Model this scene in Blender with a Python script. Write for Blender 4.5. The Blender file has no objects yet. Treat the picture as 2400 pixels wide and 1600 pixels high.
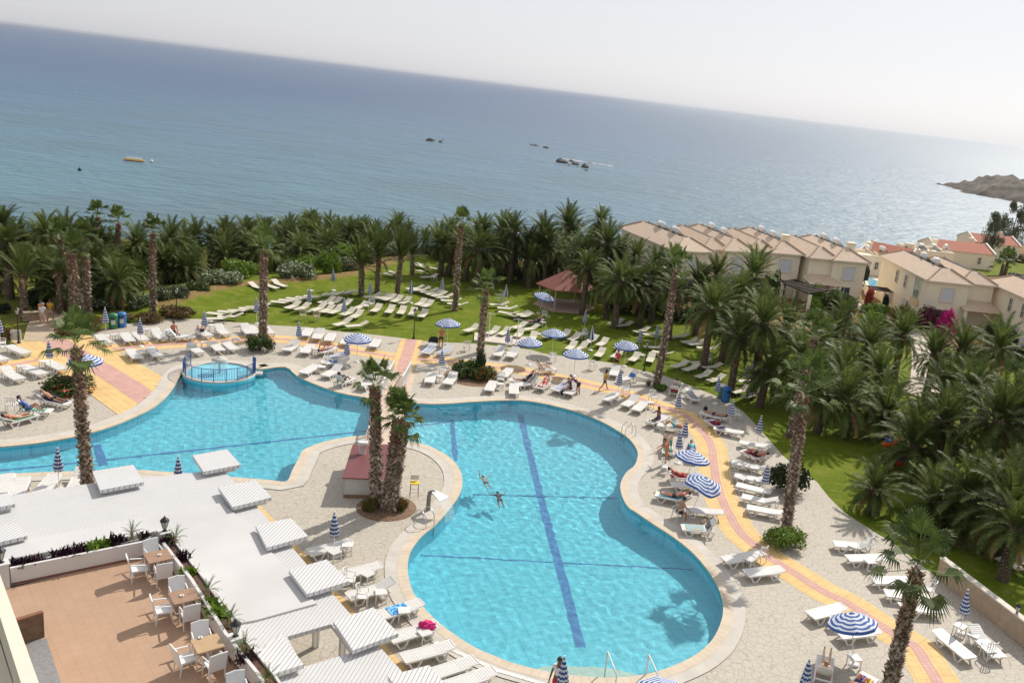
import bpy, bmesh, math, random
from mathutils import Vector, Matrix, noise
from mathutils.geometry import tessellate_polygon
R = math.radians
sc = bpy.context.scene
col = sc.collection
random.seed(7)

# ------------------------------------------------------------------ camera, sky, sun, exposure
SUN_AZ, SUN_EL = 31.0, 42.0            # degrees right of straight ahead (+y), degrees above the horizon
cam = bpy.data.cameras.new('camera'); camo = bpy.data.objects.new('camera', cam); col.objects.link(camo)
cam.sensor_width = 36.0; cam.lens = 31.875; cam.shift_x = -0.09625; cam.clip_end = 60000; cam.clip_start = 0.5
pitch, roll = R(15.050), R(6.9105)
camo.matrix_world = Matrix.Translation((0, 0, 20.7)) @ Matrix.Rotation(R(90) - pitch, 4, 'X') @ Matrix.Rotation(roll, 4, 'Z')
sc.camera = camo
world = bpy.data.worlds.new('World'); sc.world = world; world.use_nodes = True
wn = world.node_tree; bg = wn.nodes['Background']
sky = wn.nodes.new('ShaderNodeTexSky'); sky.sky_type = 'NISHITA'; sky.sun_disc = False
sky.sun_elevation = R(SUN_EL); sky.sun_rotation = R(SUN_AZ); sky.air_density = 1.0; sky.dust_density = 1.2; sky.ozone_density = 1.0; sky.altitude = 0
hz = wn.nodes.new('ShaderNodeHueSaturation'); hz.inputs['Saturation'].default_value = .38    # pale, dusty summer sky
wn.links.new(sky.outputs[0], hz.inputs['Color']); bg.inputs[1].default_value = 0.102
tcw = wn.nodes.new('ShaderNodeTexCoord'); sz = wn.nodes.new('ShaderNodeSeparateXYZ'); wn.links.new(tcw.outputs['Generated'], sz.inputs[0])
vr = wn.nodes.new('ShaderNodeMapRange'); vr.inputs['From Min'].default_value = 0.0; vr.inputs['From Max'].default_value = 0.75; vr.inputs['To Min'].default_value = 0.68; vr.inputs['To Max'].default_value = 0.60; wn.links.new(sz.outputs[2], vr.inputs['Value'])
vm = wn.nodes.new('ShaderNodeMix'); vm.data_type = 'RGBA'; vm.inputs[7].default_value = (6.0, 6.1, 6.6, 1)    # haze veil, kept strong overhead out of view as added fill light
wn.links.new(vr.outputs[0], vm.inputs[0]); wn.links.new(hz.outputs[0], vm.inputs[6]); wn.links.new(vm.outputs[2], bg.inputs[0])
sl = bpy.data.lights.new('sun', 'SUN'); sl.energy = 3.6; sl.angle = R(0.55); sl.color = (1.0, 0.94, 0.85)
so = bpy.data.objects.new('sun', sl); col.objects.link(so)
sdir = Vector((math.sin(R(SUN_AZ)) * math.cos(R(SUN_EL)), math.cos(R(SUN_AZ)) * math.cos(R(SUN_EL)), math.sin(R(SUN_EL))))
so.rotation_euler = sdir.to_track_quat('Z', 'Y').to_euler()
vs = sc.view_settings; vs.view_transform = 'Standard'; vs.look = 'None'; vs.exposure = 0.28; vs.gamma = 1.0
sc.cycles.max_bounces = 10; sc.cycles.transparent_max_bounces = 12; sc.cycles.sample_clamp_indirect = 4.0
sc.cycles.caustics_refractive = True; sc.cycles.caustics_reflective = False

# ------------------------------------------------------------------ surveyed layout (metres: x right, y away from the hotel, z up)
LOUNGERS = [('white loungers backing onto the lawn right of the two bins', 'white', [(-35.14, 59.98, 44.7, 'f'), (-33.99, 60.97, 42.9, 'f'), (-33.38, 61.54, 45.5, 'f'), (-32.5, 62.41, 45.4, 'f'), (-31.78, 63.2, 46.6, 'f'), (-31.05, 62.66, 117.8, 'h'), (-30.13, 64.29, 48.4, 'f'), (-29.18, 65.27, 41.0, 'f'), (-27.65, 66.19, 38.7, 'f')]), ('white loungers on the paving behind the round fountain basin', 'white', [(-31.73, 57.66, 44.1, 'f'), (-30.84, 58.59, 43.4, 'f'), (-28.86, 60.29, 42.5, 'f'), (-27.8, 61.34, 41.7, 'f'), (-27.11, 61.93, 43.0, 'f')]), ('white loungers at the far left beside the lamp post', 'white', [(-38.67, 54.03, 67.9, 'f'), (-38.32, 55.78, 61.2, 'f')]), ('white loungers on the left paving behind the flower bed', 'white', [(-35.66, 51.26, 59.9, 'f'), (-35.14, 52.46, 61.7, 'f'), (-34.58, 53.74, 61.3, 'f')]), ('occupied white loungers by the red flower bed at left', 'white', [(-31.15, 45.09, 158.4, 'l'), (-31.29, 46.41, 101.6, 'h'), (-31.11, 48.12, 81.8, 'l')]), ("white loungers in front of the pool's left near edge", 'white', [(-26.85, 37.79, 27.3, 'f'), (-26.15, 37.65, 23.9, 'f'), (-25.23, 38.27, 11.9, 'f'), (-24.23, 39.04, 21.7, 'f')]), ('white loungers under the lawn edge right of the bushy palm', 'white', [(-27.18, 66.41, 38.6, 'f'), (-26.34, 66.82, 38.1, 'f'), (-23.5, 67.52, 12.2, 'f'), (-22.48, 67.17, 9.1, 'f'), (-21.5, 66.97, 7.4, 'f'), (-20.14, 66.64, 7.3, 'f'), (-17.97, 66.84, 5.6, 'f')]), ('white loungers beside the yellow path above the left pool', 'white', [(-23.21, 63.39, 3.4, 'f'), (-21.98, 63.35, 4.2, 'f'), (-20.69, 63.64, 162.9, 'f'), (-19.47, 62.47, -32.7, 'l')]), ("white loungers along the left pool's back edge", 'white', [(-20.23, 58.92, -9.3, 'f'), (-19.16, 61.07, -69.7, 'l'), (-18.69, 58.9, -12.4, 'f'), (-17.4, 57.35, 165.3, 'h'), (-15.9, 57.41, -6.6, 'h')]), ('white loungers around the man in black shorts by the lawn', 'white', [(-13.78, 66.81, -2.8, 'l'), (-12.57, 67.08, -14.4, 'l')]), ('white loungers right of the ivy covered palm on the paving', 'white', [(-12.17, 60.18, 5.4, 'f'), (-10.81, 60.31, -0.7, 'l'), (-7.9, 59.99, 0.7, 'f'), (-8.6, 68.44, -1.3, 'f'), (-7.33, 63.43, -10.3, 'f'), (-7.54, 68.55, -7.2, 'f'), (-6.28, 59.93, 7.9, 'f')]), ("white loungers along the right pool's far edge", 'white', [(-5.88, 61.97, -88.6, 'h'), (-5.52, 61.55, -48.2, 'h'), (-4.37, 61.74, -13.7, 'l'), (-3.1, 61.66, -20.6, 'l'), (-2.3, 61.29, -15.2, 'l')]), ('white loungers near the standing people below the lawn edge', 'white', [(-4.7, 65.35, 124.9, 'h'), (0.59, 66.99, -4.5, 'l'), (1.69, 65.78, -46.5, 'h')]), ('white loungers above the pool ladder at the right pool', 'white', [(0.51, 60.84, -21.7, 'f'), (1.88, 60.19, -21.0, 'f'), (2.58, 59.53, -21.8, 'f')]), ('white loungers between the leaning palm and the blue bin', 'white', [(5.13, 63.94, 171.5, 'h'), (5.39, 65.25, 172.4, 'h'), (6.39, 63.29, 16.6, 'l')]), ("white loungers with sunbathers beside the pool's right bulge", 'white', [(3.74, 57.21, -36.5, 'f'), (4.26, 52.4, -0.2, 'h'), (4.71, 56.21, -101.3, 'f'), (5.75, 51.97, 1.7, 'l')]), ('shaded white loungers on the paving below the blue bin', 'white', [(7.69, 59.54, -113.5, 'f'), (7.73, 57.59, -147.7, 'l'), (8.48, 56.82, -106.6, 'f')]), ('white loungers grouped under the two open striped umbrellas', 'white', [(4.38, 45.21, -98.5, 'l'), (5.29, 47.13, -74.5, 'f'), (5.0, 48.2, 100.0, 'l'), (5.65, 41.83, -86.1, 'h'), (5.98, 43.96, -90.4, 'f')]), ("white loungers stacked down the yellow path's right side", 'white', [(9.13, 51.04, -108.3, 'f'), (9.04, 47.67, -105.8, 'f'), (9.1, 49.12, -103.3, 'f'), (10.0, 54.77, -95.1, 'f'), (9.78, 52.84, -129.8, 'l'), (9.21, 46.22, -103.2, 'f'), (9.34, 44.93, -101.4, 'f')]), ('white loungers at the right pool edge opposite the sheared palm', 'white', [(7.41, 39.3, -60.0, 'f'), (8.38, 38.2, -66.5, 'f')]), ('white loungers between the yellow path and the low wall', 'white', [(13.42, 42.02, -85.3, 'f'), (13.75, 40.8, -76.2, 'f'), (14.53, 38.84, -73.6, 'f'), (14.87, 37.56, -90.3, 'f'), (15.22, 36.54, 98.9, 'f')]), ('white loungers beside the open umbrella near the bottom right', 'white', [(10.74, 35.32, -57.2, 'f'), (11.81, 33.92, -71.1, 'f')]), ('white loungers standing along the foot of the low wall', 'white', [(15.79, 33.89, 22.3, 'f'), (17.26, 34.27, 17.4, 'f')]), ('occupied white loungers at the bottom right edge', 'white', [(9.74, 30.88, 165.2, 'h'), (10.93, 30.14, 143.0, 'l')]), ('white loungers along the near pool edge beside the slatted roofs', 'white', [(-11.09, 35.6, -50.2, 'f'), (-9.34, 33.99, -49.7, 'f'), (-8.42, 32.61, -48.1, 'f'), (-7.0, 31.53, -45.9, 'f'), (-6.08, 30.17, -51.5, 'f'), (-5.29, 29.05, -54.8, 'f'), (-4.29, 28.25, -52.7, 'f'), (-3.51, 27.77, -50.1, 'f')]), ('beige loungers in the curved row at the left lawn edge', 'mesh', [(-30.8, 68.43, -62.3, 'l'), (-31.39, 69.71, -87.9, 'l'), (-30.92, 70.71, -78.6, 'l'), (-30.32, 69.44, -61.2, 'l'), (-30.43, 71.55, -58.7, 'l'), (-29.99, 72.6, -57.5, 'l'), (-29.63, 73.23, -56.3, 'l'), (-28.56, 75.59, -86.1, 'l'), (-28.19, 76.45, -87.1, 'l'), (-27.85, 77.26, -90.3, 'l'), (-27.31, 78.07, -87.5, 'l'), (-26.85, 78.85, -84.9, 'l')]), ('beige loungers beside the dry bank next to the hedge', 'mesh', [(-32.49, 79.86, 60.1, 'l'), (-31.71, 80.79, 63.4, 'l'), (-31.25, 81.9, 54.0, 'l')]), ('beige loungers scattered right of the hedge on the upper lawn', 'mesh', [(-25.74, 80.58, -64.5, 'l'), (-25.2, 81.37, -65.2, 'l'), (-24.79, 81.64, -63.8, 'l'), (-24.05, 82.65, -85.2, 'l')]), ('beige loungers in the left block of the lawn', 'mesh', [(-27.33, 74.81, -11.5, 'l'), (-26.44, 74.67, -12.1, 'l'), (-25.21, 75.06, -16.8, 'l'), (-25.42, 77.87, -20.9, 'l'), (-24.42, 74.94, -11.4, 'l'), (-24.77, 77.87, -15.5, 'l'), (-23.7, 74.91, -11.9, 'l'), (-23.72, 77.64, -10.8, 'l')]), ('beige loungers in front of the three plume palms', 'mesh', [(-22.58, 74.86, -14.4, 'l'), (-21.72, 74.43, -4.4, 'l'), (-22.25, 77.54, -13.5, 'l'), (-20.81, 77.18, -1.5, 'l'), (-19.65, 77.39, -0.3, 'l'), (-18.64, 77.53, 3.3, 'l'), (-17.64, 77.43, 2.3, 'l'), (-16.69, 77.3, 1.7, 'l')]), ('beige loungers nearest the paving below the left lawn block', 'mesh', [(-21.97, 71.44, -21.1, 'l'), (-20.73, 71.26, -47.8, 'l')]), ('beige loungers right of the closed umbrella under the plume palms', 'mesh', [(-22.39, 81.62, -36.4, 'l'), (-21.57, 81.75, -28.3, 'l'), (-20.91, 81.58, -17.8, 'l'), (-20.1, 81.42, -11.7, 'l'), (-19.28, 81.18, -12.2, 'l'), (-17.84, 81.28, -13.1, 'l'), (-17.15, 81.0, -11.5, 'l')]), ('beige loungers in the long row left of the leaning trunk', 'mesh', [(-19.7, 86.92, -51.4, 'l'), (-19.04, 86.65, -44.9, 'l'), (-18.18, 86.3, -48.7, 'l'), (-17.56, 85.8, -40.1, 'l'), (-17.06, 85.37, -38.2, 'l'), (-16.39, 84.77, -51.1, 'l'), (-15.46, 83.6, -76.0, 'l'), (-14.61, 82.52, -83.0, 'l')]), ('beige loungers in the far shade behind the plume palms', 'mesh', [(-23.34, 91.61, -123.7, 'l'), (-23.33, 92.86, -123.6, 'l'), (-21.82, 98.65, -122.2, 'l'), (-21.38, 97.81, -112.3, 'l'), (-20.74, 94.97, -129.7, 'l'), (-19.68, 92.89, -48.9, 'l'), (-20.08, 97.59, -86.6, 'l')]), ('beige loungers beside the shower left of the slab', 'mesh', [(-11.87, 74.41, -20.9, 'l'), (-10.04, 74.42, -17.3, 'l'), (-10.98, 84.45, -61.9, 'l'), (-9.1, 74.68, -17.7, 'l'), (-10.03, 83.34, -73.5, 'l'), (-9.68, 81.48, -99.7, 'l'), (-9.04, 80.9, -119.4, 'l')]), ('beige loungers between the shower and the gazebo', 'mesh', [(-8.57, 81.65, -49.7, 'l'), (-8.13, 77.28, -28.1, 'l'), (-7.83, 74.69, -6.4, 'l'), (-8.21, 81.11, -53.6, 'l'), (-7.12, 76.93, -44.5, 'l'), (-7.1, 79.28, -58.2, 'l'), (-6.58, 74.23, -3.4, 'l'), (-5.27, 75.54, -21.6, 'l')]), ('beige loungers on the sunlit lawn right of the gazebo', 'mesh', [(-4.03, 76.22, -15.2, 'l'), (-3.19, 72.72, -15.2, 'l'), (-3.13, 75.68, -18.8, 'l'), (-2.36, 72.68, -21.7, 'l'), (-1.64, 75.63, -21.1, 'l'), (-0.74, 71.69, -13.0, 'l'), (-0.68, 75.04, -17.6, 'l'), (0.67, 71.93, -18.0, 'l'), (0.9, 74.72, -17.2, 'l'), (2.12, 71.59, -19.1, 'l'), (3.46, 71.97, -8.5, 'l')]), ('beige loungers in palm shade behind the leaning lawn palm', 'mesh', [(0.33, 82.99, -37.8, 'l'), (1.1, 82.32, -49.2, 'l'), (2.74, 81.02, -41.2, 'l'), (3.71, 80.22, -56.1, 'l'), (3.84, 75.7, -80.3, 'l'), (4.53, 74.12, -111.2, 'l'), (6.31, 80.68, -56.3, 'l'), (7.12, 79.18, -53.5, 'l'), (7.68, 78.68, -54.0, 'l'), (8.59, 77.5, -80.9, 'l')]), ('beige loungers on the right lawn strip before the dark palms', 'mesh', [(5.86, 71.12, -38.6, 'l'), (6.73, 70.56, -39.3, 'l'), (7.65, 72.7, -64.1, 'l'), (7.66, 69.06, -36.8, 'l'), (8.55, 71.74, -59.6, 'l'), (8.62, 68.37, -41.2, 'l'), (10.28, 66.15, -41.7, 'l'), (11.28, 68.99, -67.2, 'l'), (10.92, 65.28, -38.4, 'l'), (11.97, 67.26, -123.1, 'l')]), ('beige loungers beyond the low wall at the right edge', 'mesh', [(21.65, 41.92, -146.3, 'l'), (22.32, 42.66, -148.0, 'l')])]
UMBRELLAS = [((-35.97, 61.77), 'c', 'closed striped umbrella left of the green bin', (0, 0)), ((-32.67, 60.31), 'c', 'closed striped umbrella standing before the blue bin among loungers', (0, 0)), ((-29.83, 63.91), 'c', 'closed striped umbrella right of the woman on a blue towel', (0, 0)), ((-34.65, 53.39), 'c', 'closed striped umbrella on the yellow path corner at left', (0, 0)), ((-40.22, 56.86), 'c', 'closed striped umbrella cut by the left picture edge', (0, 0)), ((-24.83, 38.46), 'c', 'closed striped umbrella in front of the pool left of the near palm', (0, 0)), ((-19.53, 39.13), 'c', 'closed striped umbrella rising behind the white slatted roof', (0, 0)), ((-22.9, 64.16), 'c', 'closed striped umbrella right of the bush under the tall palm', (0, 0)), ((-25.9, 74.71), 'c', 'closed striped umbrella over the left block of lawn loungers', (0, 0)), ((-26.61, 83.21), 'c', 'closed striped umbrella below the bright green hedge', (0, 0)), ((-22.22, 72.66), 'c', 'closed striped umbrella in the middle of the lawn loungers', (0, 0)), ((-22.14, 79.78), 'c', 'closed striped umbrella between the first two plume palms', (0, 0)), ((-16.66, 84.96), 'c', 'closed striped umbrella left of the slim leaning lawn trunk', (0, 0)), ((-28.16, 69.29), 'c', 'closed striped umbrella half hidden by the tall grey palm trunk', (0, 0)), ((-18.95, 82.0), 'p', 'closed blue and white panelled umbrella behind the lamp post on the lawn', (0, 0)), ((-10.52, 85.22), 'p', 'closed blue and white panelled umbrella left of the gazebo', (0, 0)), ((-8.16, 69.53), 'c', 'closed striped umbrella at the corner of the concrete slab', (0, 0)), ((-18.42, 61.18), 'c', 'closed striped umbrella beside the towel covered lounger at the left pool', (0, 0)), ((-11.72, 61.55), 'c', 'closed striped umbrella between two loungers left of the flower bed', (0, 0)), ((-2.48, 78.94), 'c', 'closed striped umbrella in front of the gazebo', (0, 0)), ((2.46, 74.25), 'c', 'closed striped umbrella left of the lawn lamp post near the leaning palm', (0, 0)), ((3.94, 76.68), 'c', 'closed striped umbrella in shade just left of the leaning palm', (0, 0)), ((-1.59, 73.3), 'p', 'closed blue and white panelled umbrella among sunlit lawn loungers', (0, 0)), ((8.25, 75.79), 'c', 'closed striped umbrella in deep palm shade right of the leaning palm', (0, 0)), ((0.98, 61.96), 'c', 'closed striped umbrella right of the walking woman', (0, 0)), ((5.1, 58.37), 'c', 'closed striped umbrella on the yellow path below the red towel', (0, 0)), ((5.26, 52.89), 'c', 'closed striped umbrella behind the large open umbrella, farther one', (0, 0)), ((4.87, 50.84), 'c', 'closed striped umbrella behind the large open umbrella, nearer one', (0, 0)), ((8.18, 63.18), 'c', 'closed striped umbrella left of the blue bin on the right', (0, 0)), ((10.8, 67.55), 'c', 'closed striped umbrella on the lawn left of the thick dark trunk', (0, 0)), ((11.54, 69.54), 'c', "closed striped umbrella hidden behind the thick dark trunk's fronds", (0, 0)), ((8.7, 58.13), 'c', 'closed striped umbrella in shade among loungers below the blue bin', (0, 0)), ((10.22, 55.42), 'c', 'closed striped umbrella at the shaded lawn edge on the right', (0, 0)), ((9.55, 47.2), 'c', 'closed striped umbrella left of the dark shrub under the palm', (0, 0)), ((16.68, 35.41), 'c', 'closed striped umbrella in front of the low wall', (0, 0)), ((8.53, 28.85), 'c', 'closed striped umbrella at the bottom edge left of a seated sunbather', (0, 0)), ((-10.86, 35.49), 'c', 'closed striped umbrella beside the first lounger by the slatted roofs', (0, 0)), ((-0.17, 27.14), 'c', 'closed striped umbrella beside the woman in red shorts', (0, 0)), ((-18.16, 62.74), 'o', "open striped umbrella above the left pool's back paving", (0, 0)), ((-13.03, 69.95), 'o', 'open striped umbrella over the man in black shorts', (0, 0)), ((-7.13, 84.01), 'o', 'small open striped umbrella tilted beside the gazebo', (8, -10)), ((-4.62, 70.78), 'o', 'open striped umbrella on the lawn right of the concrete slab', (0, 0)), ((-6.06, 67.13), 'o', 'open striped umbrella beside the walking path, left of its neighbour', (0, 0)), ((-2.47, 65.59), 'o', 'open striped umbrella above the pair of bending bathers', (0, 0)), ((1.32, 69.81), 'o', 'open striped umbrella sheltering a standing woman at the lawn edge', (0, 0)), ((5.17, 47.6), 'o', 'large open striped umbrella over the red towel', (6, 6)), ((5.4, 44.43), 'o', 'crumpled open striped umbrella over the man on the teal towel', (10, -8)), ((-31.25, 51.39), 'o', 'open striped umbrella peeping out behind the left palm trunk', (0, 0)), ((11.21, 32.03), 'o', 'tilted open striped umbrella beside the bottom right palm trunk', (10, 10)), ((3.1, 26.3), 'o', 'open striped umbrella at the bottom edge by the pool steps', (0, 0))]
TABLES = [('small white tables among the loungers behind the fountain', [(-34.96, 61.03), (-33.75, 63.15), (-31.55, 58.29), (-28.85, 61.76), (-27.3, 63.37), (-30.3, 66.13)]), ('small white tables between the left paving loungers', [(-36.07, 52.68), (-35.48, 54.0)]), ("small white tables by the left pool's back edge", [(-19.6, 59.5), (-21.42, 63.42)]), ('small white tables on the lawn', [(-27.83, 80.53), (-21.82, 77.52), (-16.1, 84.3), (-19.14, 92.66), (-6.21, 75.07), (-6.27, 79.29), (-2.54, 76.61), (2.73, 72.37)]), ("small white tables along the right pool's far side", [(-11.59, 60.57), (-7.33, 60.49), (-4.42, 61.25), (3.29, 60.42)]), ('small white tables lying between the stacked right loungers', [(8.5, 48.79), (9.48, 48.79), (9.99, 46.21)]), ('small white tables on the right paving', [(7.79, 39.09), (13.37, 41.82), (13.84, 40.34), (10.98, 34.62), (16.94, 34.73), (16.57, 35.31), (11.15, 31.88)]), ('small slatted white tables along the near pool edge', [(-10.43, 35.89), (-8.9, 33.72), (-7.99, 32.48), (-6.78, 31.39), (-5.66, 30.1), (-10.76, 35.17)])]
CHAIRS = [((-32.65, 46.7), 200, 'white plastic armchair between two sunbathers at left'), ((-39.88, 56.47), 120, 'white plastic armchair at the far left edge'), ((-19.54, 60.44), 60, 'white plastic armchair left of the closed umbrella at the left pool'), ((-18.66, 60.95), 30, 'white plastic armchair right of the closed umbrella at the left pool'), ((-11.72, 62.08), 10, 'white plastic armchair between the two loungers left of the flower bed'), ((-7.45, 61.58), 0, 'white plastic armchair right of the flower bed'), ((-8.16, 70.77), 200, 'white plastic armchair below the concrete slab'), ((-1.17, 67.85), 160, 'white plastic armchair alone right of an open umbrella'), ((1.48, 62.64), 20, 'white plastic armchair behind the lounger right of the walking woman'), ((3.5, 61.68), 30, 'white plastic armchair at the end of three pool loungers'), ((-21.68, 78.69), 190, 'white plastic armchair on the lawn among beige loungers'), ((-11.23, 86.78), 200, 'white plastic armchair on the lawn below the panelled umbrella'), ((-6.42, 82.16), 170, 'white plastic armchair behind the dark sunbather on the lawn'), ((-2.32, 77.09), 170, 'white plastic armchair under the umbrella before the gazebo'), ((8.39, 73.76), 200, 'white plastic armchair in the shade of the right lawn'), ((13.7, 63.5), 160, 'white plastic armchair in shade between dark palm trunks'), ((8.42, 39.77), 220, 'white plastic armchair beside the right pool edge loungers'), ((14.18, 42.31), 250, 'white plastic armchair right of the topmost lounger by the wall'), ((14.79, 40.78), 250, 'white plastic armchair facing the second lounger by the wall'), ((16.14, 38.25), 250, 'white plastic armchair right of the leaning trunk by the wall'), ((17.21, 33.68), 200, "white plastic armchair between the two loungers at the wall's foot"), ((-9.49, 33.11), 100, 'white plastic armchair partly under a slatted roof, farther one'), ((-8.63, 32.05), 100, 'white plastic armchair partly under a slatted roof, nearer one'), ((9.39, 60.08), 100, 'white plastic armchair in shade beside the loungers below the blue bin'), ((4.04, 49.14), 80, 'white plastic armchair left of the large open umbrella'), ((4.57, 43.32), 300, 'white plastic armchair under the seated man by the pool curve')]
SUNCHAIRS = [((-25.45, 71.98), 200, 'beige upright lawn chair left of a small table'), ((-24.37, 72.14), 200, 'beige upright lawn chair right of a small table'), ((-11.23, 68.8), 200, 'white chair hung with a maroon towel'), ((-4.37, 68.6), 180, 'white chair hung with a pale green towel')]
FANPALMS = [((-23.29, 38.18, 0.0), (-23.59, 38.18, 7.13), 1.5, 0.33, "fan palm with drooping crown standing at the left pool's near edge", 'fan'), ((-36.19, 68.67, 0.0), (-36.1, 68.67, 6.32), 1.3, 0.3, 'fan palm rising from brown shrubs behind the right bin', 'fan'), ((-39.16, 63.75, 0.0), (-39.53, 63.75, 5.18), 1.5, 0.62, 'thick grey trunked fan palm left of the bins', 'fan'), ((-39.55, 65.63, 0.0), (-39.59, 65.63, 5.93), 1.3, 0.34, 'tall fan palm just right of the thick grey trunk', 'fan'), ((-43.19, 63.75, 0.0), (-43.15, 63.75, 3.37), 2.2, 0.32, 'plume crowned palm behind the low stone wall', 'plume'), ((-41.7, 65.59, 0.0), (-41.62, 65.59, 3.38), 1.5, 0.28, 'slender palm left of the thick grey trunk', 'plume'), ((-26.13, 65.49, 0.0), (-26.2, 65.49, 6.85), 1.6, 0.42, 'tall fan palm with a round bush at its foot, between two lounger rows', 'fan'), ((-23.76, 82.63, 0.0), (-23.88, 82.63, 3.11), 2.7, 0.38, 'leftmost of three plume palms on the lawn', 'plume'), ((-22.85, 84.66, 0.0), (-22.84, 84.66, 3.62), 2.9, 0.36, 'middle one of three plume palms on the lawn', 'plume'), ((-20.89, 84.54, 0.0), (-20.69, 84.54, 3.9), 2.8, 0.36, 'rightmost of three plume palms on the lawn, trunk leaning right', 'plume'), ((-21.8, 94.3, 0.0), (-21.88, 94.3, 2.34), 2.6, 0.32, 'plume palm standing behind the three lawn plume palms', 'plume'), ((-14.68, 81.35, 0.0), (-14.65, 81.35, 7.88), 1.4, 0.34, 'slim fan palm leaning right in the middle of the lawn', 'fan'), ((-10.12, 68.66, 0.0), (-10.09, 68.66, 5.04), 1.5, 0.36, 'fan palm with ivy wrapped base in the round flower bed', 'fan'), ((3.85, 65.65, 0.0), (4.2, 65.65, 9.0), 1.5, 0.36, 'tall fan palm leaning right at the lawn edge beside a yucca', 'fan'), ((-10.43, 40.58, 0.0), (-10.83, 40.58, 6.12), 1.3, 0.36, 'left trunk of the palm trio beside the red kiosk', 'fan'), ((-9.9, 40.42, 0.0), (-9.62, 40.42, 4.73), 1.3, 0.34, 'middle trunk of the palm trio beside the red kiosk', 'fan'), ((-9.65, 40.3, 0.0), (-9.25, 40.3, 4.6), 1.1, 0.3, 'right trunk of the palm trio beside the red kiosk', 'fan'), ((10.36, 43.79, 0.0), (10.03, 43.79, 7.26), 2.0, 0.38, 'fan palm leaning right beside the dark shrub on the right paving', 'fan'), ((11.88, 29.72, 0.0), (11.93, 29.72, 5.57), 1.8, 0.34, 'foreground fan palm leaning right at the bottom right corner', 'fan'), ((12.76, 58.0, 0.0), (13.26, 58.0, 6.97), 1.6, 0.36, 'fan palm whose rusty trunk shows above the dark palm belt on the right', 'fan'), ((-46.33, 78.0, 0.0), (-45.83, 78.0, 5.22), 1.3, 0.3, 'dark fan palm topping the left belt against the sea', 'fan'), ((-44.51, 78.0, 0.0), (-44.01, 78.0, 4.96), 1.3, 0.3, 'dark fan palm right of the topmost one in the left belt', 'fan'), ((-44.64, 70.0, 0.0), (-44.14, 70.0, 4.71), 1.4, 0.3, 'pale green fan palm behind the thick grey trunk', 'fan')]
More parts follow.
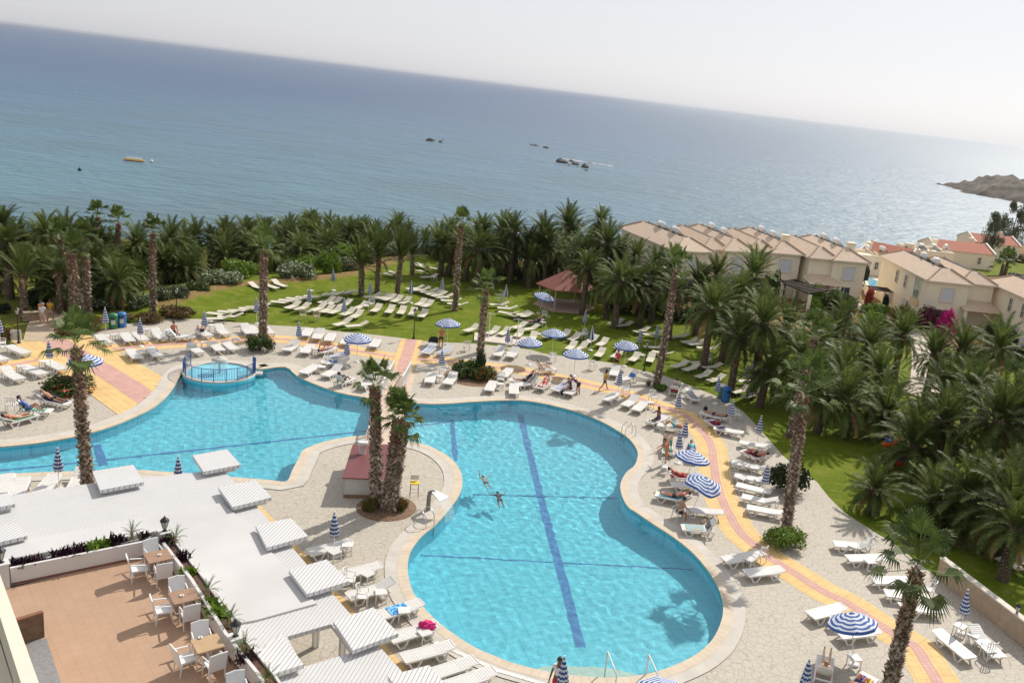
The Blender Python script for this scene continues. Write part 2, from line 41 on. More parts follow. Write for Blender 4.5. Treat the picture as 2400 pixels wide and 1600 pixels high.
DATEPALMS = [((-39.2, 69.17, 0.0), (-39.22, 69.17, 2.15), 1.98, 'bushy palms of the belt left of the lawn'), ((-47.12, 68, 0.0), (-47.12, 68.0, 4.31), 1.98, 'bushy palms of the belt left of the lawn'), ((-47.9, 74, 0.0), (-47.9, 74.0, 4.42), 1.98, 'bushy palms of the belt left of the lawn'), ((-49.81, 80, 0.0), (-49.81, 80.0, 3.09), 1.98, 'bushy palms of the belt left of the lawn'), ((-45.88, 78, 0.0), (-45.88, 78.0, 2.97), 1.98, 'bushy palms of the belt left of the lawn'), ((-42.75, 72, 0.0), (-42.75, 72.0, 2.99), 1.98, 'bushy palms of the belt left of the lawn'), ((-43.59, 80, 0.0), (-43.59, 80.0, 2.95), 1.98, 'bushy palms of the belt left of the lawn'), ((-41.72, 77, 0.0), (-41.72, 77.0, 1.0), 1.98, 'bushy palms of the belt left of the lawn'), ((-41.45, 81, 0.0), (-41.45, 81.0, 1.04), 1.98, 'bushy palms of the belt left of the lawn'), ((-42.54, 84, 0.0), (-42.54, 84.0, 2.9), 1.98, 'bushy palms of the belt left of the lawn'), ((-39.69, 83, 0.0), (-39.69, 83.0, 1.12), 1.98, 'bushy palms of the belt left of the lawn'), ((-44.35, 93, 0.0), (-44.35, 93.0, 1.61), 1.98, 'bushy palms of the belt left of the lawn'), ((-42.27, 95, 0.0), (-42.27, 95.0, 1.93), 1.98, 'bushy palms of the belt left of the lawn'), ((-39.37, 89, 0.0), (-39.37, 89.0, 1.02), 1.98, 'bushy palms of the belt left of the lawn'), ((-38.85, 93, 0.0), (-38.85, 93.0, 1.36), 1.98, 'bushy palms of the belt left of the lawn'), ((-44.05, 68, 0.0), (-44.05, 68.0, 2.98), 1.98, 'bushy palms of the belt left of the lawn'), ((-44.22, 72, 0.0), (-44.22, 72.0, 2.08), 1.98, 'bushy palms of the belt left of the lawn'), ((-54.34, 78, 0.0), (-54.34, 78.0, 3.59), 1.98, 'bushy palms of the belt left of the lawn'), ((-42.59, 101, 0.0), (-42.59, 101.0, 1.43), 1.98, 'bushy palms of the belt left of the lawn'), ((-38.62, 97, 0.0), (-38.62, 97.0, 2.45), 1.98, 'bushy palms of the belt left of the lawn'), ((-37.61, 101, 0.0), (-37.61, 101.0, 1.67), 1.98, 'bushy palms of the belt left of the lawn'), ((-33.45, 93, 0.0), (-33.45, 93.0, 1.56), 1.98, 'bushy palms of the belt left of the lawn'), ((-35.77, 105, 0.0), (-35.77, 105.0, 1.34), 1.98, 'bushy palms of the belt left of the lawn'), ((-33.05, 100, 0.0), (-33.05, 100.0, 1.25), 1.98, 'bushy palms of the belt left of the lawn'), ((-34.08, 107, 0.0), (-34.08, 107.0, 1.0), 1.98, 'bushy palms of the belt left of the lawn'), ((-31.81, 105, 0.0), (-31.81, 105.0, 1.82), 1.98, 'bushy palms of the belt left of the lawn'), ((-36.76, 91, 0.0), (-36.76, 91.0, 1.47), 1.98, 'bushy palms of the belt left of the lawn'), ((-38.31, 110, 0.0), (-38.31, 110.0, 1.28), 1.98, 'bushy palms of the belt left of the lawn'), ((-31.56, 109, 0.0), (-31.56, 109.0, 1.3), 1.98, 'bushy palms of the belt left of the lawn'), ((-29.15, 113, 0.0), (-29.15, 113.0, 1.03), 1.98, 'bushy palms of the belt left of the lawn'), ((-19.07, 95.43, 0.0), (-19.35, 95.43, 3.49), 2.3, 'dark palms behind the lawn and gazebo'), ((-16.23, 94.77, 0.0), (-16.8, 94.77, 3.95), 2.13, 'dark palms behind the lawn and gazebo'), ((-10.01, 96.8, 0.0), (-10.12, 96.8, 4.41), 2.3, 'dark palms behind the lawn and gazebo'), ((-7.27, 107.87, 0.0), (-6.72, 107.87, 5.42), 2.71, 'dark palms behind the lawn and gazebo'), ((-15.52, 100, 0.0), (-15.52, 100.0, 4.41), 2.21, 'dark palms behind the lawn and gazebo'), ((-13.36, 100, 0.0), (-13.36, 100.0, 4.79), 2.21, 'dark palms behind the lawn and gazebo'), ((-13.2, 94, 0.0), (-13.2, 94.0, 3.79), 2.21, 'dark palms behind the lawn and gazebo'), ((-20.16, 106, 0.0), (-20.16, 106.0, 3.01), 2.21, 'dark palms behind the lawn and gazebo'), ((-14.6, 92, 0.0), (-14.6, 92.0, 4.05), 2.21, 'dark palms behind the lawn and gazebo'), ((-23.18, 106, 0.0), (-23.18, 106.0, 1.74), 2.21, 'dark palms behind the lawn and gazebo'), ((-11.65, 96, 0.0), (-11.65, 96.0, 5.52), 2.3, 'dark palms behind the lawn and gazebo'), ((-8.57, 98, 0.0), (-8.57, 98.0, 5.38), 2.3, 'dark palms behind the lawn and gazebo'), ((-8.02, 97, 0.0), (-8.02, 97.0, 4.4), 2.3, 'dark palms behind the lawn and gazebo'), ((-3.61, 93, 0.0), (-3.61, 93.0, 5.09), 2.3, 'dark palms behind the lawn and gazebo'), ((-2.6, 97, 0.0), (-2.6, 97.0, 7.65), 2.3, 'dark palms behind the lawn and gazebo'), ((-1.57, 93, 0.0), (-1.57, 93.0, 6.02), 2.3, 'dark palms behind the lawn and gazebo'), ((-4.16, 95, 0.0), (-4.16, 95.0, 3.77), 2.3, 'dark palms behind the lawn and gazebo'), ((-9.44, 95, 0.0), (-9.44, 95.0, 3.13), 2.3, 'dark palms behind the lawn and gazebo'), ((-0.69, 85.33, 0.0), (-1.29, 85.33, 3.26), 2.38, 'dark palms along the right lawn'), ((2.44, 83.62, 0.0), (1.66, 83.62, 3.97), 2.75, 'dark palms along the right lawn'), ((-0.1, 94, 0.0), (-0.1, 94.0, 5.01), 2.18, 'dark palms along the right lawn'), ((1.63, 93, 0.0), (1.63, 93.0, 4.92), 2.18, 'dark palms along the right lawn'), ((3.64, 91, 0.0), (3.64, 91.0, 4.94), 2.18, 'dark palms along the right lawn'), ((5.22, 89, 0.0), (5.22, 89.0, 5.04), 2.18, 'dark palms along the right lawn'), ((7.83, 83.11, 0.0), (7.47, 83.11, 4.86), 2.47, 'dark palms along the right lawn'), ((11.45, 63.65, 0.0), (11.85, 63.65, 2.97), 2.66, 'dark palms along the right lawn'), ((0.2, 82, 0.0), (0.2, 82.0, 4.49), 2.47, 'dark palms along the right lawn'), ((3.64, 86, 0.0), (3.64, 86.0, 4.15), 2.47, 'dark palms along the right lawn'), ((10.25, 76, 0.0), (10.25, 76.0, 5.73), 2.47, 'dark palms along the right lawn'), ((9.26, 84, 0.0), (9.26, 84.0, 5.64), 2.47, 'dark palms along the right lawn'), ((11.95, 80, 0.0), (11.95, 80.0, 6.91), 2.47, 'dark palms along the right lawn'), ((11.21, 66, 0.0), (11.21, 66.0, 5.83), 2.47, 'dark palms along the right lawn'), ((9.54, 74, 0.0), (9.54, 74.0, 4.19), 2.47, 'dark palms along the right lawn'), ((5.15, 80, 0.0), (5.15, 80.0, 4.58), 2.47, 'dark palms along the right lawn'), ((7.87, 72, 0.0), (7.87, 72.0, 5.18), 2.47, 'dark palms along the right lawn'), ((9.53, 66, 0.0), (9.53, 66.0, 4.61), 2.47, 'dark palms along the right lawn'), ((-3.05, 86, 0.0), (-3.05, 86.0, 4.6), 2.47, 'dark palms along the right lawn'), ((14.99, 59.64, 0.0), (14.79, 59.64, 2.68), 2.47, 'dark palms along the right lawn'), ((16.89, 59.65, 0.0), (16.58, 59.65, 2.66), 2.85, 'dark palms along the right lawn'), ((19.58, 53.13, 0.0), (19.46, 53.13, 2.24), 2.85, 'dark palms along the right lawn'), ((15.72, 47.12, 0.0), (15.63, 47.12, 1.43), 1.8, 'dark palms along the right lawn'), ((26.98, 54.64, 0.0), (26.7, 54.64, 1.18), 2.56, 'dark palms along the right lawn'), ((24.18, 51.7, 0.0), (23.6, 51.7, 2.22), 2.75, 'dark palms along the right lawn'), ((17.62, 66, 0.0), (17.62, 66.0, 3.01), 2.66, 'dark palms along the right lawn'), ((20.46, 66, 0.0), (20.46, 66.0, 3.2), 2.66, 'dark palms along the right lawn'), ((23.27, 60, 0.0), (23.27, 60.0, 3.91), 2.66, 'dark palms along the right lawn'), ((24.18, 58, 0.0), (24.18, 58.0, 5.04), 2.66, 'dark palms along the right lawn'), ((23.7, 52, 0.0), (23.7, 52.0, 4.87), 2.66, 'dark palms along the right lawn'), ((21.33, 54, 0.0), (21.33, 54.0, 3.72), 2.66, 'dark palms along the right lawn'), ((25.64, 54, 0.0), (25.64, 54.0, 5.13), 2.66, 'dark palms along the right lawn'), ((20.39, 46, 0.0), (20.39, 46.0, 2.16), 2.66, 'dark palms along the right lawn'), ((21.65, 44, 0.0), (21.65, 44.0, 2.73), 2.66, 'dark palms along the right lawn'), ((19.03, 47, 0.0), (19.03, 47.0, 1.14), 2.66, 'dark palms along the right lawn'), ((19.52, 60, 0.0), (19.52, 60.0, 2.0), 2.66, 'dark palms along the right lawn'), ((14.54, 66, 0.0), (14.54, 66.0, 3.65), 2.66, 'dark palms along the right lawn'), ((24.8, 76, 0.0), (24.8, 76.0, 3.97), 2.56, 'dark palms along the right lawn'), ((26.92, 68, 0.0), (26.92, 68.0, 5.13), 2.56, 'dark palms along the right lawn'), ((21.71, 84, 0.0), (21.71, 84.0, 3.37), 2.56, 'dark palms along the right lawn'), ((14.85, 76, 0.0), (14.85, 76.0, 3.41), 2.56, 'dark palms along the right lawn'), ((16.62, 70, 0.0), (16.62, 70.0, 3.75), 2.56, 'dark palms along the right lawn'), ((21.02, 72, 0.0), (21.02, 72.0, 3.78), 2.56, 'dark palms along the right lawn'), ((24.94, 68, 0.0), (24.94, 68.0, 4.54), 2.56, 'dark palms along the right lawn'), ((28.85, 66, 0.0), (28.85, 66.0, 6.17), 2.56, 'dark palms along the right lawn'), ((18.69, 74, 0.0), (18.69, 74.0, 3.72), 2.56, 'dark palms along the right lawn'), ((20.71, 41, 0.0), (20.71, 41.0, 2.87), 2.28, 'dark palms along the right lawn'), ((20.18, 45, 0.0), (20.18, 45.0, 1.0), 2.28, 'dark palms along the right lawn'), ((-40.57, 70.32, 0.0), (-40.59, 70.32, 1.1), 1.84, 'bushy palms of the belt left of the lawn'), ((-41.45, 71.34, 0.0), (-41.47, 71.34, 1.51), 2.1, 'bushy palms of the belt left of the lawn'), ((-45.74, 69.55, 0.0), (-45.74, 69.55, 2.59), 1.89, 'bushy palms of the belt left of the lawn'), ((-48.82, 69.16, 0.0), (-48.82, 69.16, 1.98), 2.15, 'bushy palms of the belt left of the lawn'), ((-41.86, 67.09, 0.0), (-41.86, 67.09, 1.93), 2.05, 'bushy palms of the belt left of the lawn'), ((-43.81, 67.4, 0.0), (-43.81, 67.4, 1.82), 1.82, 'bushy palms of the belt left of the lawn'), ((-45.64, 77.74, 0.0), (-45.64, 77.74, 2.67), 1.9, 'bushy palms of the belt left of the lawn'), ((-45.77, 76.75, 0.0), (-45.77, 76.75, 3.2), 2.12, 'bushy palms of the belt left of the lawn'), ((-49.77, 82.21, 0.0), (-49.77, 82.21, 1.87), 1.95, 'bushy palms of the belt left of the lawn'), ((-51.57, 81.84, 0.0), (-51.57, 81.84, 2.18), 1.8, 'bushy palms of the belt left of the lawn'), ((-48.24, 80.93, 0.0), (-48.24, 80.93, 1.4), 1.99, 'bushy palms of the belt left of the lawn'), ((-46.03, 79.97, 0.0), (-46.03, 79.97, 2.3), 1.86, 'bushy palms of the belt left of the lawn'), ((-43.2, 73.49, 0.0), (-43.2, 73.49, 1.87), 1.89, 'bushy palms of the belt left of the lawn'), ((-43.5, 75.34, 0.0), (-43.5, 75.34, 1.46), 2.0, 'bushy palms of the belt left of the lawn'), ((-41.49, 81.14, 0.0), (-41.49, 81.14, 1.15), 1.87, 'bushy palms of the belt left of the lawn'), ((-42.21, 82.89, 0.0), (-42.21, 82.89, 1.35), 1.91, 'bushy palms of the belt left of the lawn'), ((-43.4, 79.36, 0.0), (-43.4, 79.36, 1.0), 2.06, 'bushy palms of the belt left of the lawn'), ((-39.66, 81.05, 0.0), (-39.66, 81.05, 1.0), 2.16, 'bushy palms of the belt left of the lawn'), ((-43.96, 82.78, 0.0), (-43.96, 82.78, 1.0), 2.09, 'bushy palms of the belt left of the lawn'), ((-41.92, 85.01, 0.0), (-41.92, 85.01, 1.0), 2.1, 'bushy palms of the belt left of the lawn'), ((-43.61, 85.45, 0.0), (-43.61, 85.45, 1.59), 1.83, 'bushy palms of the belt left of the lawn'), ((-43.16, 88.07, 0.0), (-43.16, 88.07, 1.47), 1.78, 'bushy palms of the belt left of the lawn'), ((-42.06, 84.38, 0.0), (-42.06, 84.38, 1.0), 1.92, 'bushy palms of the belt left of the lawn'), ((-40.78, 84.13, 0.0), (-40.78, 84.13, 1.0), 1.95, 'bushy palms of the belt left of the lawn'), ((-45.87, 94.0, 0.0), (-45.87, 94.0, 1.0), 1.85, 'bushy palms of the belt left of the lawn'), ((-43.43, 94.31, 0.0), (-43.43, 94.31, 1.0), 1.97, 'bushy palms of the belt left of the lawn'), ((-43.57, 99.19, 0.0), (-43.57, 99.19, 1.0), 1.99, 'bushy palms of the belt left of the lawn'), ((-40.85, 97.19, 0.0), (-40.85, 97.19, 1.44), 1.97, 'bushy palms of the belt left of the lawn'), ((-40.71, 91.2, 0.0), (-40.71, 91.2, 1.0), 1.95, 'bushy palms of the belt left of the lawn'), ((-40.68, 92.82, 0.0), (-40.68, 92.82, 1.0), 1.98, 'bushy palms of the belt left of the lawn'), ((-41.29, 94.66, 0.0), (-41.29, 94.66, 1.0), 1.86, 'bushy palms of the belt left of the lawn'), ((-40.25, 96.76, 0.0), (-40.25, 96.76, 1.0), 1.8, 'bushy palms of the belt left of the lawn'), ((-44.08, 69.12, 0.0), (-44.08, 69.12, 1.29), 2.13, 'bushy palms of the belt left of the lawn'), ((-41.97, 71.94, 0.0), (-41.97, 71.94, 1.46), 2.04, 'bushy palms of the belt left of the lawn'), ((-42.66, 74.98, 0.0), (-42.66, 74.98, 1.39), 1.99, 'bushy palms of the belt left of the lawn'), ((-43.42, 75.13, 0.0), (-43.42, 75.13, 1.0), 2.15, 'bushy palms of the belt left of the lawn'), ((-51.97, 79.05, 0.0), (-51.97, 79.05, 2.69), 2.16, 'bushy palms of the belt left of the lawn'), ((-53.46, 78.95, 0.0), (-53.46, 78.95, 2.67), 1.83, 'bushy palms of the belt left of the lawn'), ((-40.15, 104.07, 0.0), (-40.15, 104.07, 1.0), 1.85, 'bushy palms of the belt left of the lawn'), ((-41.89, 103.74, 0.0), (-41.89, 103.74, 1.0), 2.15, 'bushy palms of the belt left of the lawn'), ((-40.08, 97.81, 0.0), (-40.08, 97.81, 1.83), 1.79, 'bushy palms of the belt left of the lawn'), ((-36.66, 98.19, 0.0), (-36.66, 98.19, 1.64), 2.09, 'bushy palms of the belt left of the lawn'), ((-35.65, 103.67, 0.0), (-35.65, 103.67, 1.17), 1.86, 'bushy palms of the belt left of the lawn'), ((-36.72, 102.92, 0.0), (-36.72, 102.92, 1.13), 2.09, 'bushy palms of the belt left of the lawn'), ((-33.6, 95.59, 0.0), (-33.6, 95.59, 1.0), 1.79, 'bushy palms of the belt left of the lawn'), ((-32.96, 95.46, 0.0), (-32.96, 95.46, 1.04), 2.02, 'bushy palms of the belt left of the lawn'), ((-37.65, 107.03, 0.0), (-37.65, 107.03, 1.0), 1.99, 'bushy palms of the belt left of the lawn'), ((-38.32, 108.65, 0.0), (-38.32, 108.65, 1.0), 1.81, 'bushy palms of the belt left of the lawn'), ((-32.82, 102.1, 0.0), (-32.82, 102.1, 1.0), 1.9, 'bushy palms of the belt left of the lawn'), ((-34.43, 102.45, 0.0), (-34.43, 102.45, 1.0), 1.82, 'bushy palms of the belt left of the lawn'), ((-36.08, 109.91, 0.0), (-36.08, 109.91, 1.0), 1.98, 'bushy palms of the belt left of the lawn'), ((-34.42, 110.72, 0.0), (-34.42, 110.72, 1.0), 1.81, 'bushy palms of the belt left of the lawn'), ((-29.83, 106.47, 0.0), (-29.83, 106.47, 1.0), 2.11, 'bushy palms of the belt left of the lawn'), ((-32.21, 108.51, 0.0), (-32.21, 108.51, 1.0), 2.13, 'bushy palms of the belt left of the lawn'), ((-38.44, 92.31, 0.0), (-38.44, 92.31, 1.0), 1.91, 'bushy palms of the belt left of the lawn'), ((-36.54, 94.87, 0.0), (-36.54, 94.87, 1.0), 1.78, 'bushy palms of the belt left of the lawn'), ((-39.29, 112.65, 0.0), (-39.29, 112.65, 1.0), 2.06, 'bushy palms of the belt left of the lawn'), ((-38.39, 111.06, 0.0), (-38.39, 111.06, 1.0), 2.12, 'bushy palms of the belt left of the lawn'), ((-32.3, 112.41, 0.0), (-32.3, 112.41, 1.0), 2.03, 'bushy palms of the belt left of the lawn'), ((-30.64, 111.87, 0.0), (-30.64, 111.87, 1.0), 2.14, 'bushy palms of the belt left of the lawn'), ((-29.32, 116.9, 0.0), (-29.32, 116.9, 1.0), 2.12, 'bushy palms of the belt left of the lawn'), ((-27.66, 115.88, 0.0), (-27.66, 115.88, 1.0), 1.84, 'bushy palms of the belt left of the lawn'), ((-17.66, 97.46, 0.0), (-17.94, 97.46, 2.71), 2.13, 'dark palms behind the lawn and gazebo'), ((-18.4, 96.06, 0.0), (-18.97, 96.06, 3.27), 1.99, 'dark palms behind the lawn and gazebo'), ((-7.92, 98.86, 0.0), (-8.03, 98.86, 3.29), 2.23, 'dark palms behind the lawn and gazebo'), ((-6.64, 108.99, 0.0), (-6.09, 108.99, 3.64), 2.94, 'dark palms behind the lawn and gazebo'), ((-17.19, 103.02, 0.0), (-17.19, 103.02, 2.92), 2.13, 'dark palms behind the lawn and gazebo'), ((-15.84, 100.87, 0.0), (-15.84, 100.87, 4.13), 2.36, 'dark palms behind the lawn and gazebo'), ((-11.63, 97.54, 0.0), (-11.63, 97.54, 3.33), 2.06, 'dark palms behind the lawn and gazebo'), ((-19.72, 108.48, 0.0), (-19.72, 108.48, 2.13), 2.41, 'dark palms behind the lawn and gazebo'), ((-13.25, 96.09, 0.0), (-13.25, 96.09, 2.34), 2.28, 'dark palms behind the lawn and gazebo'), ((-22.27, 109.33, 0.0), (-22.27, 109.33, 1.2), 2.36, 'dark palms behind the lawn and gazebo'), ((-12.68, 99.95, 0.0), (-12.68, 99.95, 3.8), 2.34, 'dark palms behind the lawn and gazebo'), ((-6.51, 101.19, 0.0), (-6.51, 101.19, 3.58), 2.17, 'dark palms behind the lawn and gazebo'), ((-8.92, 99.93, 0.0), (-8.92, 99.93, 3.84), 2.48, 'dark palms behind the lawn and gazebo'), ((-4.13, 95.16, 0.0), (-4.13, 95.16, 4.24), 2.2, 'dark palms behind the lawn and gazebo'), ((-3.06, 97.84, 0.0), (-3.06, 97.84, 4.8), 2.31, 'dark palms behind the lawn and gazebo'), ((-0.56, 95.89, 0.0), (-0.56, 95.89, 4.04), 2.5, 'dark palms behind the lawn and gazebo'), ((-3.52, 96.33, 0.0), (-3.52, 96.33, 2.05), 2.51, 'dark palms behind the lawn and gazebo'), ((-6.9, 98.93, 0.0), (-6.9, 98.93, 2.34), 2.21, 'dark palms behind the lawn and gazebo')]
GARDENSHRUBS = [(26.19, 93.53, 1.4, 0.89, 'bright'), (42.89, 82.1, 1.38, 1.3, 'rust'), (18.28, 84.02, 1.36, 1.97, 'green'), (16.19, 97.14, 0.85, 1.76, 'bright'), (27.43, 95.88, 1.41, 1.74, 'bright'), (11.6, 84.88, 1.62, 1.36, 'bright'), (42.66, 81.48, 1.2, 1.56, 'rust'), (28.26, 96.79, 1.3, 1.97, 'bright'), (28.76, 91.36, 0.88, 1.49, 'oleander'), (30.07, 90.91, 1.15, 0.74, 'oleander'), (13.65, 86.78, 1.51, 1.04, 'green'), (38.72, 84.87, 1.08, 1.03, 'green'), (22.63, 91.41, 1.53, 1.35, 'bright'), (23.19, 96.46, 0.83, 0.73, 'oleander'), (24.67, 89.63, 1.49, 0.83, 'rust'), (18.06, 85.13, 1.05, 1.26, 'green'), (22.01, 93.24, 0.85, 1.3, 'rust'), (21.87, 90.61, 1.43, 1.81, 'rust'), (41.59, 78.84, 1.63, 1.17, 'rust'), (35.53, 85.66, 1.35, 1.93, 'green'), (16.75, 95.53, 1.25, 1.02, 'bright'), (42.48, 90.0, 1.25, 0.73, 'green'), (39.22, 88.47, 1.05, 0.85, 'rust'), (27.07, 91.1, 1.12, 1.59, 'green'), (39.62, 80.73, 1.06, 1.84, 'green'), (21.56, 96.5, 1.38, 1.28, 'rust'), (12.5, 98.6, 1.5, 3.1, 'green'), (15.6, 100.2, 1.6, 3.3, 'green'), (9.0, 94.5, 1.6, 3.0, 'green'), (26.5, 102.2, 1.2, 2.2, 'oleander')]
SHADE_SHRUBS = [(-20.81, 104.34, 1.32, 1.4, 'dark'), (-19.83, 104.51, 1.49, 1.54, 'dark'), (-18.14, 104.12, 1.34, 1.97, 'dark'), (-16.17, 106.21, 1.48, 1.44, 'dark'), (-14.86, 98.42, 1.58, 1.6, 'dark'), (-13.2, 102.41, 1.75, 1.79, 'dark'), (-11.97, 101.1, 1.41, 1.43, 'dark'), (-10.52, 98.33, 1.59, 1.6, 'dark'), (-8.26, 101.57, 1.8, 1.59, 'dark'), (-7.23, 101.57, 1.78, 1.89, 'dark'), (-5.41, 98.95, 1.72, 2.08, 'dark'), (-3.89, 98.32, 1.55, 1.48, 'dark'), (-2.53, 101.09, 1.8, 1.71, 'dark'), (-1.11, 101.05, 1.75, 1.84, 'dark'), (0.44, 98.94, 1.74, 1.89, 'dark'), (1.9, 100.67, 1.62, 2.28, 'dark'), (0.2, 88.57, 1.33, 1.97, 'dark'), (1.55, 89.08, 1.71, 1.78, 'dark'), (2.9, 88.63, 1.51, 1.4, 'dark'), (4.25, 90.08, 1.4, 1.65, 'dark'), (5.6, 88.39, 1.5, 1.79, 'dark'), (6.95, 88.34, 1.67, 1.33, 'dark'), (8.3, 88.96, 1.44, 1.79, 'dark'), (9.65, 88.77, 1.51, 1.61, 'dark'), (11.0, 86.45, 1.26, 1.7, 'dark')]  # dark shrubs added to stand in for the deep shade under the palms
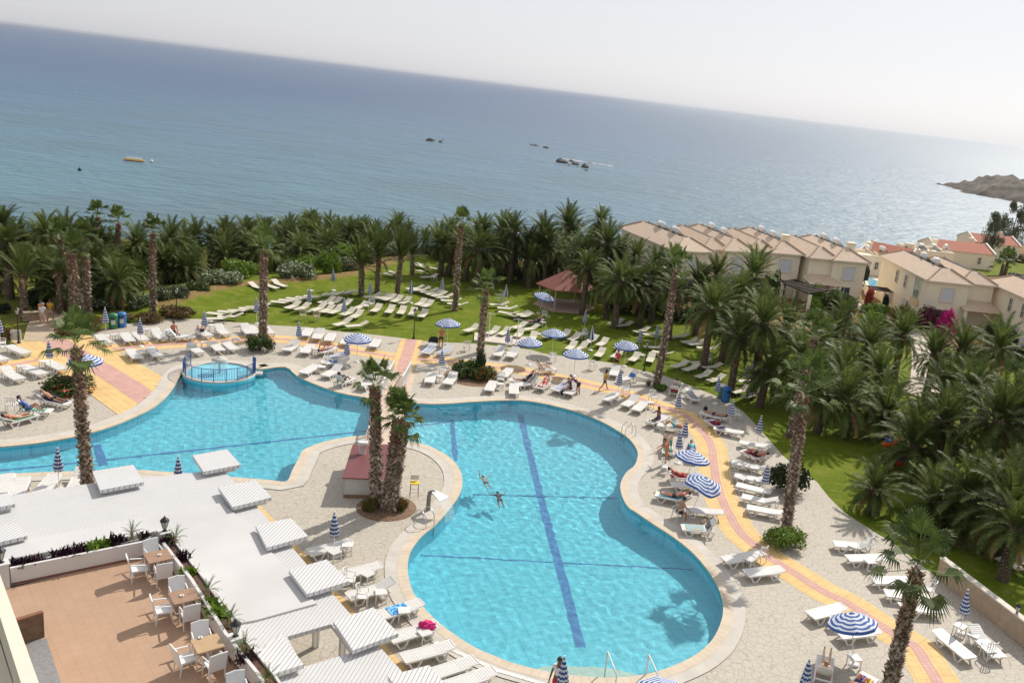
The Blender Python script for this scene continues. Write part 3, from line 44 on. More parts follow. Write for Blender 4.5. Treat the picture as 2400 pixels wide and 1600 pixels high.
BUSHES = [((-39.83, 68.29), 1.31, 1.04, 1.16, 'oleander', 'white flowered oleander left of the stubby palm trunk', 'shrub'), ((-37.87, 69.5), 1.25, 1.0, 1.33, 'oleander', 'white flowered oleander between the stubby trunk and the slim fan palm', 'shrub'), ((-37.13, 71.95), 0.95, 0.76, 1.66, 'oleander', 'white flowered oleander behind the lawn lamp post, left half', 'shrub'), ((-36.31, 73.26), 0.99, 0.79, 1.54, 'oleander', 'white flowered oleander behind the lawn lamp post, right half', 'shrub'), ((-36.23, 76.35), 1.23, 0.98, 1.34, 'green', "dull green hedge shrub at the dry bank's left end", 'shrub'), ((-35.73, 80.1), 2.29, 1.83, 1.55, 'oleander', 'broad pale flowered hedge shrub on the dry bank', 'shrub'), ((-36.04, 84.48), 2.14, 1.71, 1.94, 'bright', 'bright green hedge bush left of the tall grey palm', 'shrub'), ((-31.07, 85.78), 2.35, 1.88, 1.89, 'oleander', 'white speckled hedge bush right of the tall grey palm', 'shrub'), ((-33.09, 91.7), 2.31, 1.85, 1.49, 'bright', 'bright green hedge bush behind the white speckled one', 'shrub'), ((-29.22, 89.33), 1.48, 1.19, 2.89, 'bright', 'tall yellow green hedge bush below the belt palms', 'shrub'), ((-27.79, 91.65), 1.32, 1.06, 1.95, 'oleander', 'white speckled hedge bush left of the first plume palm', 'shrub'), ((-30.16, 98.84), 1.98, 1.59, 1.78, 'bright', 'light green bush behind the hedge near the plume palms', 'shrub'), ((-26.92, 95.87), 1.04, 0.83, 2.44, 'oleander', 'hedge bush between the first two plume palms', 'shrub'), ((-25.95, 102.52), 1.98, 1.59, 1.79, 'oleander', 'pale hedge bush behind the middle plume palm', 'shrub'), ((-28.51, 104.21), 1.49, 1.19, 1.52, 'bright', 'bright green bush behind the middle plume palm', 'shrub'), ((-37.42, 66.05), 1.36, 1.09, 0.69, 'rust', 'rust coloured low shrub behind the bins', 'shrub'), ((-35.27, 66.34), 1.16, 0.93, 0.88, 'rust', "rust coloured low shrub at the slim fan palm's foot", 'shrub'), ((-34.1, 68.56), 1.53, 1.23, 1.03, 'rust', 'reddish low hedge beside the lawn lamp post', 'shrub'), ((-40.67, 57.86), 0.71, 0.57, 1.28, 'rust', 'brownish shrub at the left edge by the lamp post', 'shrub'), ((-38.17, 60.94), 1.0, 0.8, 0.78, 'rust', 'brownish shrub at the right side of the garden path', 'shrub'), ((-37.37, 62.49), 0.86, 0.69, 1.21, 'rust', 'brownish shrub under the thick grey trunk', 'shrub'), ((-45.16, 64.17), 0.76, 0.61, 0.78, 'dark', 'dark green shrub at the left edge behind the lawn', 'shrub'), ((-43.89, 66.36), 0.87, 0.7, 1.77, 'dark', 'dark shrub in shade behind the walking people', 'shrub'), ((-42.24, 71.93), 0.67, 0.54, 1.32, 'dark', 'dark shrub in shade behind the oleanders', 'shrub'), ((-31.76, 50.57), 1.67, 1.34, 1.1, 'flower', 'round flower bed bush with red blooms beside the left palm', 'shrub'), ((-25.23, 62.64), 1.2, 0.96, 1.43, 'green', 'round clipped bush at the foot of the tall grey palm', 'shrub'), ((-10.08, 62.49), 1.33, 1.06, 1.57, 'green', 'large green bush in the round flower bed under the ivy palm', 'shrub'), ((-8.75, 62.23), 1.03, 0.83, 1.18, 'flower', 'red flowered bush in the round flower bed under the ivy palm', 'shrub'), ((-9.16, 62.87), 0.43, 0.43, 2.28, 'dark', 'dark ivy clump climbing the flower bed palm', 'shrub'), ((-10.65, 39.98), 0.39, 0.32, 0.9, 'flower', 'red flowered plant left of the palm trio', 'shrub'), ((-9.23, 40.46), 0.45, 0.36, 0.81, 'flower', 'red flowered plant right of the palm trio', 'shrub'), ((3.23, 65.37), 0.49, 0.39, 0.59, 'yucca', "spiky yellow green yucca left of the leaning palm's base", 'plant'), ((4.13, 64.83), 0.67, 0.54, 0.5, 'bright', "low green ground cover right of the leaning palm's base", 'shrub'), ((11.15, 48.73), 1.43, 0.86, 1.95, 'dark', 'dark rounded shrub behind the leaning palm on the right paving', 'shrub'), ((9.95, 41.79), 1.31, 1.05, 1.11, 'bright', "bright green creeper around the leaning palm's base on the right", 'shrub'), ((17.71, 103.0), 1.04, 0.94, 4.6, 'green', 'young green tree in front of the middle villa', 'shrub'), ((24.91, 101.0), 2.84, 1.98, 3.34, 'green', 'leafy green tree between the two nearest villas', 'shrub'), ((30.04, 103.51), 2.15, 1.72, 1.49, 'bright', 'yellow green shrub in the garden below the villa pool', 'shrub'), ((31.48, 98.0), 1.64, 1.15, 2.92, 'rust', "reddish green shrub under the villa's balcony window", 'shrub'), ((22.11, 99.5), 1.37, 0.96, 2.18, 'bright', 'yellow green shrub under the brown pergola', 'shrub'), ((22.68, 101.5), 0.97, 0.68, 3.59, 'bright', 'yellow green climber on the villa porch roof', 'shrub'), ((33.5, 123.03), 0.59, 0.59, 2.98, 'dark', 'dark cypress like shrub at the villa corner by the small pool', 'shrub'), ((29.7, 105.6), 0.69, 0.42, 3.0, 'redflower', 'red bougainvillea over the small pergola by the villa pool', 'bougainvillea'), ((34.06, 97.6), 1.28, 0.64, 3.21, 'magentadark', 'dark purple bougainvillea arching over the villa porch', 'bougainvillea'), ((36.02, 96.8), 1.24, 0.74, 3.27, 'magenta', 'bright magenta bougainvillea on the villa porch', 'bougainvillea'), ((31.82, 106.0), 0.51, 0.35, 2.26, 'dark', "dark shrub against the villa's side wall", 'shrub'), ((40.05, 94.0), 1.06, 0.75, 3.1, 'dark', 'dark shrub left of the rightmost villa', 'shrub'), ((39.13, 87.5), 0.9, 0.63, 3.78, 'dark', 'tall dark shrub at the right edge below the villa', 'shrub'), ((40.01, 86.5), 0.67, 0.47, 2.37, 'dark', 'dark low shrub at the right edge beside the path', 'shrub'), ((56.29, 155.11), 1.95, 1.56, 1.33, 'green', 'clipped hedge before the red roofed bungalow, left end', 'shrub'), ((60.91, 159.74), 1.43, 1.15, 1.49, 'green', 'clipped hedge before the red roofed bungalow, middle', 'shrub'), ((65.56, 166.37), 1.39, 1.11, 1.08, 'green', 'clipped hedge left of the feathery tree', 'shrub'), ((70.61, 170.07), 1.82, 1.46, 1.09, 'green', 'clipped hedge between the two feathery trees', 'shrub'), ((74.87, 172.47), 1.85, 1.48, 1.2, 'green', 'clipped hedge at the right edge behind the far lawn', 'shrub'), ((64.6, 147.6), 1.77, 1.41, 0.76, 'dark', 'dark low shrubs beside the small villa palms', 'shrub'), ((72.98, 166.85), 1.2, 0.96, 1.29, 'rust', 'brown rounded shrub on the far lawn at the right edge', 'shrub'), ((38.48, 135.33), 1.26, 1.01, 2.28, 'dark', 'dark shrubs between the villa and the bungalows', 'shrub'), ((33.89, 97.94), 1.07, 0.86, 1.55, 'rust', 'reddish shrub below the purple bougainvillea', 'shrub'), ((29.28, 96.51), 0.84, 0.67, 1.49, 'bright', 'lime coloured shrub in the garden gap', 'shrub'), ((33.14, 77.32), 1.19, 0.95, 1.97, 'green', 'shaded shrub in the dark right belt', 'shrub'), ((17.85, 43.83), 0.91, 0.73, 1.44, 'dark', "dark shrub behind the bottom right palm's crown", 'shrub')]
POOL = [(-31.89, 41.33), (-30.15, 42.14), (-29.0, 42.94), (-28.1, 43.86), (-27.46, 44.72), (-26.84, 46.1), (-26.45, 47.83), (-26.25, 49.6), (-26.5, 51.73), (-26.93, 53.52), (-27.46, 55.16), (-27.78, 56.98), (-27.03, 58.2), (-25.46, 58.87), (-24.12, 58.91), (-23.52, 58.57), (-22.23, 59.71), (-20.8, 58.11), (-19.03, 56.87), (-17.27, 55.93), (-15.45, 55.6), (-13.64, 55.51), (-11.91, 55.72), (-10.56, 56.11), (-8.61, 57.28), (-6.2, 58.53), (-4.72, 58.73), (-3.04, 58.33), (-1.35, 57.6), (-0.13, 56.64), (0.92, 55.46), (1.8, 54.18), (2.29, 52.84), (2.5, 51.47), (2.31, 49.72), (1.87, 48.62), (1.58, 47.29), (1.54, 46.1), (1.75, 44.76), (2.05, 43.9), (2.4, 43.5), (3.3, 42.36), (4.37, 41.09), (5.26, 39.64), (5.88, 38.02), (6.21, 36.55), (6.26, 35.12), (6.02, 33.8), (5.56, 32.51), (4.86, 31.4), (3.97, 30.51), (3.03, 29.82), (2.09, 29.4), (1.08, 29.17), (-0.13, 29.1), (-1.16, 29.19), (-2.2, 29.42), (-2.87, 29.69), (-3.76, 30.1), (-5.0, 31.05), (-5.94, 32.0), (-6.81, 33.21), (-7.31, 34.32), (-7.67, 35.54), (-7.82, 36.79), (-7.66, 38.21), (-7.32, 39.42), (-7.05, 40.92), (-6.83, 43.14), (-7.07, 45.02), (-7.6, 46.51), (-8.48, 47.82), (-9.63, 48.78), (-10.89, 49.23), (-12.03, 49.46), (-13.34, 49.33), (-14.33, 48.79), (-15.32, 47.77), (-15.89, 46.75), (-16.07, 46.04), (-15.92, 45.15), (-15.69, 43.58), (-15.46, 42.14), (-16.17, 42.03), (-16.98, 41.96), (-18.21, 41.84), (-21.85, 41.49), (-22.75, 41.33), (-25.01, 40.53), (-26.93, 39.75), (-28.09, 39.14), (-29.66, 38.29)]
DECK = [(-36.03, 46.94), (-41.38, 54.23), (-39.89, 57.71), (-39.39, 58.08), (-38.53, 60.4), (-37.5, 60.73), (-37.06, 61.56), (-36.96, 63.86), (-36.01, 65.86), (-34.66, 67.8), (-32.53, 68.72), (-30.14, 69.02), (-28.16, 69.11), (-24.41, 70.08), (-21.8, 69.93), (-19.76, 70.21), (-16.77, 70.25), (-14.44, 70.14), (-11.09, 71.19), (-6.43, 71.39), (-5.29, 70.74), (-2.16, 70.66), (0.16, 70.4), (2.9, 69.25), (4.55, 68.6), (5.88, 67.42), (7.01, 66.35), (8.18, 65.21), (9.63, 63.22), (10.07, 62.19), (10.51, 60.5), (11.21, 57.13), (11.84, 54.08), (12.71, 51.9), (13.27, 50.6), (13.57, 48.53), (14.05, 46.69), (14.91, 45.19), (15.95, 43.58), (16.75, 41.48), (17.26, 40.31), (19.23, 34.8), (19.77, 33.37), (17.44, 28.09), (-1.31, 22.94), (-8.65, 21.75), (-13.0, 16.0), (-24.0, 26.0), (-40.0, 36.0)]
RINGPATH = [(-36.01, 56.6), (-34.38, 58.68), (-32.95, 60.19), (-30.48, 62.21), (-27.51, 64.52), (-25.18, 65.94), (-21.88, 66.03), (-18.32, 65.31), (-14.93, 65.0), (-12.57, 65.52), (-10.06, 65.42), (-7.15, 65.5), (-5.46, 65.21), (-3.35, 64.68), (-1.26, 64.03), (1.19, 63.17), (3.19, 61.69), (5.1, 60.38), (5.97, 59.34), (6.79, 56.85), (7.2, 54.63), (7.13, 51.89), (7.06, 48.61), (7.24, 45.75), (7.47, 44.36), (7.64, 43.26), (8.02, 42.03), (8.61, 41.02), (8.9, 40.32), (9.81, 39.26), (11.06, 37.66), (12.16, 36.7), (13.37, 34.96), (14.23, 34.01), (14.37, 32.81), (14.45, 31.26), (14.22, 29.28)]
LEFTPATH = [(-38.6, 51.52), (-37.58, 53.35), (-36.8, 54.91), (-36.37, 56.7)]
WIDEPATH = [(-38.96, 60.04), (-35.31, 57.12), (-30.81, 53.79), (-25.85, 49.75)]
MIDPATH = [(-15.94, 70.12), (-15.85, 69.59), (-14.42, 60.46)]
FRONTPATH = [(-16.4, 39.79), (-14.74, 38.01), (-11.68, 34.57), (-8.8, 31.3), (-7.29, 29.62), (-5.81, 27.98), (-4.18, 26.2)]
BRIDGE = [(-14.5, 61.21), (-13.71, 56.15), (-13.0, 51.82), (-12.41, 48.05)]
RAILS = [[(-15.05, 61.25), (-14.51, 56.07)], [(-13.89, 61.46), (-13.64, 58.03)], [(-13.58, 50.48), (-13.04, 48.18)]]
GARDENPATH = [(-38.87, 58.9), (-40.24, 61.27), (-41.33, 63.33), (-41.85, 64.79), (-41.79, 65.9)]
DRYBANK = [(-36.54, 70.62), (-35.8, 77.07), (-33.69, 81.25), (-31.1, 83.86), (-26.86, 90.44), (-25.42, 99.81), (-24.01, 106.82)]
LANES = [((-5.53, 58.32), (0.29, 32.01), 0.42), ((-7.92, 37.8), (5.23, 39.7), 0.11), ((-30.42, 40.13), (-25.59, 43.38), 0.2), ((-25.59, 43.38), (-13.98, 51.63), 0.2), ((-13.98, 51.63), (-9.66, 55.53), 0.2), ((-26.92, 45.07), (-25.24, 42.77), 0.4), ((-9.72, 55.81), (-8.23, 49.57), 0.25), ((-6.45, 45.25), (2.13, 47.24), 0.08)]
SLAB = [(-11.2, 71.83), (-11.53, 74.18), (-8.4, 74.58), (-6.85, 74.95), (-6.54, 71.91), (-8.03, 71.91)]
KROOF = [(-12.31, 40.95, 1.15), (-9.84, 41.51, 1.15), (-11.15, 45.8, 1.15), (-13.08, 45.17, 1.15)]
ROOF = [(-25.15, 30.83, 2.65), (-20.81, 34.44, 2.65), (-16.54, 37.19, 2.65), (-13.35, 33.71, 2.65), (-10.29, 30.2, 2.65), (-7.72, 27.32, 2.65), (-5.12, 24.45, 2.65), (-3.22, 22.35, 2.65), (-6.07, 20.39, 2.65), (-10.35, 23.36, 2.65), (-13.9, 29.08, 2.65), (-16.26, 31.38, 2.65), (-20.29, 28.0, 2.65), (-21.53, 27.09, 2.65)]
ROOFHOLE = [(-9.28, 25.65, 2.65), (-8.16, 26.62, 2.65), (-7.02, 25.24, 2.65), (-8.25, 24.22, 2.65)]
MEMBRANE = [(-21.75, 28.43, 2.73), (-20.23, 29.44, 2.73), (-17.38, 32.05, 2.73), (-15.18, 33.96, 2.73), (-13.36, 32.46, 2.73), (-11.85, 30.72, 2.73), (-9.38, 27.97, 2.73), (-8.99, 27.63, 2.73), (-10.54, 26.24, 2.73), (-10.98, 25.98, 2.73), (-13.84, 28.95, 2.73), (-16.19, 31.24, 2.73), (-20.2, 27.87, 2.73), (-20.94, 27.31, 2.73)]
PANELS = [[(-8.01, 26.34, 2.95), (-6.98, 27.44, 2.95), (-5.77, 26.12, 2.95), (-6.92, 24.93, 2.95)], [(-10.54, 29.12, 2.95), (-9.51, 30.17, 2.95), (-8.26, 28.89, 2.95), (-9.38, 27.74, 2.95)], [(-12.95, 32.03, 2.95), (-11.91, 32.98, 2.95), (-10.76, 31.72, 2.95), (-11.88, 30.47, 2.95)], [(-15.68, 34.83, 2.95), (-14.57, 35.95, 2.95), (-13.3, 34.53, 2.95), (-14.4, 33.28, 2.95)], [(-18.12, 37.63, 2.95), (-17.05, 38.73, 2.95), (-15.78, 37.28, 2.95), (-16.92, 36.13, 2.95)], [(-21.09, 34.93, 2.95), (-19.93, 35.99, 2.95), (-18.68, 34.51, 2.95), (-19.85, 33.35, 2.95)], [(-23.68, 31.48, 2.95), (-22.87, 32.22, 2.95), (-22.05, 31.45, 2.95), (-22.85, 30.56, 2.95)], [(-5.53, 23.89, 2.95), (-4.43, 24.66, 2.95), (-3.48, 23.54, 2.95), (-4.52, 22.64, 2.95)], [(-9.71, 24.22, 2.95), (-9.37, 25.35, 2.95), (-8.13, 23.95, 2.95), (-8.9, 23.28, 2.95)], [(-21.9, 29.22, 2.95), (-21.12, 30.13, 2.95), (-20.16, 29.29, 2.95), (-20.99, 28.37, 2.95)]]
POSTS = [(-9.46, 29.0)]
TERR = [(-18.6, 25.89, 3.0), (-15.72, 28.79, 3.0), (-15.25, 28.95, 3.0), (-13.82, 27.64, 3.0), (-10.74, 24.22, 3.0), (-8.65, 22.09, 3.0), (-8.9, 19.49, 3.0), (-12.36, 18.9, 3.0), (-17.07, 21.55, 3.0), (-19.16, 25.36, 3.0)]
PWALL = [(-18.59, 26.1, 3.62), (-15.24, 29.01, 3.62)]
PWALL2 = [(-14.97, 28.79, 3.62), (-12.97, 26.72, 3.62), (-10.53, 23.93, 3.62), (-8.91, 22.33, 3.62), (-7.14, 20.28, 3.62)]
TTAB = [(-14.55, 27.72, 3.74), (-12.61, 25.57, 3.74), (-10.8, 23.32, 3.74), (-8.79, 21.21, 3.74)]
ASH = [(-14.53, 27.76, 3.76), (-12.66, 25.53, 3.76), (-11.11, 23.51, 3.76)]
PIERS = [(-15.23, 29.49, 3.7), (-10.21, 23.88, 3.7), (-18.77, 25.94, 3.9)]
PLANTS = [(-18.6, 26.54, 3.55), (-18.24, 26.85, 3.55), (-17.66, 27.41, 3.55), (-17.34, 27.8, 3.55), (-16.95, 28.18, 3.55), (-16.71, 28.36, 3.55), (-16.53, 28.65, 3.55), (-15.83, 29.24, 3.55), (-14.91, 29.1, 3.55), (-13.95, 28.22, 3.55), (-13.28, 27.32, 3.55), (-11.77, 25.65, 3.55), (-11.31, 25.18, 3.55), (-9.58, 23.14, 3.55)]
TPALMS = [(-16.18, 29.04, 3.5), (-14.65, 29.1, 3.5), (-12.09, 26.13, 3.5), (-10.72, 24.64, 3.5), (-9.75, 23.4, 3.5), (-8.51, 22.03, 3.5)]
PARAPET = [(-17.41, 23.76, 5.5), (-12.61, 18.48, 5.5), (-13.0, 18.41, 5.5), (-16.09, 21.86, 5.5)]
LEDGE = [(-16.18, 21.91, 4.6), (-13.3, 18.73, 4.6), (-14.47, 18.52, 4.6), (-16.81, 21.77, 4.6)]
STAIR = [(-16.32, 23.4, 3.0), (-15.85, 23.62, 3.0), (-14.14, 21.63, 3.0), (-14.77, 21.51, 3.0)]
STAIRWALL = [(-16.42, 23.1, 3.0), (-15.94, 23.68, 3.0)]
PERG = [(18.8, 102.86, 2.6), (20.74, 105.05, 2.6), (23.67, 100.83, 2.6), (21.08, 97.83, 2.6)]
PLACES = {'a5': (-31.66, 63.08), 'a6': (-30.71, 63.63), 'a13': (-28.9, 60.31), 'e4': (-31.26, 45.25), 'e5': (-31.24, 46.87), 'e6': (-31.05, 48.17), 'bh': (-20.66, 63.51), 'bi': (-19.71, 62.46), 'f1': (-19.65, 61.07), 'fr': (-17.57, 57.83), 'bk': (-13.81, 67.23), 'bl': (-12.64, 67.12), 'f3': (-10.81, 60.19), 'ga': (-6.51, 62.59), 'gc': (-4.43, 61.72), 'gd': (-3.24, 61.55), 'gd2': (-2.42, 61.04), 'ge': (-4.36, 66.28), 'gg': (1.34, 66.06), 'gk': (5.08, 63.88), 'gk2': (5.39, 65.49), 'gl': (6.55, 63.01), 'n1': (3.71, 57.12), 'n2': (4.61, 56.18), 'n3': (4.3, 52.25), 'n4': (5.78, 52.05), 'n5': (5.2, 48.37), 'gv': (4.3, 45.35), 'kx': (5.28, 42.18), 'n6': (7.68, 59.51), 'n7': (7.64, 57.94), 'mb': (9.89, 52.93), 'l1': (9.82, 31.14), 'l2': (11.03, 30.34), 'c1': (-7.3, 79.29), 'jb': (-7.19, 31.31), 'jp': (-6.24, 30.01)}
POOLSTEP = [(-1.5, 29.57), (-1.02, 30.04), (0.22, 30.29), (1.47, 30.43), (2.77, 30.18)]
LAMPS = [(-39.72, 57.93), (-33.96, 67.98), (-15.87, 70.5), (2.93, 69.27)]
BINS = [(-36.54, 63.73), (-36.22, 64.29), (8.75, 64.65), (8.97, 63.97)]
SHOWERS = [(-10.2, 73.18), (-7.74, 72.39)]
GAZ = [(-5.03, 87.73)]
KIOSK = [(-12.36, 41.49), (-11.08, 41.72)]
BASIN = [(-25.76, 56.95)]
STOOL = [(-8.97, 42.13)]
SPOUT = [(-7.96, 40.89)]
LADDER = [(-8.05, 39.0), (-7.32, 39.42), (1.72, 54.54)]
STONEWALL = [(-42.64, 62.83), (-41.88, 63.56)]
SIGN = [(-39.92, 57.98), (-39.68, 58.24)]
WALL = [(17.15, 40.28), (19.25, 34.85), (19.81, 33.45)]
TWINBED = [(-9.96, 40.46)]
BLUEPANEL = [(-23.33, 57.57)]
STEPRAIL = [(1.6, 29.17), (2.23, 29.3)]
FARROAD = [(25.01, 71.93), (27.82, 75.71), (33.24, 96.25), (30.16, 102.86), (31.13, 110.39)]
FARROAD2 = [(41.29, 88.32), (42.47, 95.53), (41.13, 98.62)]
FARLAWN = [(57.33, 153.59), (66.72, 167.93), (75.74, 171.91), (73.58, 160.29), (67.13, 151.02), (57.95, 144.21)]
VPOOL = [(33.83, 125.3), (35.82, 129.36), (36.62, 125.46), (34.28, 117.82)]
TREES = [(66.04, 163.95), (75.72, 179.41)]
SMALLPALMS = [(60.61, 144.52), (61.43, 145.03)]
PLAY = [(19.04, 56.54), (19.2, 54.75), (19.16, 53.34)]
SEAROCKS = [(-112.1, 510.38, 7), (-106.62, 509.28, 3), (-109.33, 528.81, 2.0), (-111.79, 522.03, 2), (-62.74, 583.08, 9), (-54.25, 571.62, 5), (-35.95, 471.0, 8), (-31.71, 485.25, 4), (-28.69, 467.86, 6), (-26.6, 456.26, 3), (-22.99, 456.42, 5.5), (-21.37, 439.47, 2.5), (-31.17, 457.47, 2)]
BOAT = (-149.46, 273.99)
BUOY = (-145.68, 276.94)
BUOY2 = (-146.42, 241.5)
HEAD = [(234.34, 690.87), (234.57, 675.74), (233.57, 656.53), (230.79, 633.18), (237.93, 622.03), (245.76, 613.67), (254.52, 597.12), (265.62, 584.33)]
PEOPLE = {'walkwhite': (-40.91, 62.38), 'walkyellow': (-41.13, 63.6), 'walkback': (-41.46, 63.1), 'man': (-13.35, 68.98), 'woman': (-0.05, 63.2), 'bend': (-1.93, 61.46), 'sitdark': (-2.41, 61.4), 'umbwoman': (0.72, 68.64), 'seatG': (-5.3, 62.04), 'seatK': (4.56, 43.19), 'redwoman': (-0.42, 27.75), 'swim1': (-5.83, 45.39), 'swim2': (-4.81, 43.71), 'standN': (4.1, 50.51)}

# ------------------------------------------------------------------ material helpers
MATS = {}
class NT:
    def __init__(s, name):
        s.m = bpy.data.materials.new(name); s.m.use_nodes = True; s.t = s.m.node_tree
        s.b = s.t.nodes['Principled BSDF']; s.out = s.t.nodes['Material Output']
    def n(s, typ, **kw):
        nd = s.t.nodes.new(typ)
        for k, v in kw.items():
            if k.startswith('i_'):
                nd.inputs[k[2:]].default_value = v
            else: setattr(nd, k, v)
        return nd
    def l(s, a, b): s.t.links.new(a, b)
    def coord(s, which='Object'): return s.n('ShaderNodeTexCoord').outputs[which]
    def noise(s, scale, detail=4, vec=None, rough=.55):
        nd = s.n('ShaderNodeTexNoise'); nd.inputs['Scale'].default_value = scale; nd.inputs['Detail'].default_value = detail; nd.inputs['Roughness'].default_value = rough
        s.l(vec if vec else s.coord(), nd.inputs['Vector']); return nd.outputs['Fac']
    def ramp(s, fac, stops, interp='LINEAR'):
        nd = s.n('ShaderNodeValToRGB'); e = nd.color_ramp.elements; nd.color_ramp.interpolation = interp
        while len(e) > 1: e.remove(e[-1])
        e[0].position = stops[0][0]; e[0].color = (*stops[0][1], 1)
        for p, c in stops[1:]:
            q = e.new(p); q.color = (*c, 1)
        s.l(fac, nd.inputs[0]); return nd.outputs[0]
    def mix(s, fac, a, b, blend='MIX'):
        nd = s.n('ShaderNodeMix', data_type='RGBA', blend_type=blend)
        for sock, v in ((nd.inputs[0], fac), (nd.inputs[6], a), (nd.inputs[7], b)):
            if isinstance(v, (int, float)): sock.default_value = v
            elif isinstance(v, tuple): sock.default_value = (*v, 1)
            else: s.l(v, sock)
        return nd.outputs[2]
    def math(s, op, a, b=0.0):
        nd = s.n('ShaderNodeMath', operation=op)
        for i, v in enumerate((a, b)):
            if isinstance(v, (int, float)): nd.inputs[i].default_value = v
            else: s.l(v, nd.inputs[i])
        return nd.outputs[0]
    def base(s, c):
        if isinstance(c, tuple): s.b.inputs['Base Color'].default_value = (*c, 1)
        else: s.l(c, s.b.inputs['Base Color'])
    def rough(s, v): s.b.inputs['Roughness'].default_value = v
    def bump(s, h, strength=.3, dist=.02):
        nd = s.n('ShaderNodeBump'); nd.inputs['Strength'].default_value = strength; nd.inputs['Distance'].default_value = dist
        s.l(h, nd.inputs['Height']); s.l(nd.outputs[0], s.b.inputs['Normal']); return nd
def plain(name, c, rough=.6, var=.12, scale=3., metallic=0., bumpy=0.):
    if name in MATS: return MATS[name]
    t = NT(name); f = t.noise(scale, 5)
    t.base(t.ramp(f, [(.3, tuple(x * (1 - var) for x in c)), (.7, tuple(min(1, x * (1 + var)) for x in c))])); t.rough(rough)
    t.b.inputs['Metallic'].default_value = metallic
    if bumpy: t.bump(t.noise(scale * 8, 6), bumpy, .02)
    MATS[name] = t.m; return t.m
def leafy(name, c1, c2, rough=.45, trans=.25, extra=None, extra_amount=.0):
    if name in MATS: return MATS[name]
    t = NT(name); gi = t.n('ShaderNodeNewGeometry').outputs['Random Per Island']; oi = t.n('ShaderNodeObjectInfo').outputs['Random']
    c = t.mix(gi, c1, c2)
    if extra: c = t.mix(t.math('GREATER_THAN', t.math('FRACT', t.math('MULTIPLY', gi, 7.31)), 1 - extra_amount), c, extra)
    hs = t.n('ShaderNodeHueSaturation'); t.l(c, hs.inputs['Color']); t.l(t.math('ADD', t.math('MULTIPLY', oi, .5), .75), hs.inputs['Value'])
    t.base(hs.outputs[0]); t.rough(rough); t.b.inputs['Specular IOR Level'].default_value = .22
    tr = t.n('ShaderNodeBsdfTranslucent'); t.l(hs.outputs[0], tr.inputs[0]); ms = t.n('ShaderNodeMixShader'); ms.inputs[0].default_value = trans
    t.l(t.b.outputs[0], ms.inputs[1]); t.l(tr.outputs[0], ms.inputs[2]); t.l(ms.outputs[0], t.out.inputs[0])
    MATS[name] = t.m; return t.m

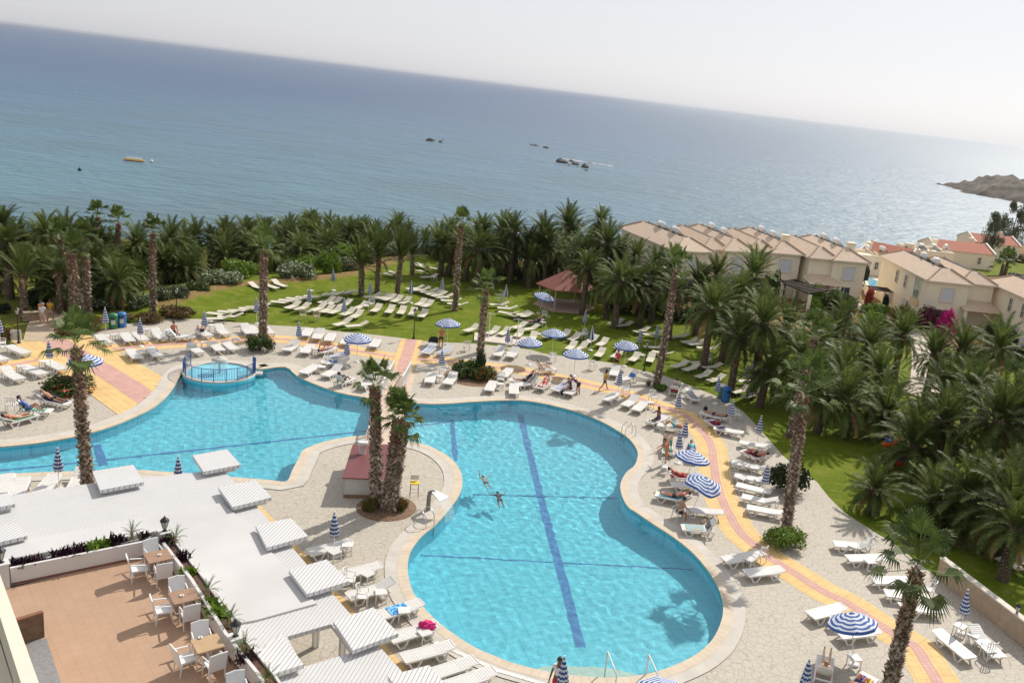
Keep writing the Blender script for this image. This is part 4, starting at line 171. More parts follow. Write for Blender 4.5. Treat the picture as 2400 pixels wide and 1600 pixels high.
# ------------------------------------------------------------------ mesh helpers
class MB:
    def __init__(s): s.v = []; s.f = []; s.mi = []; s.uv = None; s.sm = []
    def add(s, vs, fs, mi=0, smooth=False):
        o = len(s.v); s.v += [tuple(p) for p in vs]
        for f in fs: s.f.append(tuple(i + o for i in f)); s.mi.append(mi); s.sm.append(smooth)
    def box(s, c, size, rz=0, mi=0, M=None):
        x, y, z = size[0] / 2, size[1] / 2, size[2] / 2
        vs = [Vector((a * x, b * y, d * z)) for d in (-1, 1) for b in (-1, 1) for a in (-1, 1)]
        Q = Matrix.Rotation(rz, 3, 'Z') if M is None else M
        s.add([Q @ p + Vector(c) for p in vs], [(0, 2, 3, 1), (4, 5, 7, 6), (0, 1, 5, 4), (2, 6, 7, 3), (0, 4, 6, 2), (1, 3, 7, 5)], mi)
    def beam(s, a, b, w, h, mi=0):
        a, b = Vector(a), Vector(b); d = b - a; L = d.length; d.normalize()
        up = Vector((0, 0, 1)) if abs(d.z) < .95 else Vector((0, 1, 0)); r = d.cross(up).normalized(); u = r.cross(d)
        s.box((a + b) / 2, (w, L, h), 0, mi, Matrix((r, d, u)).transposed())
    def prism(s, poly, z0, z1, mi=0, mi_top=None, cap_bottom=True):
        n = len(poly); a = sum(poly[i][0] * poly[(i + 1) % n][1] - poly[(i + 1) % n][0] * poly[i][1] for i in range(n))
        if a < 0: poly = poly[::-1]
        s.add([(x, y, z0) for x, y in poly] + [(x, y, z1) for x, y in poly], [(i, (i + 1) % n, n + (i + 1) % n, n + i) for i in range(n)], mi)
        s.add([(x, y, z1) for x, y in poly], [tuple(range(n))], mi if mi_top is None else mi_top)
        if cap_bottom: s.add([(x, y, z0) for x, y in poly], [tuple(range(n))[::-1]], mi)
    def tube(s, path, r, n=8, mi=0, caps=True, smooth=True, flat=1.0):
        path = [Vector(p) for p in path]; rs = r if isinstance(r, (list, tuple)) else [r] * len(path); vs = []; prev = None
        for i, p in enumerate(path):
            d = (path[min(i + 1, len(path) - 1)] - path[max(i - 1, 0)]).normalized()
            if prev is None: u = d.cross(Vector((.31, .92, .17))).normalized()
            else:
                u = (prev - d * prev.dot(d)); u = u.normalized() if u.length > 1e-6 else d.orthogonal().normalized()
            prev = u; w = d.cross(u)
            for k in range(n):
                a = 2 * math.pi * k / n; vs.append(p + (u * math.cos(a) + w * math.sin(a) * flat) * rs[i])
        fs = [(i * n + k, i * n + (k + 1) % n, (i + 1) * n + (k + 1) % n, (i + 1) * n + k) for i in range(len(path) - 1) for k in range(n)]
        s.add(vs, fs, mi, smooth)
        if caps: s.add(vs[:n], [tuple(range(n))[::-1]], mi); s.add(vs[-n:], [tuple(range(n))], mi)
    def lathe(s, prof, n=16, c=(0, 0, 0), mi=0, smooth=True):
        vs = [(c[0] + r * math.cos(2 * math.pi * k / n), c[1] + r * math.sin(2 * math.pi * k / n), c[2] + z) for r, z in prof for k in range(n)]
        s.add(vs, [(i * n + k, i * n + (k + 1) % n, (i + 1) * n + (k + 1) % n, (i + 1) * n + k) for i in range(len(prof) - 1) for k in range(n)], mi, smooth)
    def mesh(s, name, mats, attrs=None):
        me = bpy.data.meshes.new(name); me.from_pydata(s.v, [], s.f)
        for m in mats: me.materials.append(m)
        me.polygons.foreach_set('material_index', s.mi); me.polygons.foreach_set('use_smooth', s.sm)
        me.update(); return me
def obj(name, data, parent=None, mats=None, loc=None, rot=None, scale=None):
    if isinstance(data, MB): data = data.mesh(name, mats if isinstance(mats, (list, tuple)) else [mats])
    o = bpy.data.objects.new(name, data); col.objects.link(o)
    if parent: o.parent = parent
    if loc is not None: o.location = loc
    if rot is not None: o.rotation_euler = rot if isinstance(rot, (tuple, list)) or hasattr(rot, 'x') else (0, 0, rot)
    if scale is not None: o.scale = scale if isinstance(scale, (tuple, list)) else (scale,) * 3
    return o
def tag(o, label, cat, group=None, kind=None):
    o['label'] = label; o['category'] = cat
    if group: o['group'] = group
    if kind: o['kind'] = kind
    return o
def thing(name, label, cat, loc=(0, 0, 0), rz=0, group=None):
    o = bpy.data.objects.new(name, None); col.objects.link(o); o.location = loc; o.rotation_euler = (0, 0, rz); o.empty_display_size = .2
    return tag(o, label, cat, group)
def struct(name, data, mats=None):
    o = obj(name, data, None, mats); o['kind'] = 'structure'; return o
def stuff(name, data, mats, label):
    o = obj(name, data, None, mats); o['kind'] = 'stuff'; o['label'] = label; return o
ORD = ['first', 'second', 'third', 'fourth', 'fifth', 'sixth', 'seventh', 'eighth', 'ninth', 'tenth', 'eleventh', 'twelfth', 'thirteenth', 'fourteenth']
def ordinal(i):
    if i < len(ORD): return ORD[i]
    k = i + 1; return str(k) + ('th' if 10 <= k % 100 <= 20 else {1: 'st', 2: 'nd', 3: 'rd'}.get(k % 10, 'th'))
NUM = ['zero', 'one', 'two', 'three', 'four', 'five', 'six', 'seven', 'eight', 'nine', 'ten', 'eleven', 'twelve']
def num(i): return NUM[i] if i < len(NUM) else str(i)
def rowlabel(i, n, desc, side='from the left'):
    if n == 1: return desc
    if n == 2: return ('left' if i == 0 else 'right') + ' one of the two ' + desc
    if i == 0: return 'leftmost of %s %s' % (num(n), desc)
    if i == n - 1: return 'rightmost of %s %s' % (num(n), desc)
    return '%s from left of %s %s' % (ordinal(i), num(n), desc)
def area(p): return sum(p[i][0] * p[(i + 1) % len(p)][1] - p[(i + 1) % len(p)][0] * p[i][1] for i in range(len(p))) / 2
def ccw(p): return p if area(p) > 0 else p[::-1]
def catmull(p, closed=False, sub=5):
    out = []; n = len(p); rng = range(n if closed else n - 1)
    for i in rng:
        P = [Vector(p[(i + k) % n] if closed else p[min(max(i + k, 0), n - 1)]) for k in (-1, 0, 1, 2)]
        for s in range(sub):
            t = s / sub
            q = .5 * ((2 * P[1]) + (P[2] - P[0]) * t + (2 * P[0] - 5 * P[1] + 4 * P[2] - P[3]) * t * t + (-P[0] + 3 * P[1] - 3 * P[2] + P[3]) * t ** 3)
            out.append(tuple(q))
    if not closed: out.append(tuple(p[-1]))
    return out
def offset_line(p, d, closed=False):
    out = []; n = len(p)
    for i in range(n):
        a = Vector(p[i - 1] if closed or i > 0 else p[i]); b = Vector(p[(i + 1) % n] if closed or i < n - 1 else p[i])
        t = (b - a).normalized(); out.append((p[i][0] + t.y * d, p[i][1] - t.x * d))
    return out
def strip(pa, pb, z, closed=False, uvw=None):
    m = MB(); n = len(pa); vs = [(x, y, z) for x, y in pa] + [(x, y, z) for x, y in pb]
    m.add(vs, [(i, (i + 1) % n, n + (i + 1) % n, n + i) for i in range(n if closed else n - 1)])
    # make faces look up
    f = m.f[0]; a, b, c = (Vector(m.v[i]) for i in f[:3])
    if (b - a).cross(c - a).z < 0: m.f = [q[::-1] for q in m.f]
    return m
def path_strip(line, w0, w1, z, name, mat, s_scale=1.0):
    """a paved band between the offsets w0..w1 of a centre line, with UV = metres along / across"""
    A, B = offset_line(line, w0), offset_line(line, w1); m = strip(A, B, z); me = m.mesh(name, [mat])
    s = [0.0]
    for i in range(1, len(line)): s.append(s[-1] + (Vector(line[i]) - Vector(line[i - 1])).length)
    uv = me.uv_layers.new(name='UVMap'); n = len(line)
    for lp in me.loops:
        i = lp.vertex_index; uv.data[lp.index].uv = (s[i % n], w0 if i < n else w1)
    return me
def path_grid(line, w0, w1, z, name, mat, cut):
    """a paved band as small cells, ending under the kerb instead of running over the pool"""
    n = max(2, int((w1 - w0) / .18)); fine = catmull(line, False, 8); s = [0.0]
    for i in range(1, len(fine)): s.append(s[-1] + (Vector(fine[i]) - Vector(fine[i - 1])).length)
    cols = [offset_line(fine, w0 + (w1 - w0) * k / n) for k in range(n + 1)]; m = MB(); uvs = []
    for k in range(n + 1):
        for i in range(len(fine)): m.v.append((*cols[k][i], z)); uvs.append((s[i], w0 + (w1 - w0) * k / n))
    L = len(fine)
    for k in range(n):
        for i in range(L - 1):
            q = (k * L + i, k * L + i + 1, (k + 1) * L + i + 1, (k + 1) * L + i); c = sum((Vector(m.v[j]) for j in q), Vector()) / 4
            if inside(c.x, c.y, cut): continue
            a, b, d = (Vector(m.v[j]) for j in q[:3]); q = q if (b - a).cross(d - a).z > 0 else q[::-1]; m.f.append(q); m.mi.append(0); m.sm.append(False)
    me = m.mesh(name, [mat]); uv = me.uv_layers.new(name='UVMap')
    for lp in me.loops: uv.data[lp.index].uv = uvs[lp.vertex_index]
    return me
def fill(outer, holes, z):
    """flat polygon with holes, facing up"""
    polys = [[Vector((x, y, 0)) for x, y in ccw(outer)]] + [[Vector((x, y, 0)) for x, y in ccw(h)[::-1]] for h in holes]
    pts = [p for q in polys for p in q]; m = MB(); tris = tessellate_polygon(polys)
    fs = []
    for t in tris:
        a, b, c = (pts[i] for i in t); cr = (b - a).cross(c - a).z
        if abs(cr) < 1e-9: continue
        fs.append(tuple(t) if cr > 0 else tuple(t[::-1]))
    m.add([(p.x, p.y, z) for p in pts], fs); return m
def inside(x, y, poly):
    c = False; j = len(poly) - 1
    for i in range(len(poly)):
        xi, yi = poly[i]; xj, yj = poly[j]
        if (yi > y) != (yj > y) and x < (xj - xi) * (y - yi) / (yj - yi) + xi: c = not c
        j = i
    return c
def dist_line(x, y, line):
    best = 1e9; p = Vector((x, y))
    for a, b in zip(line, line[1:]):
        a, b = Vector(a), Vector(b); d = b - a; t = max(0, min(1, (p - a).dot(d) / max(d.length_squared, 1e-9))); best = min(best, (p - a - d * t).length)
    return best

# ------------------------------------------------------------------ ground materials
def mat_flagstone():
    t = NT('flagstone_paving'); co = t.coord()
    wob = t.n('ShaderNodeTexNoise'); wob.inputs['Scale'].default_value = 1.2; t.l(co, wob.inputs['Vector'])
    ad = t.n('ShaderNodeVectorMath', operation='MULTIPLY_ADD'); t.l(wob.outputs['Color'], ad.inputs[0]); ad.inputs[1].default_value = (.35, .35, 0); t.l(co, ad.inputs[2])
    vo = t.n('ShaderNodeTexVoronoi', feature='F1'); vo.inputs['Scale'].default_value = 3.1; t.l(ad.outputs[0], vo.inputs['Vector'])
    ve = t.n('ShaderNodeTexVoronoi', feature='DISTANCE_TO_EDGE'); ve.inputs['Scale'].default_value = 3.1; t.l(ad.outputs[0], ve.inputs['Vector'])
    sep = t.n('ShaderNodeSeparateColor'); t.l(vo.outputs['Color'], sep.inputs[0])
    c = t.ramp(sep.outputs[0], [(0, (.42, .36, .275)), (.3, (.51, .45, .36)), (.55, (.45, .415, .35)), (.8, (.53, .465, .37)), (1, (.47, .39, .30))])
    c = t.mix(t.noise(.35, 3), c, (.42, .385, .33), 'MIX'); 
    c2 = t.mix(.45, c, t.ramp(t.noise(9, 6), [(.3, (.38, .335, .27)), (.7, (.57, .52, .43))]))
    edge = t.ramp(ve.outputs['Distance'], [(.0, (0, 0, 0)), (.055, (1, 1, 1))])
    t.base(t.mix(edge, (.325, .28, .22), c2)); t.rough(.75); t.bump(edge, .35, .01); return t.m
def mat_pavers(name, c1, c2, line=(.35, .24, .12), sx=.42, sy=.42):
    t = NT(name); uv = t.coord('UV'); br = t.n('ShaderNodeTexBrick', offset=0.0); br.inputs['Scale'].default_value = 1.0
    br.inputs['Brick Width'].default_value = sx; br.inputs['Row Height'].default_value = sy; br.inputs['Mortar Size'].default_value = .012; br.inputs['Mortar Smooth'].default_value = .3
    br.inputs['Color1'].default_value = (*c1, 1); br.inputs['Color2'].default_value = (*c2, 1); br.inputs['Mortar'].default_value = (*line, 1); t.l(uv, br.inputs['Vector'])
    c = t.mix(.35, br.outputs['Color'], t.ramp(t.noise(1.3, 6), [(.3, tuple(x * .7 for x in c1)), (.7, tuple(min(1, x * 1.15) for x in c2))]))
    t.base(c); t.rough(.8); return t.m
def mat_grass():
    t = NT('lawn_grass'); at = t.n('ShaderNodeAttribute', attribute_name='dry').outputs['Fac']
    c = t.ramp(t.noise(.35, 5), [(.3, (.115, .175, .010)), (.52, (.155, .205, .012)), (.72, (.205, .235, .022))])
    c = t.mix(t.ramp(t.noise(14, 6), [(.35, (0, 0, 0)), (.65, (1, 1, 1))]), c, t.mix(.55, c, (.03, .06, .01)), 'MIX')
    d = t.ramp(t.noise(2.5, 6), [(.3, (.20, .125, .055)), (.7, (.30, .20, .09))])
    f = t.ramp(t.math('ADD', at, t.math('MULTIPLY', t.math('SUBTRACT', t.noise(.8, 5), .5), .9)), [(.35, (0, 0, 0)), (.75, (1, 1, 1))])
    c = t.mix(t.ramp(t.noise(.9, 6, rough=.7), [(.48, (0, 0, 0)), (.70, (.75, .75, .75))]), c, (.24, .235, .045))
    t.base(t.mix(f, c, d)); t.rough(.9); t.b.inputs['Specular IOR Level'].default_value = .08; t.bump(t.noise(30, 4), .6, .05); return t.m
M_flag = mat_flagstone(); M_grass = mat_grass()
M_yellow = mat_pavers('yellow_pavers', (.68, .45, .18), (.73, .51, .22)); M_pink = mat_pavers('pink_pavers', (.56, .31, .26), (.60, .36, .30), (.34, .2, .16), .21, .21)
M_cope = mat_pavers('coping_tiles', (.56, .465, .35), (.60, .51, .39), (.40, .32, .23), .3, .6); M_cope2 = plain('washed_concrete', (.52, .48, .42), .8, .1, 1.2)
M_sand = plain('sandy_path', (.46, .36, .25), .9, .15, .8, bumpy=.2); M_pave = plain('garden_paving', (.50, .42, .34), .85, .2, .5)
M_tile = None
def mat_pooltile(name, c, line):
    t = NT(name); br = t.n('ShaderNodeTexBrick', offset=0.0); br.inputs['Scale'].default_value = 1.0
    for k, v in (('Brick Width', .5), ('Row Height', .5), ('Mortar Size', .016)): br.inputs[k].default_value = v
    br.inputs['Color1'].default_value = (*c, 1); br.inputs['Color2'].default_value = (*tuple(x * .94 for x in c), 1); br.inputs['Mortar'].default_value = (*line, 1)
    mp = t.n('ShaderNodeMapping'); mp.inputs['Rotation'].default_value = (0, 0, R(-24)); t.l(t.coord(), mp.inputs['Vector']); t.l(mp.outputs[0], br.inputs['Vector'])
    t.base(t.mix(.3, br.outputs['Color'], t.ramp(t.noise(.5, 3), [(.3, tuple(x * .85 for x in c)), (.7, tuple(min(1, x * 1.1) for x in c))]))); t.rough(.4); return t.m
M_pool = mat_pooltile('pool_mosaic', (.165, .71, .86), (.085, .45, .62)); M_poolwall = mat_pooltile('pool_wall_mosaic', (.165, .71, .86), (.085, .45, .62)); M_lane = plain('dark_blue_tile', (.07, .26, .56), .4, .1, 4)
M_step = mat_pooltile('pool_step_tile', (.60, .76, .66), (.4, .58, .5))

# ------------------------------------------------------------------ pool, deck, lawn
POOLC = catmull(ccw(POOL), True, 3)
WATER_Z = -0.10; FLOOR_Z = -2.45
deckp = ccw(DECK)
m = fill(deckp, [offset_line(POOLC, .95, True)], 0.0); struct('pool_deck', m, M_flag)
me = strip(offset_line(POOLC, .95, True), offset_line(POOLC, .42, True), .030, True); struct('pool_kerb', me, M_cope2)
cp = MB(); inn, outl = offset_line(POOLC, -.03, True), offset_line(POOLC, .42, True); n_ = len(inn)
cp.add([(x, y, .036) for x, y in inn] + [(x, y, .036) for x, y in outl], [(i, n_ + i, n_ + (i + 1) % n_, (i + 1) % n_) for i in range(n_)])
cp.add([(x, y, .036) for x, y in inn] + [(x, y, -.05) for x, y in inn], [(i, (i + 1) % n_, n_ + (i + 1) % n_, n_ + i) for i in range(n_)])
cp.add([(x, y, .036) for x, y in outl] + [(x, y, 0.0) for x, y in outl], [(i, n_ + i, n_ + (i + 1) % n_, (i + 1) % n_) for i in range(n_)])
ceme = cp.mesh('pool_coping', [M_cope]); uvl = ceme.uv_layers.new(name='UVMap'); acc = [0.0]
for i in range(1, n_): acc.append(acc[-1] + (Vector(inn[i]) - Vector(inn[i - 1])).length)
for lp in ceme.loops:
    i = lp.vertex_index; uvl.data[lp.index].uv = (acc[i % n_], 0.02 if (i // n_) % 2 == 0 else .5)
struct('pool_coping', ceme)
def floor_z(x, y):
    s_ = min(1, max(0, (x + 14) / 4)); t_ = min(1, max(0, (y - 31) / 19)); return -(1.45 * (1 - s_) + s_ * (1.2 + 1.0 * t_ * t_ * (3 - 2 * t_)))
fm_ = MB(); fx0, fy0, fs_ = min(p[0] for p in POOLC) - .6, min(p[1] for p in POOLC) - .6, .6; fnx, fny = int((max(p[0] for p in POOLC) + .6 - fx0) / fs_) + 2, int((max(p[1] for p in POOLC) + .6 - fy0) / fs_) + 2
ins_ = [[inside(fx0 + i * fs_, fy0 + j * fs_, offset_line(POOLC, .45, True)) for i in range(fnx + 1)] for j in range(fny + 1)]
fm_.v = [(fx0 + i * fs_, fy0 + j * fs_, floor_z(fx0 + i * fs_, fy0 + j * fs_)) for j in range(fny + 1) for i in range(fnx + 1)]
for j in range(fny):
    for i in range(fnx):
        if ins_[j][i] or ins_[j][i + 1] or ins_[j + 1][i] or ins_[j + 1][i + 1]: a_ = j * (fnx + 1) + i; fm_.f.append((a_, a_ + 1, a_ + fnx + 2, a_ + fnx + 1)); fm_.mi.append(0); fm_.sm.append(True)
struct('pool_floor', fm_, M_pool)
wm = MB(); k_ = len(POOLC)
wm.add([(x, y, .025) for x, y in POOLC] + [(x, y, FLOOR_Z) for x, y in POOLC], [(i, k_ + i, k_ + (i + 1) % k_, (i + 1) % k_) for i in range(k_)]); struct('pool_wall', wm, M_poolwall)
lm = MB()
for i, (a, b, w) in enumerate(LANES):
    a, b = Vector(a), Vector(b); d = (b - a).normalized(); q = Vector((d.y, -d.x)) * w / 2; z = .012 + .005 * i
    k = 40; pp = [(a + (b - a) * j / k) for j in range(k + 1)]
    for j in range(k):
        if inside(*((pp[j] + pp[j + 1]) / 2), POOLC):
            c4 = [pp[j] + q, pp[j] - q, pp[j + 1] - q, pp[j + 1] + q]
            lm.add([(p.x, p.y, z + floor_z(p.x, p.y)) for p in c4], [(3, 2, 1, 0)])
obl = struct('pool_lane_lines', lm, M_lane)
bm = bmesh.new(); bm.from_mesh(obl.data); bmesh.ops.recalc_face_normals(bm, faces=bm.faces[:])
for f in bm.faces:
    if f.normal.z < 0: f.normal_flip()
bm.to_mesh(obl.data); bm.free()
# submerged curved bench at the near end
st = catmull(POOLSTEP, False, 6)
edge = [p for p in POOLC if st[0][0] - .2 < p[0] < st[-1][0] + .2 and p[1] < 31.5]
edge.sort(key=lambda p: p[0])
for kk, (zz, sh) in enumerate(((-.62, 0.0), (-.36, .42))):
    inn2 = [(x, y - sh) for x, y in st]; ms = MB()
    ms.prism([p for p in inn2] + [(x, y + .01) for x, y in edge[::-1]], -1.5 - .03 * kk, zz)
    struct('pool_step', ms, M_step)
def mat_water():
    t = NT('pool_water'); t.t.nodes.remove(t.b)
    co = t.coord(); h1 = t.noise(4.5, 3, rough=.6); h2 = t.noise(12, 2); wv = t.n('ShaderNodeTexWave'); wv.inputs['Scale'].default_value = 1.1; wv.inputs['Distortion'].default_value = 6; wv.inputs['Detail'].default_value = 2; t.l(co, wv.inputs['Vector'])
    hh = t.math('ADD', t.math('ADD', h1, t.math('MULTIPLY', h2, .35)), t.math('MULTIPLY', wv.outputs['Fac'], .25))
    bp = t.n('ShaderNodeBump'); bp.inputs['Strength'].default_value = .16; bp.inputs['Distance'].default_value = .05; t.l(hh, bp.inputs['Height'])
    tr = t.n('ShaderNodeBsdfTransparent'); tr.inputs[0].default_value = (.78, .97, 1.0, 1)
    gl = t.n('ShaderNodeBsdfGlossy'); gl.inputs['Roughness'].default_value = .03; t.l(bp.outputs[0], gl.inputs['Normal'])
    fr = t.n('ShaderNodeFresnel'); bk = t.n('ShaderNodeNewGeometry').outputs['Backfacing']; t.l(t.math('ADD', t.math('MULTIPLY', bk, 1 / 1.33 - 1.33), 1.33), fr.inputs['IOR']);   # same reflectance from both sides t.l(bp.outputs[0], fr.inputs['Normal'])
    ms = t.n('ShaderNodeMixShader'); t.l(fr.outputs[0], ms.inputs[0]); t.l(tr.outputs[0], ms.inputs[1]); t.l(gl.outputs[0], ms.inputs[2]); t.l(ms.outputs[0], t.out.inputs[0]); return t.m
M_water = mat_water()
# the pool surface: small real waves over clear refracting water, so that sun caustics fall on the tiles
def mat_clear():
    t = NT('clear_pool_water'); t.t.nodes.remove(t.b); g = t.n('ShaderNodeBsdfGlass'); g.inputs['IOR'].default_value = 1.33; g.inputs['Roughness'].default_value = 0.0; g.inputs['Color'].default_value = (.93, 1, 1, 1); t.l(g.outputs[0], t.out.inputs[0]); return t.m
CELL = .115; gm_ = MB(); wid = {}; x0_, x1_ = min(p[0] for p in POOLC) - .3, max(p[0] for p in POOLC) + .3; y0_, y1_ = min(p[1] for p in POOLC) - .3, max(p[1] for p in POOLC) + .3
nx_, ny_ = int((x1_ - x0_) / CELL) + 1, int((y1_ - y0_) / CELL) + 1
row_in = [[False] * (nx_ + 1) for _ in range(ny_ + 1)]
for j in range(ny_ + 1):           # scan-line test of the grid against the pool outline
    y = y0_ + j * CELL; cr = sorted((POOLC[k][0] + (POOLC[(k + 1) % k_][0] - POOLC[k][0]) * (y - POOLC[k][1]) / (POOLC[(k + 1) % k_][1] - POOLC[k][1])) for k in range(k_) if (POOLC[k][1] > y) != (POOLC[(k + 1) % k_][1] > y))
    for a, b in zip(cr[::2], cr[1::2]):
        for i in range(max(0, int((a - x0_) / CELL) + 1), min(nx_, int((b - x0_) / CELL)) + 1): row_in[j][i] = True
def wave_z(x, y):
    q = Vector((x + .35 * y, y * .8 - .2 * x, 0)); a = .55 + .45 * noise.noise(Vector((x * .12, y * .12, 7)))
    return WATER_Z + (.0125 * noise.noise(q * 2.1) + .0085 * noise.noise(q * 4.6 + Vector((0, 0, 4)))) * (.55 + .9 * a)
def wv_(i, j):
    if (i, j) not in wid: x, y = x0_ + i * CELL, y0_ + j * CELL; wid[i, j] = len(gm_.v); gm_.v.append((x, y, wave_z(x, y)))
    return wid[i, j]
for j in range(ny_):
    for i in range(nx_):
        if row_in[j][i] or row_in[j][i + 1] or row_in[j + 1][i] or row_in[j + 1][i + 1] : gm_.f.append((wv_(i, j), wv_(i + 1, j), wv_(i + 1, j + 1), wv_(i, j + 1))); gm_.mi.append(0); gm_.sm.append(True)
pw = struct('pool_water', gm_, mat_clear()); pw.cycles.is_caustics_caster = True; sl.cycles.is_caustics_light = True
for o_ in list(col.objects):
    if o_.name.split('.')[0] in ('pool_floor', 'pool_wall', 'pool_lane_lines', 'pool_step'): o_.cycles.is_caustics_receiver = True
# lawn and garden terrain: one sheet out to the low cliff, fine near the camera
COAST = [(-200, 84), (-90, 90), (-60, 96), (-42, 101), (-30, 107), (-8, 113), (14, 124), (34, 146), (52, 172), (74, 196), (110, 208), (170, 214), (260, 230)]
def coast_y(x):
    for a, b in zip(COAST, COAST[1:]):
        if a[0] <= x <= b[0]: return a[1] + (b[1] - a[1]) * (x - a[0]) / (b[0] - a[0])
    return COAST[0][1] if x < COAST[0][0] else COAST[-1][1]
def behind_bank(x, y):
    if x < DRYBANK[0][0]: return y > DRYBANK[0][1]
    for a, b in zip(DRYBANK, DRYBANK[1:]):
        if a[0] <= x <= b[0]: return y > a[1] + (b[1] - a[1]) * (x - a[0]) / (b[0] - a[0])
    return False
def ground_z(x, y): return -min(4.5, .22 * max(0, dist_line(x, y, DRYBANK) - 3.5)) if (x < -18 and y > 62 and behind_bank(x, y)) else 0.0
xs = [-200, -150, -110, -85, -70] + [-62 + i * 1.0 for i in range(110)] + [50, 55, 60, 66, 73, 80, 90, 105, 130, 170, 220, 260]
rows_ = [i / 110 for i in range(111)]
holep = offset_line(POOLC, .6, True)
gm = MB(); idx = {}; Y0 = 8.0
for j, tv in enumerate(rows_):
    for i, x in enumerate(xs):
        cy = coast_y(x); y = Y0 + (cy - Y0) * tv
        z = -.03 + .05 * noise.noise(Vector((x * .25, y * .25, 0))) * (0 if inside(x, y, deckp) else 1)
        d = dist_line(x, y, deckp + deckp[:1]); z = -.03 + (z + .03) * min(1, d / 4)
        if not inside(x, y, deckp):
            db = dist_line(x, y, DRYBANK)
            if x < -18:
                z += .5 * max(0, 1 - db / 4.0) ** 2
                if y > 62 and behind_bank(x, y): z -= min(4.5, .22 * max(0, db - 3.5))
        idx[i, j] = len(gm.v); gm.v.append((x, y, z if tv < 1 else -.6))
for j in range(len(rows_) - 1):
    for i in range(len(xs) - 1):
        q = [idx[i, j], idx[i + 1, j], idx[i + 1, j + 1], idx[i, j + 1]]
        if any(inside(gm.v[k][0], gm.v[k][1], deckp) and dist_line(gm.v[k][0], gm.v[k][1], deckp + deckp[:1]) > 1.6 for k in q): continue
        gm.f.append(tuple(q)); gm.mi.append(0); gm.sm.append(True)
nt_ = len(gm.v)
for i, x in enumerate(xs):       # cliff down to the sea
    cy = coast_y(x); gm.v += [(x, cy + 3, -5), (x, cy + 7 + 2 * noise.noise(Vector((x * .1, 0, 0))), -15.5)]
J = len(rows_) - 1
for i in range(len(xs) - 1):
    a, b = nt_ + 2 * i, nt_ + 2 * (i + 1)
    for q in ((idx[i, J], idx[i + 1, J], b, a), (a, b, b + 1, a + 1)): gm.f.append(q); gm.mi.append(1); gm.sm.append(True)
M_rock = plain('coast_rock', (.26, .21, .16), .95, .35, .12, bumpy=.5)
me = gm.mesh('lawn', [M_grass, M_rock]); at = me.attributes.new('dry', 'FLOAT', 'POINT')
for v in me.vertices:
    x, y = v.co.x, v.co.y; dr = .12
    if x < -14 and y > 62: dr = max(dr, 1.0 - dist_line(x, y, DRYBANK) / 1.8)
    if y > 90 and x > 5: dr = .85
    if y > 106 and x < 5: dr = .8
    if x < -40: dr = max(dr, .45)
    at.data[v.index].value = max(0, min(1, dr))
struct('lawn', me)
# paved bands
def joined(meshes): return meshes
RP = catmull(RINGPATH, False, 4); RPv = [Vector(p) for p in RP]
struct('yellow_path', path_strip(RP, -.98, .98, .006, 'yellow_path', M_yellow)); struct('pink_path_stripe', path_strip(RP, -.26, .26, .012, 'pink_path_stripe', M_pink))
LP_ = catmull(LEFTPATH, False, 4)
struct('side_path', path_strip(LP_, -.9, .9, .008, 'side_path', M_yellow)); struct('side_path_stripe', path_strip(LP_, -.2, .2, .014, 'side_path_stripe', M_pink))
WP = WIDEPATH; CUT = offset_line(POOLC, .78, True)
struct('wide_yellow_path', path_grid(WP, -2.35, 2.35, .018, 'wide_yellow_path', M_yellow, CUT)); struct('wide_path_stripe', path_grid(WP, -.75, .75, .024, 'wide_path_stripe', M_pink, CUT))
struct('crossing_path', path_strip(MIDPATH, -.85, .85, .020, 'crossing_path', M_yellow)); struct('crossing_path_stripe', path_strip(MIDPATH, -.42, .42, .026, 'crossing_path_stripe', M_pink))
struct('front_path', path_strip(FRONTPATH, -.2, 1.0, .006, 'front_path', M_yellow))
struct('garden_path', path_strip(catmull(GARDENPATH, False, 4), -1.0, 1.0, .03, 'garden_path', M_sand))
struct('far_garden_path', path_strip(catmull(FARROAD, False, 4), -1.6, 1.6, .06, 'far_garden_path', M_pave)); struct('villa_path', path_strip(catmull(FARROAD2, False, 4), -1.5, 1.5, .06, 'villa_path', M_pave))
m = MB(); m.prism(SLAB, -.2, .12); struct('concrete_slab', m, plain('pale_concrete', (.60, .53, .45), .8, .1, 1))
m = fill(ccw(FARLAWN), [], .10); fl = m.mesh('far_lawn', [M_grass]); a_ = fl.attributes.new('dry', 'FLOAT', 'POINT'); [setattr(d, 'value', .38) for d in a_.data]; struct('far_lawn', fl)

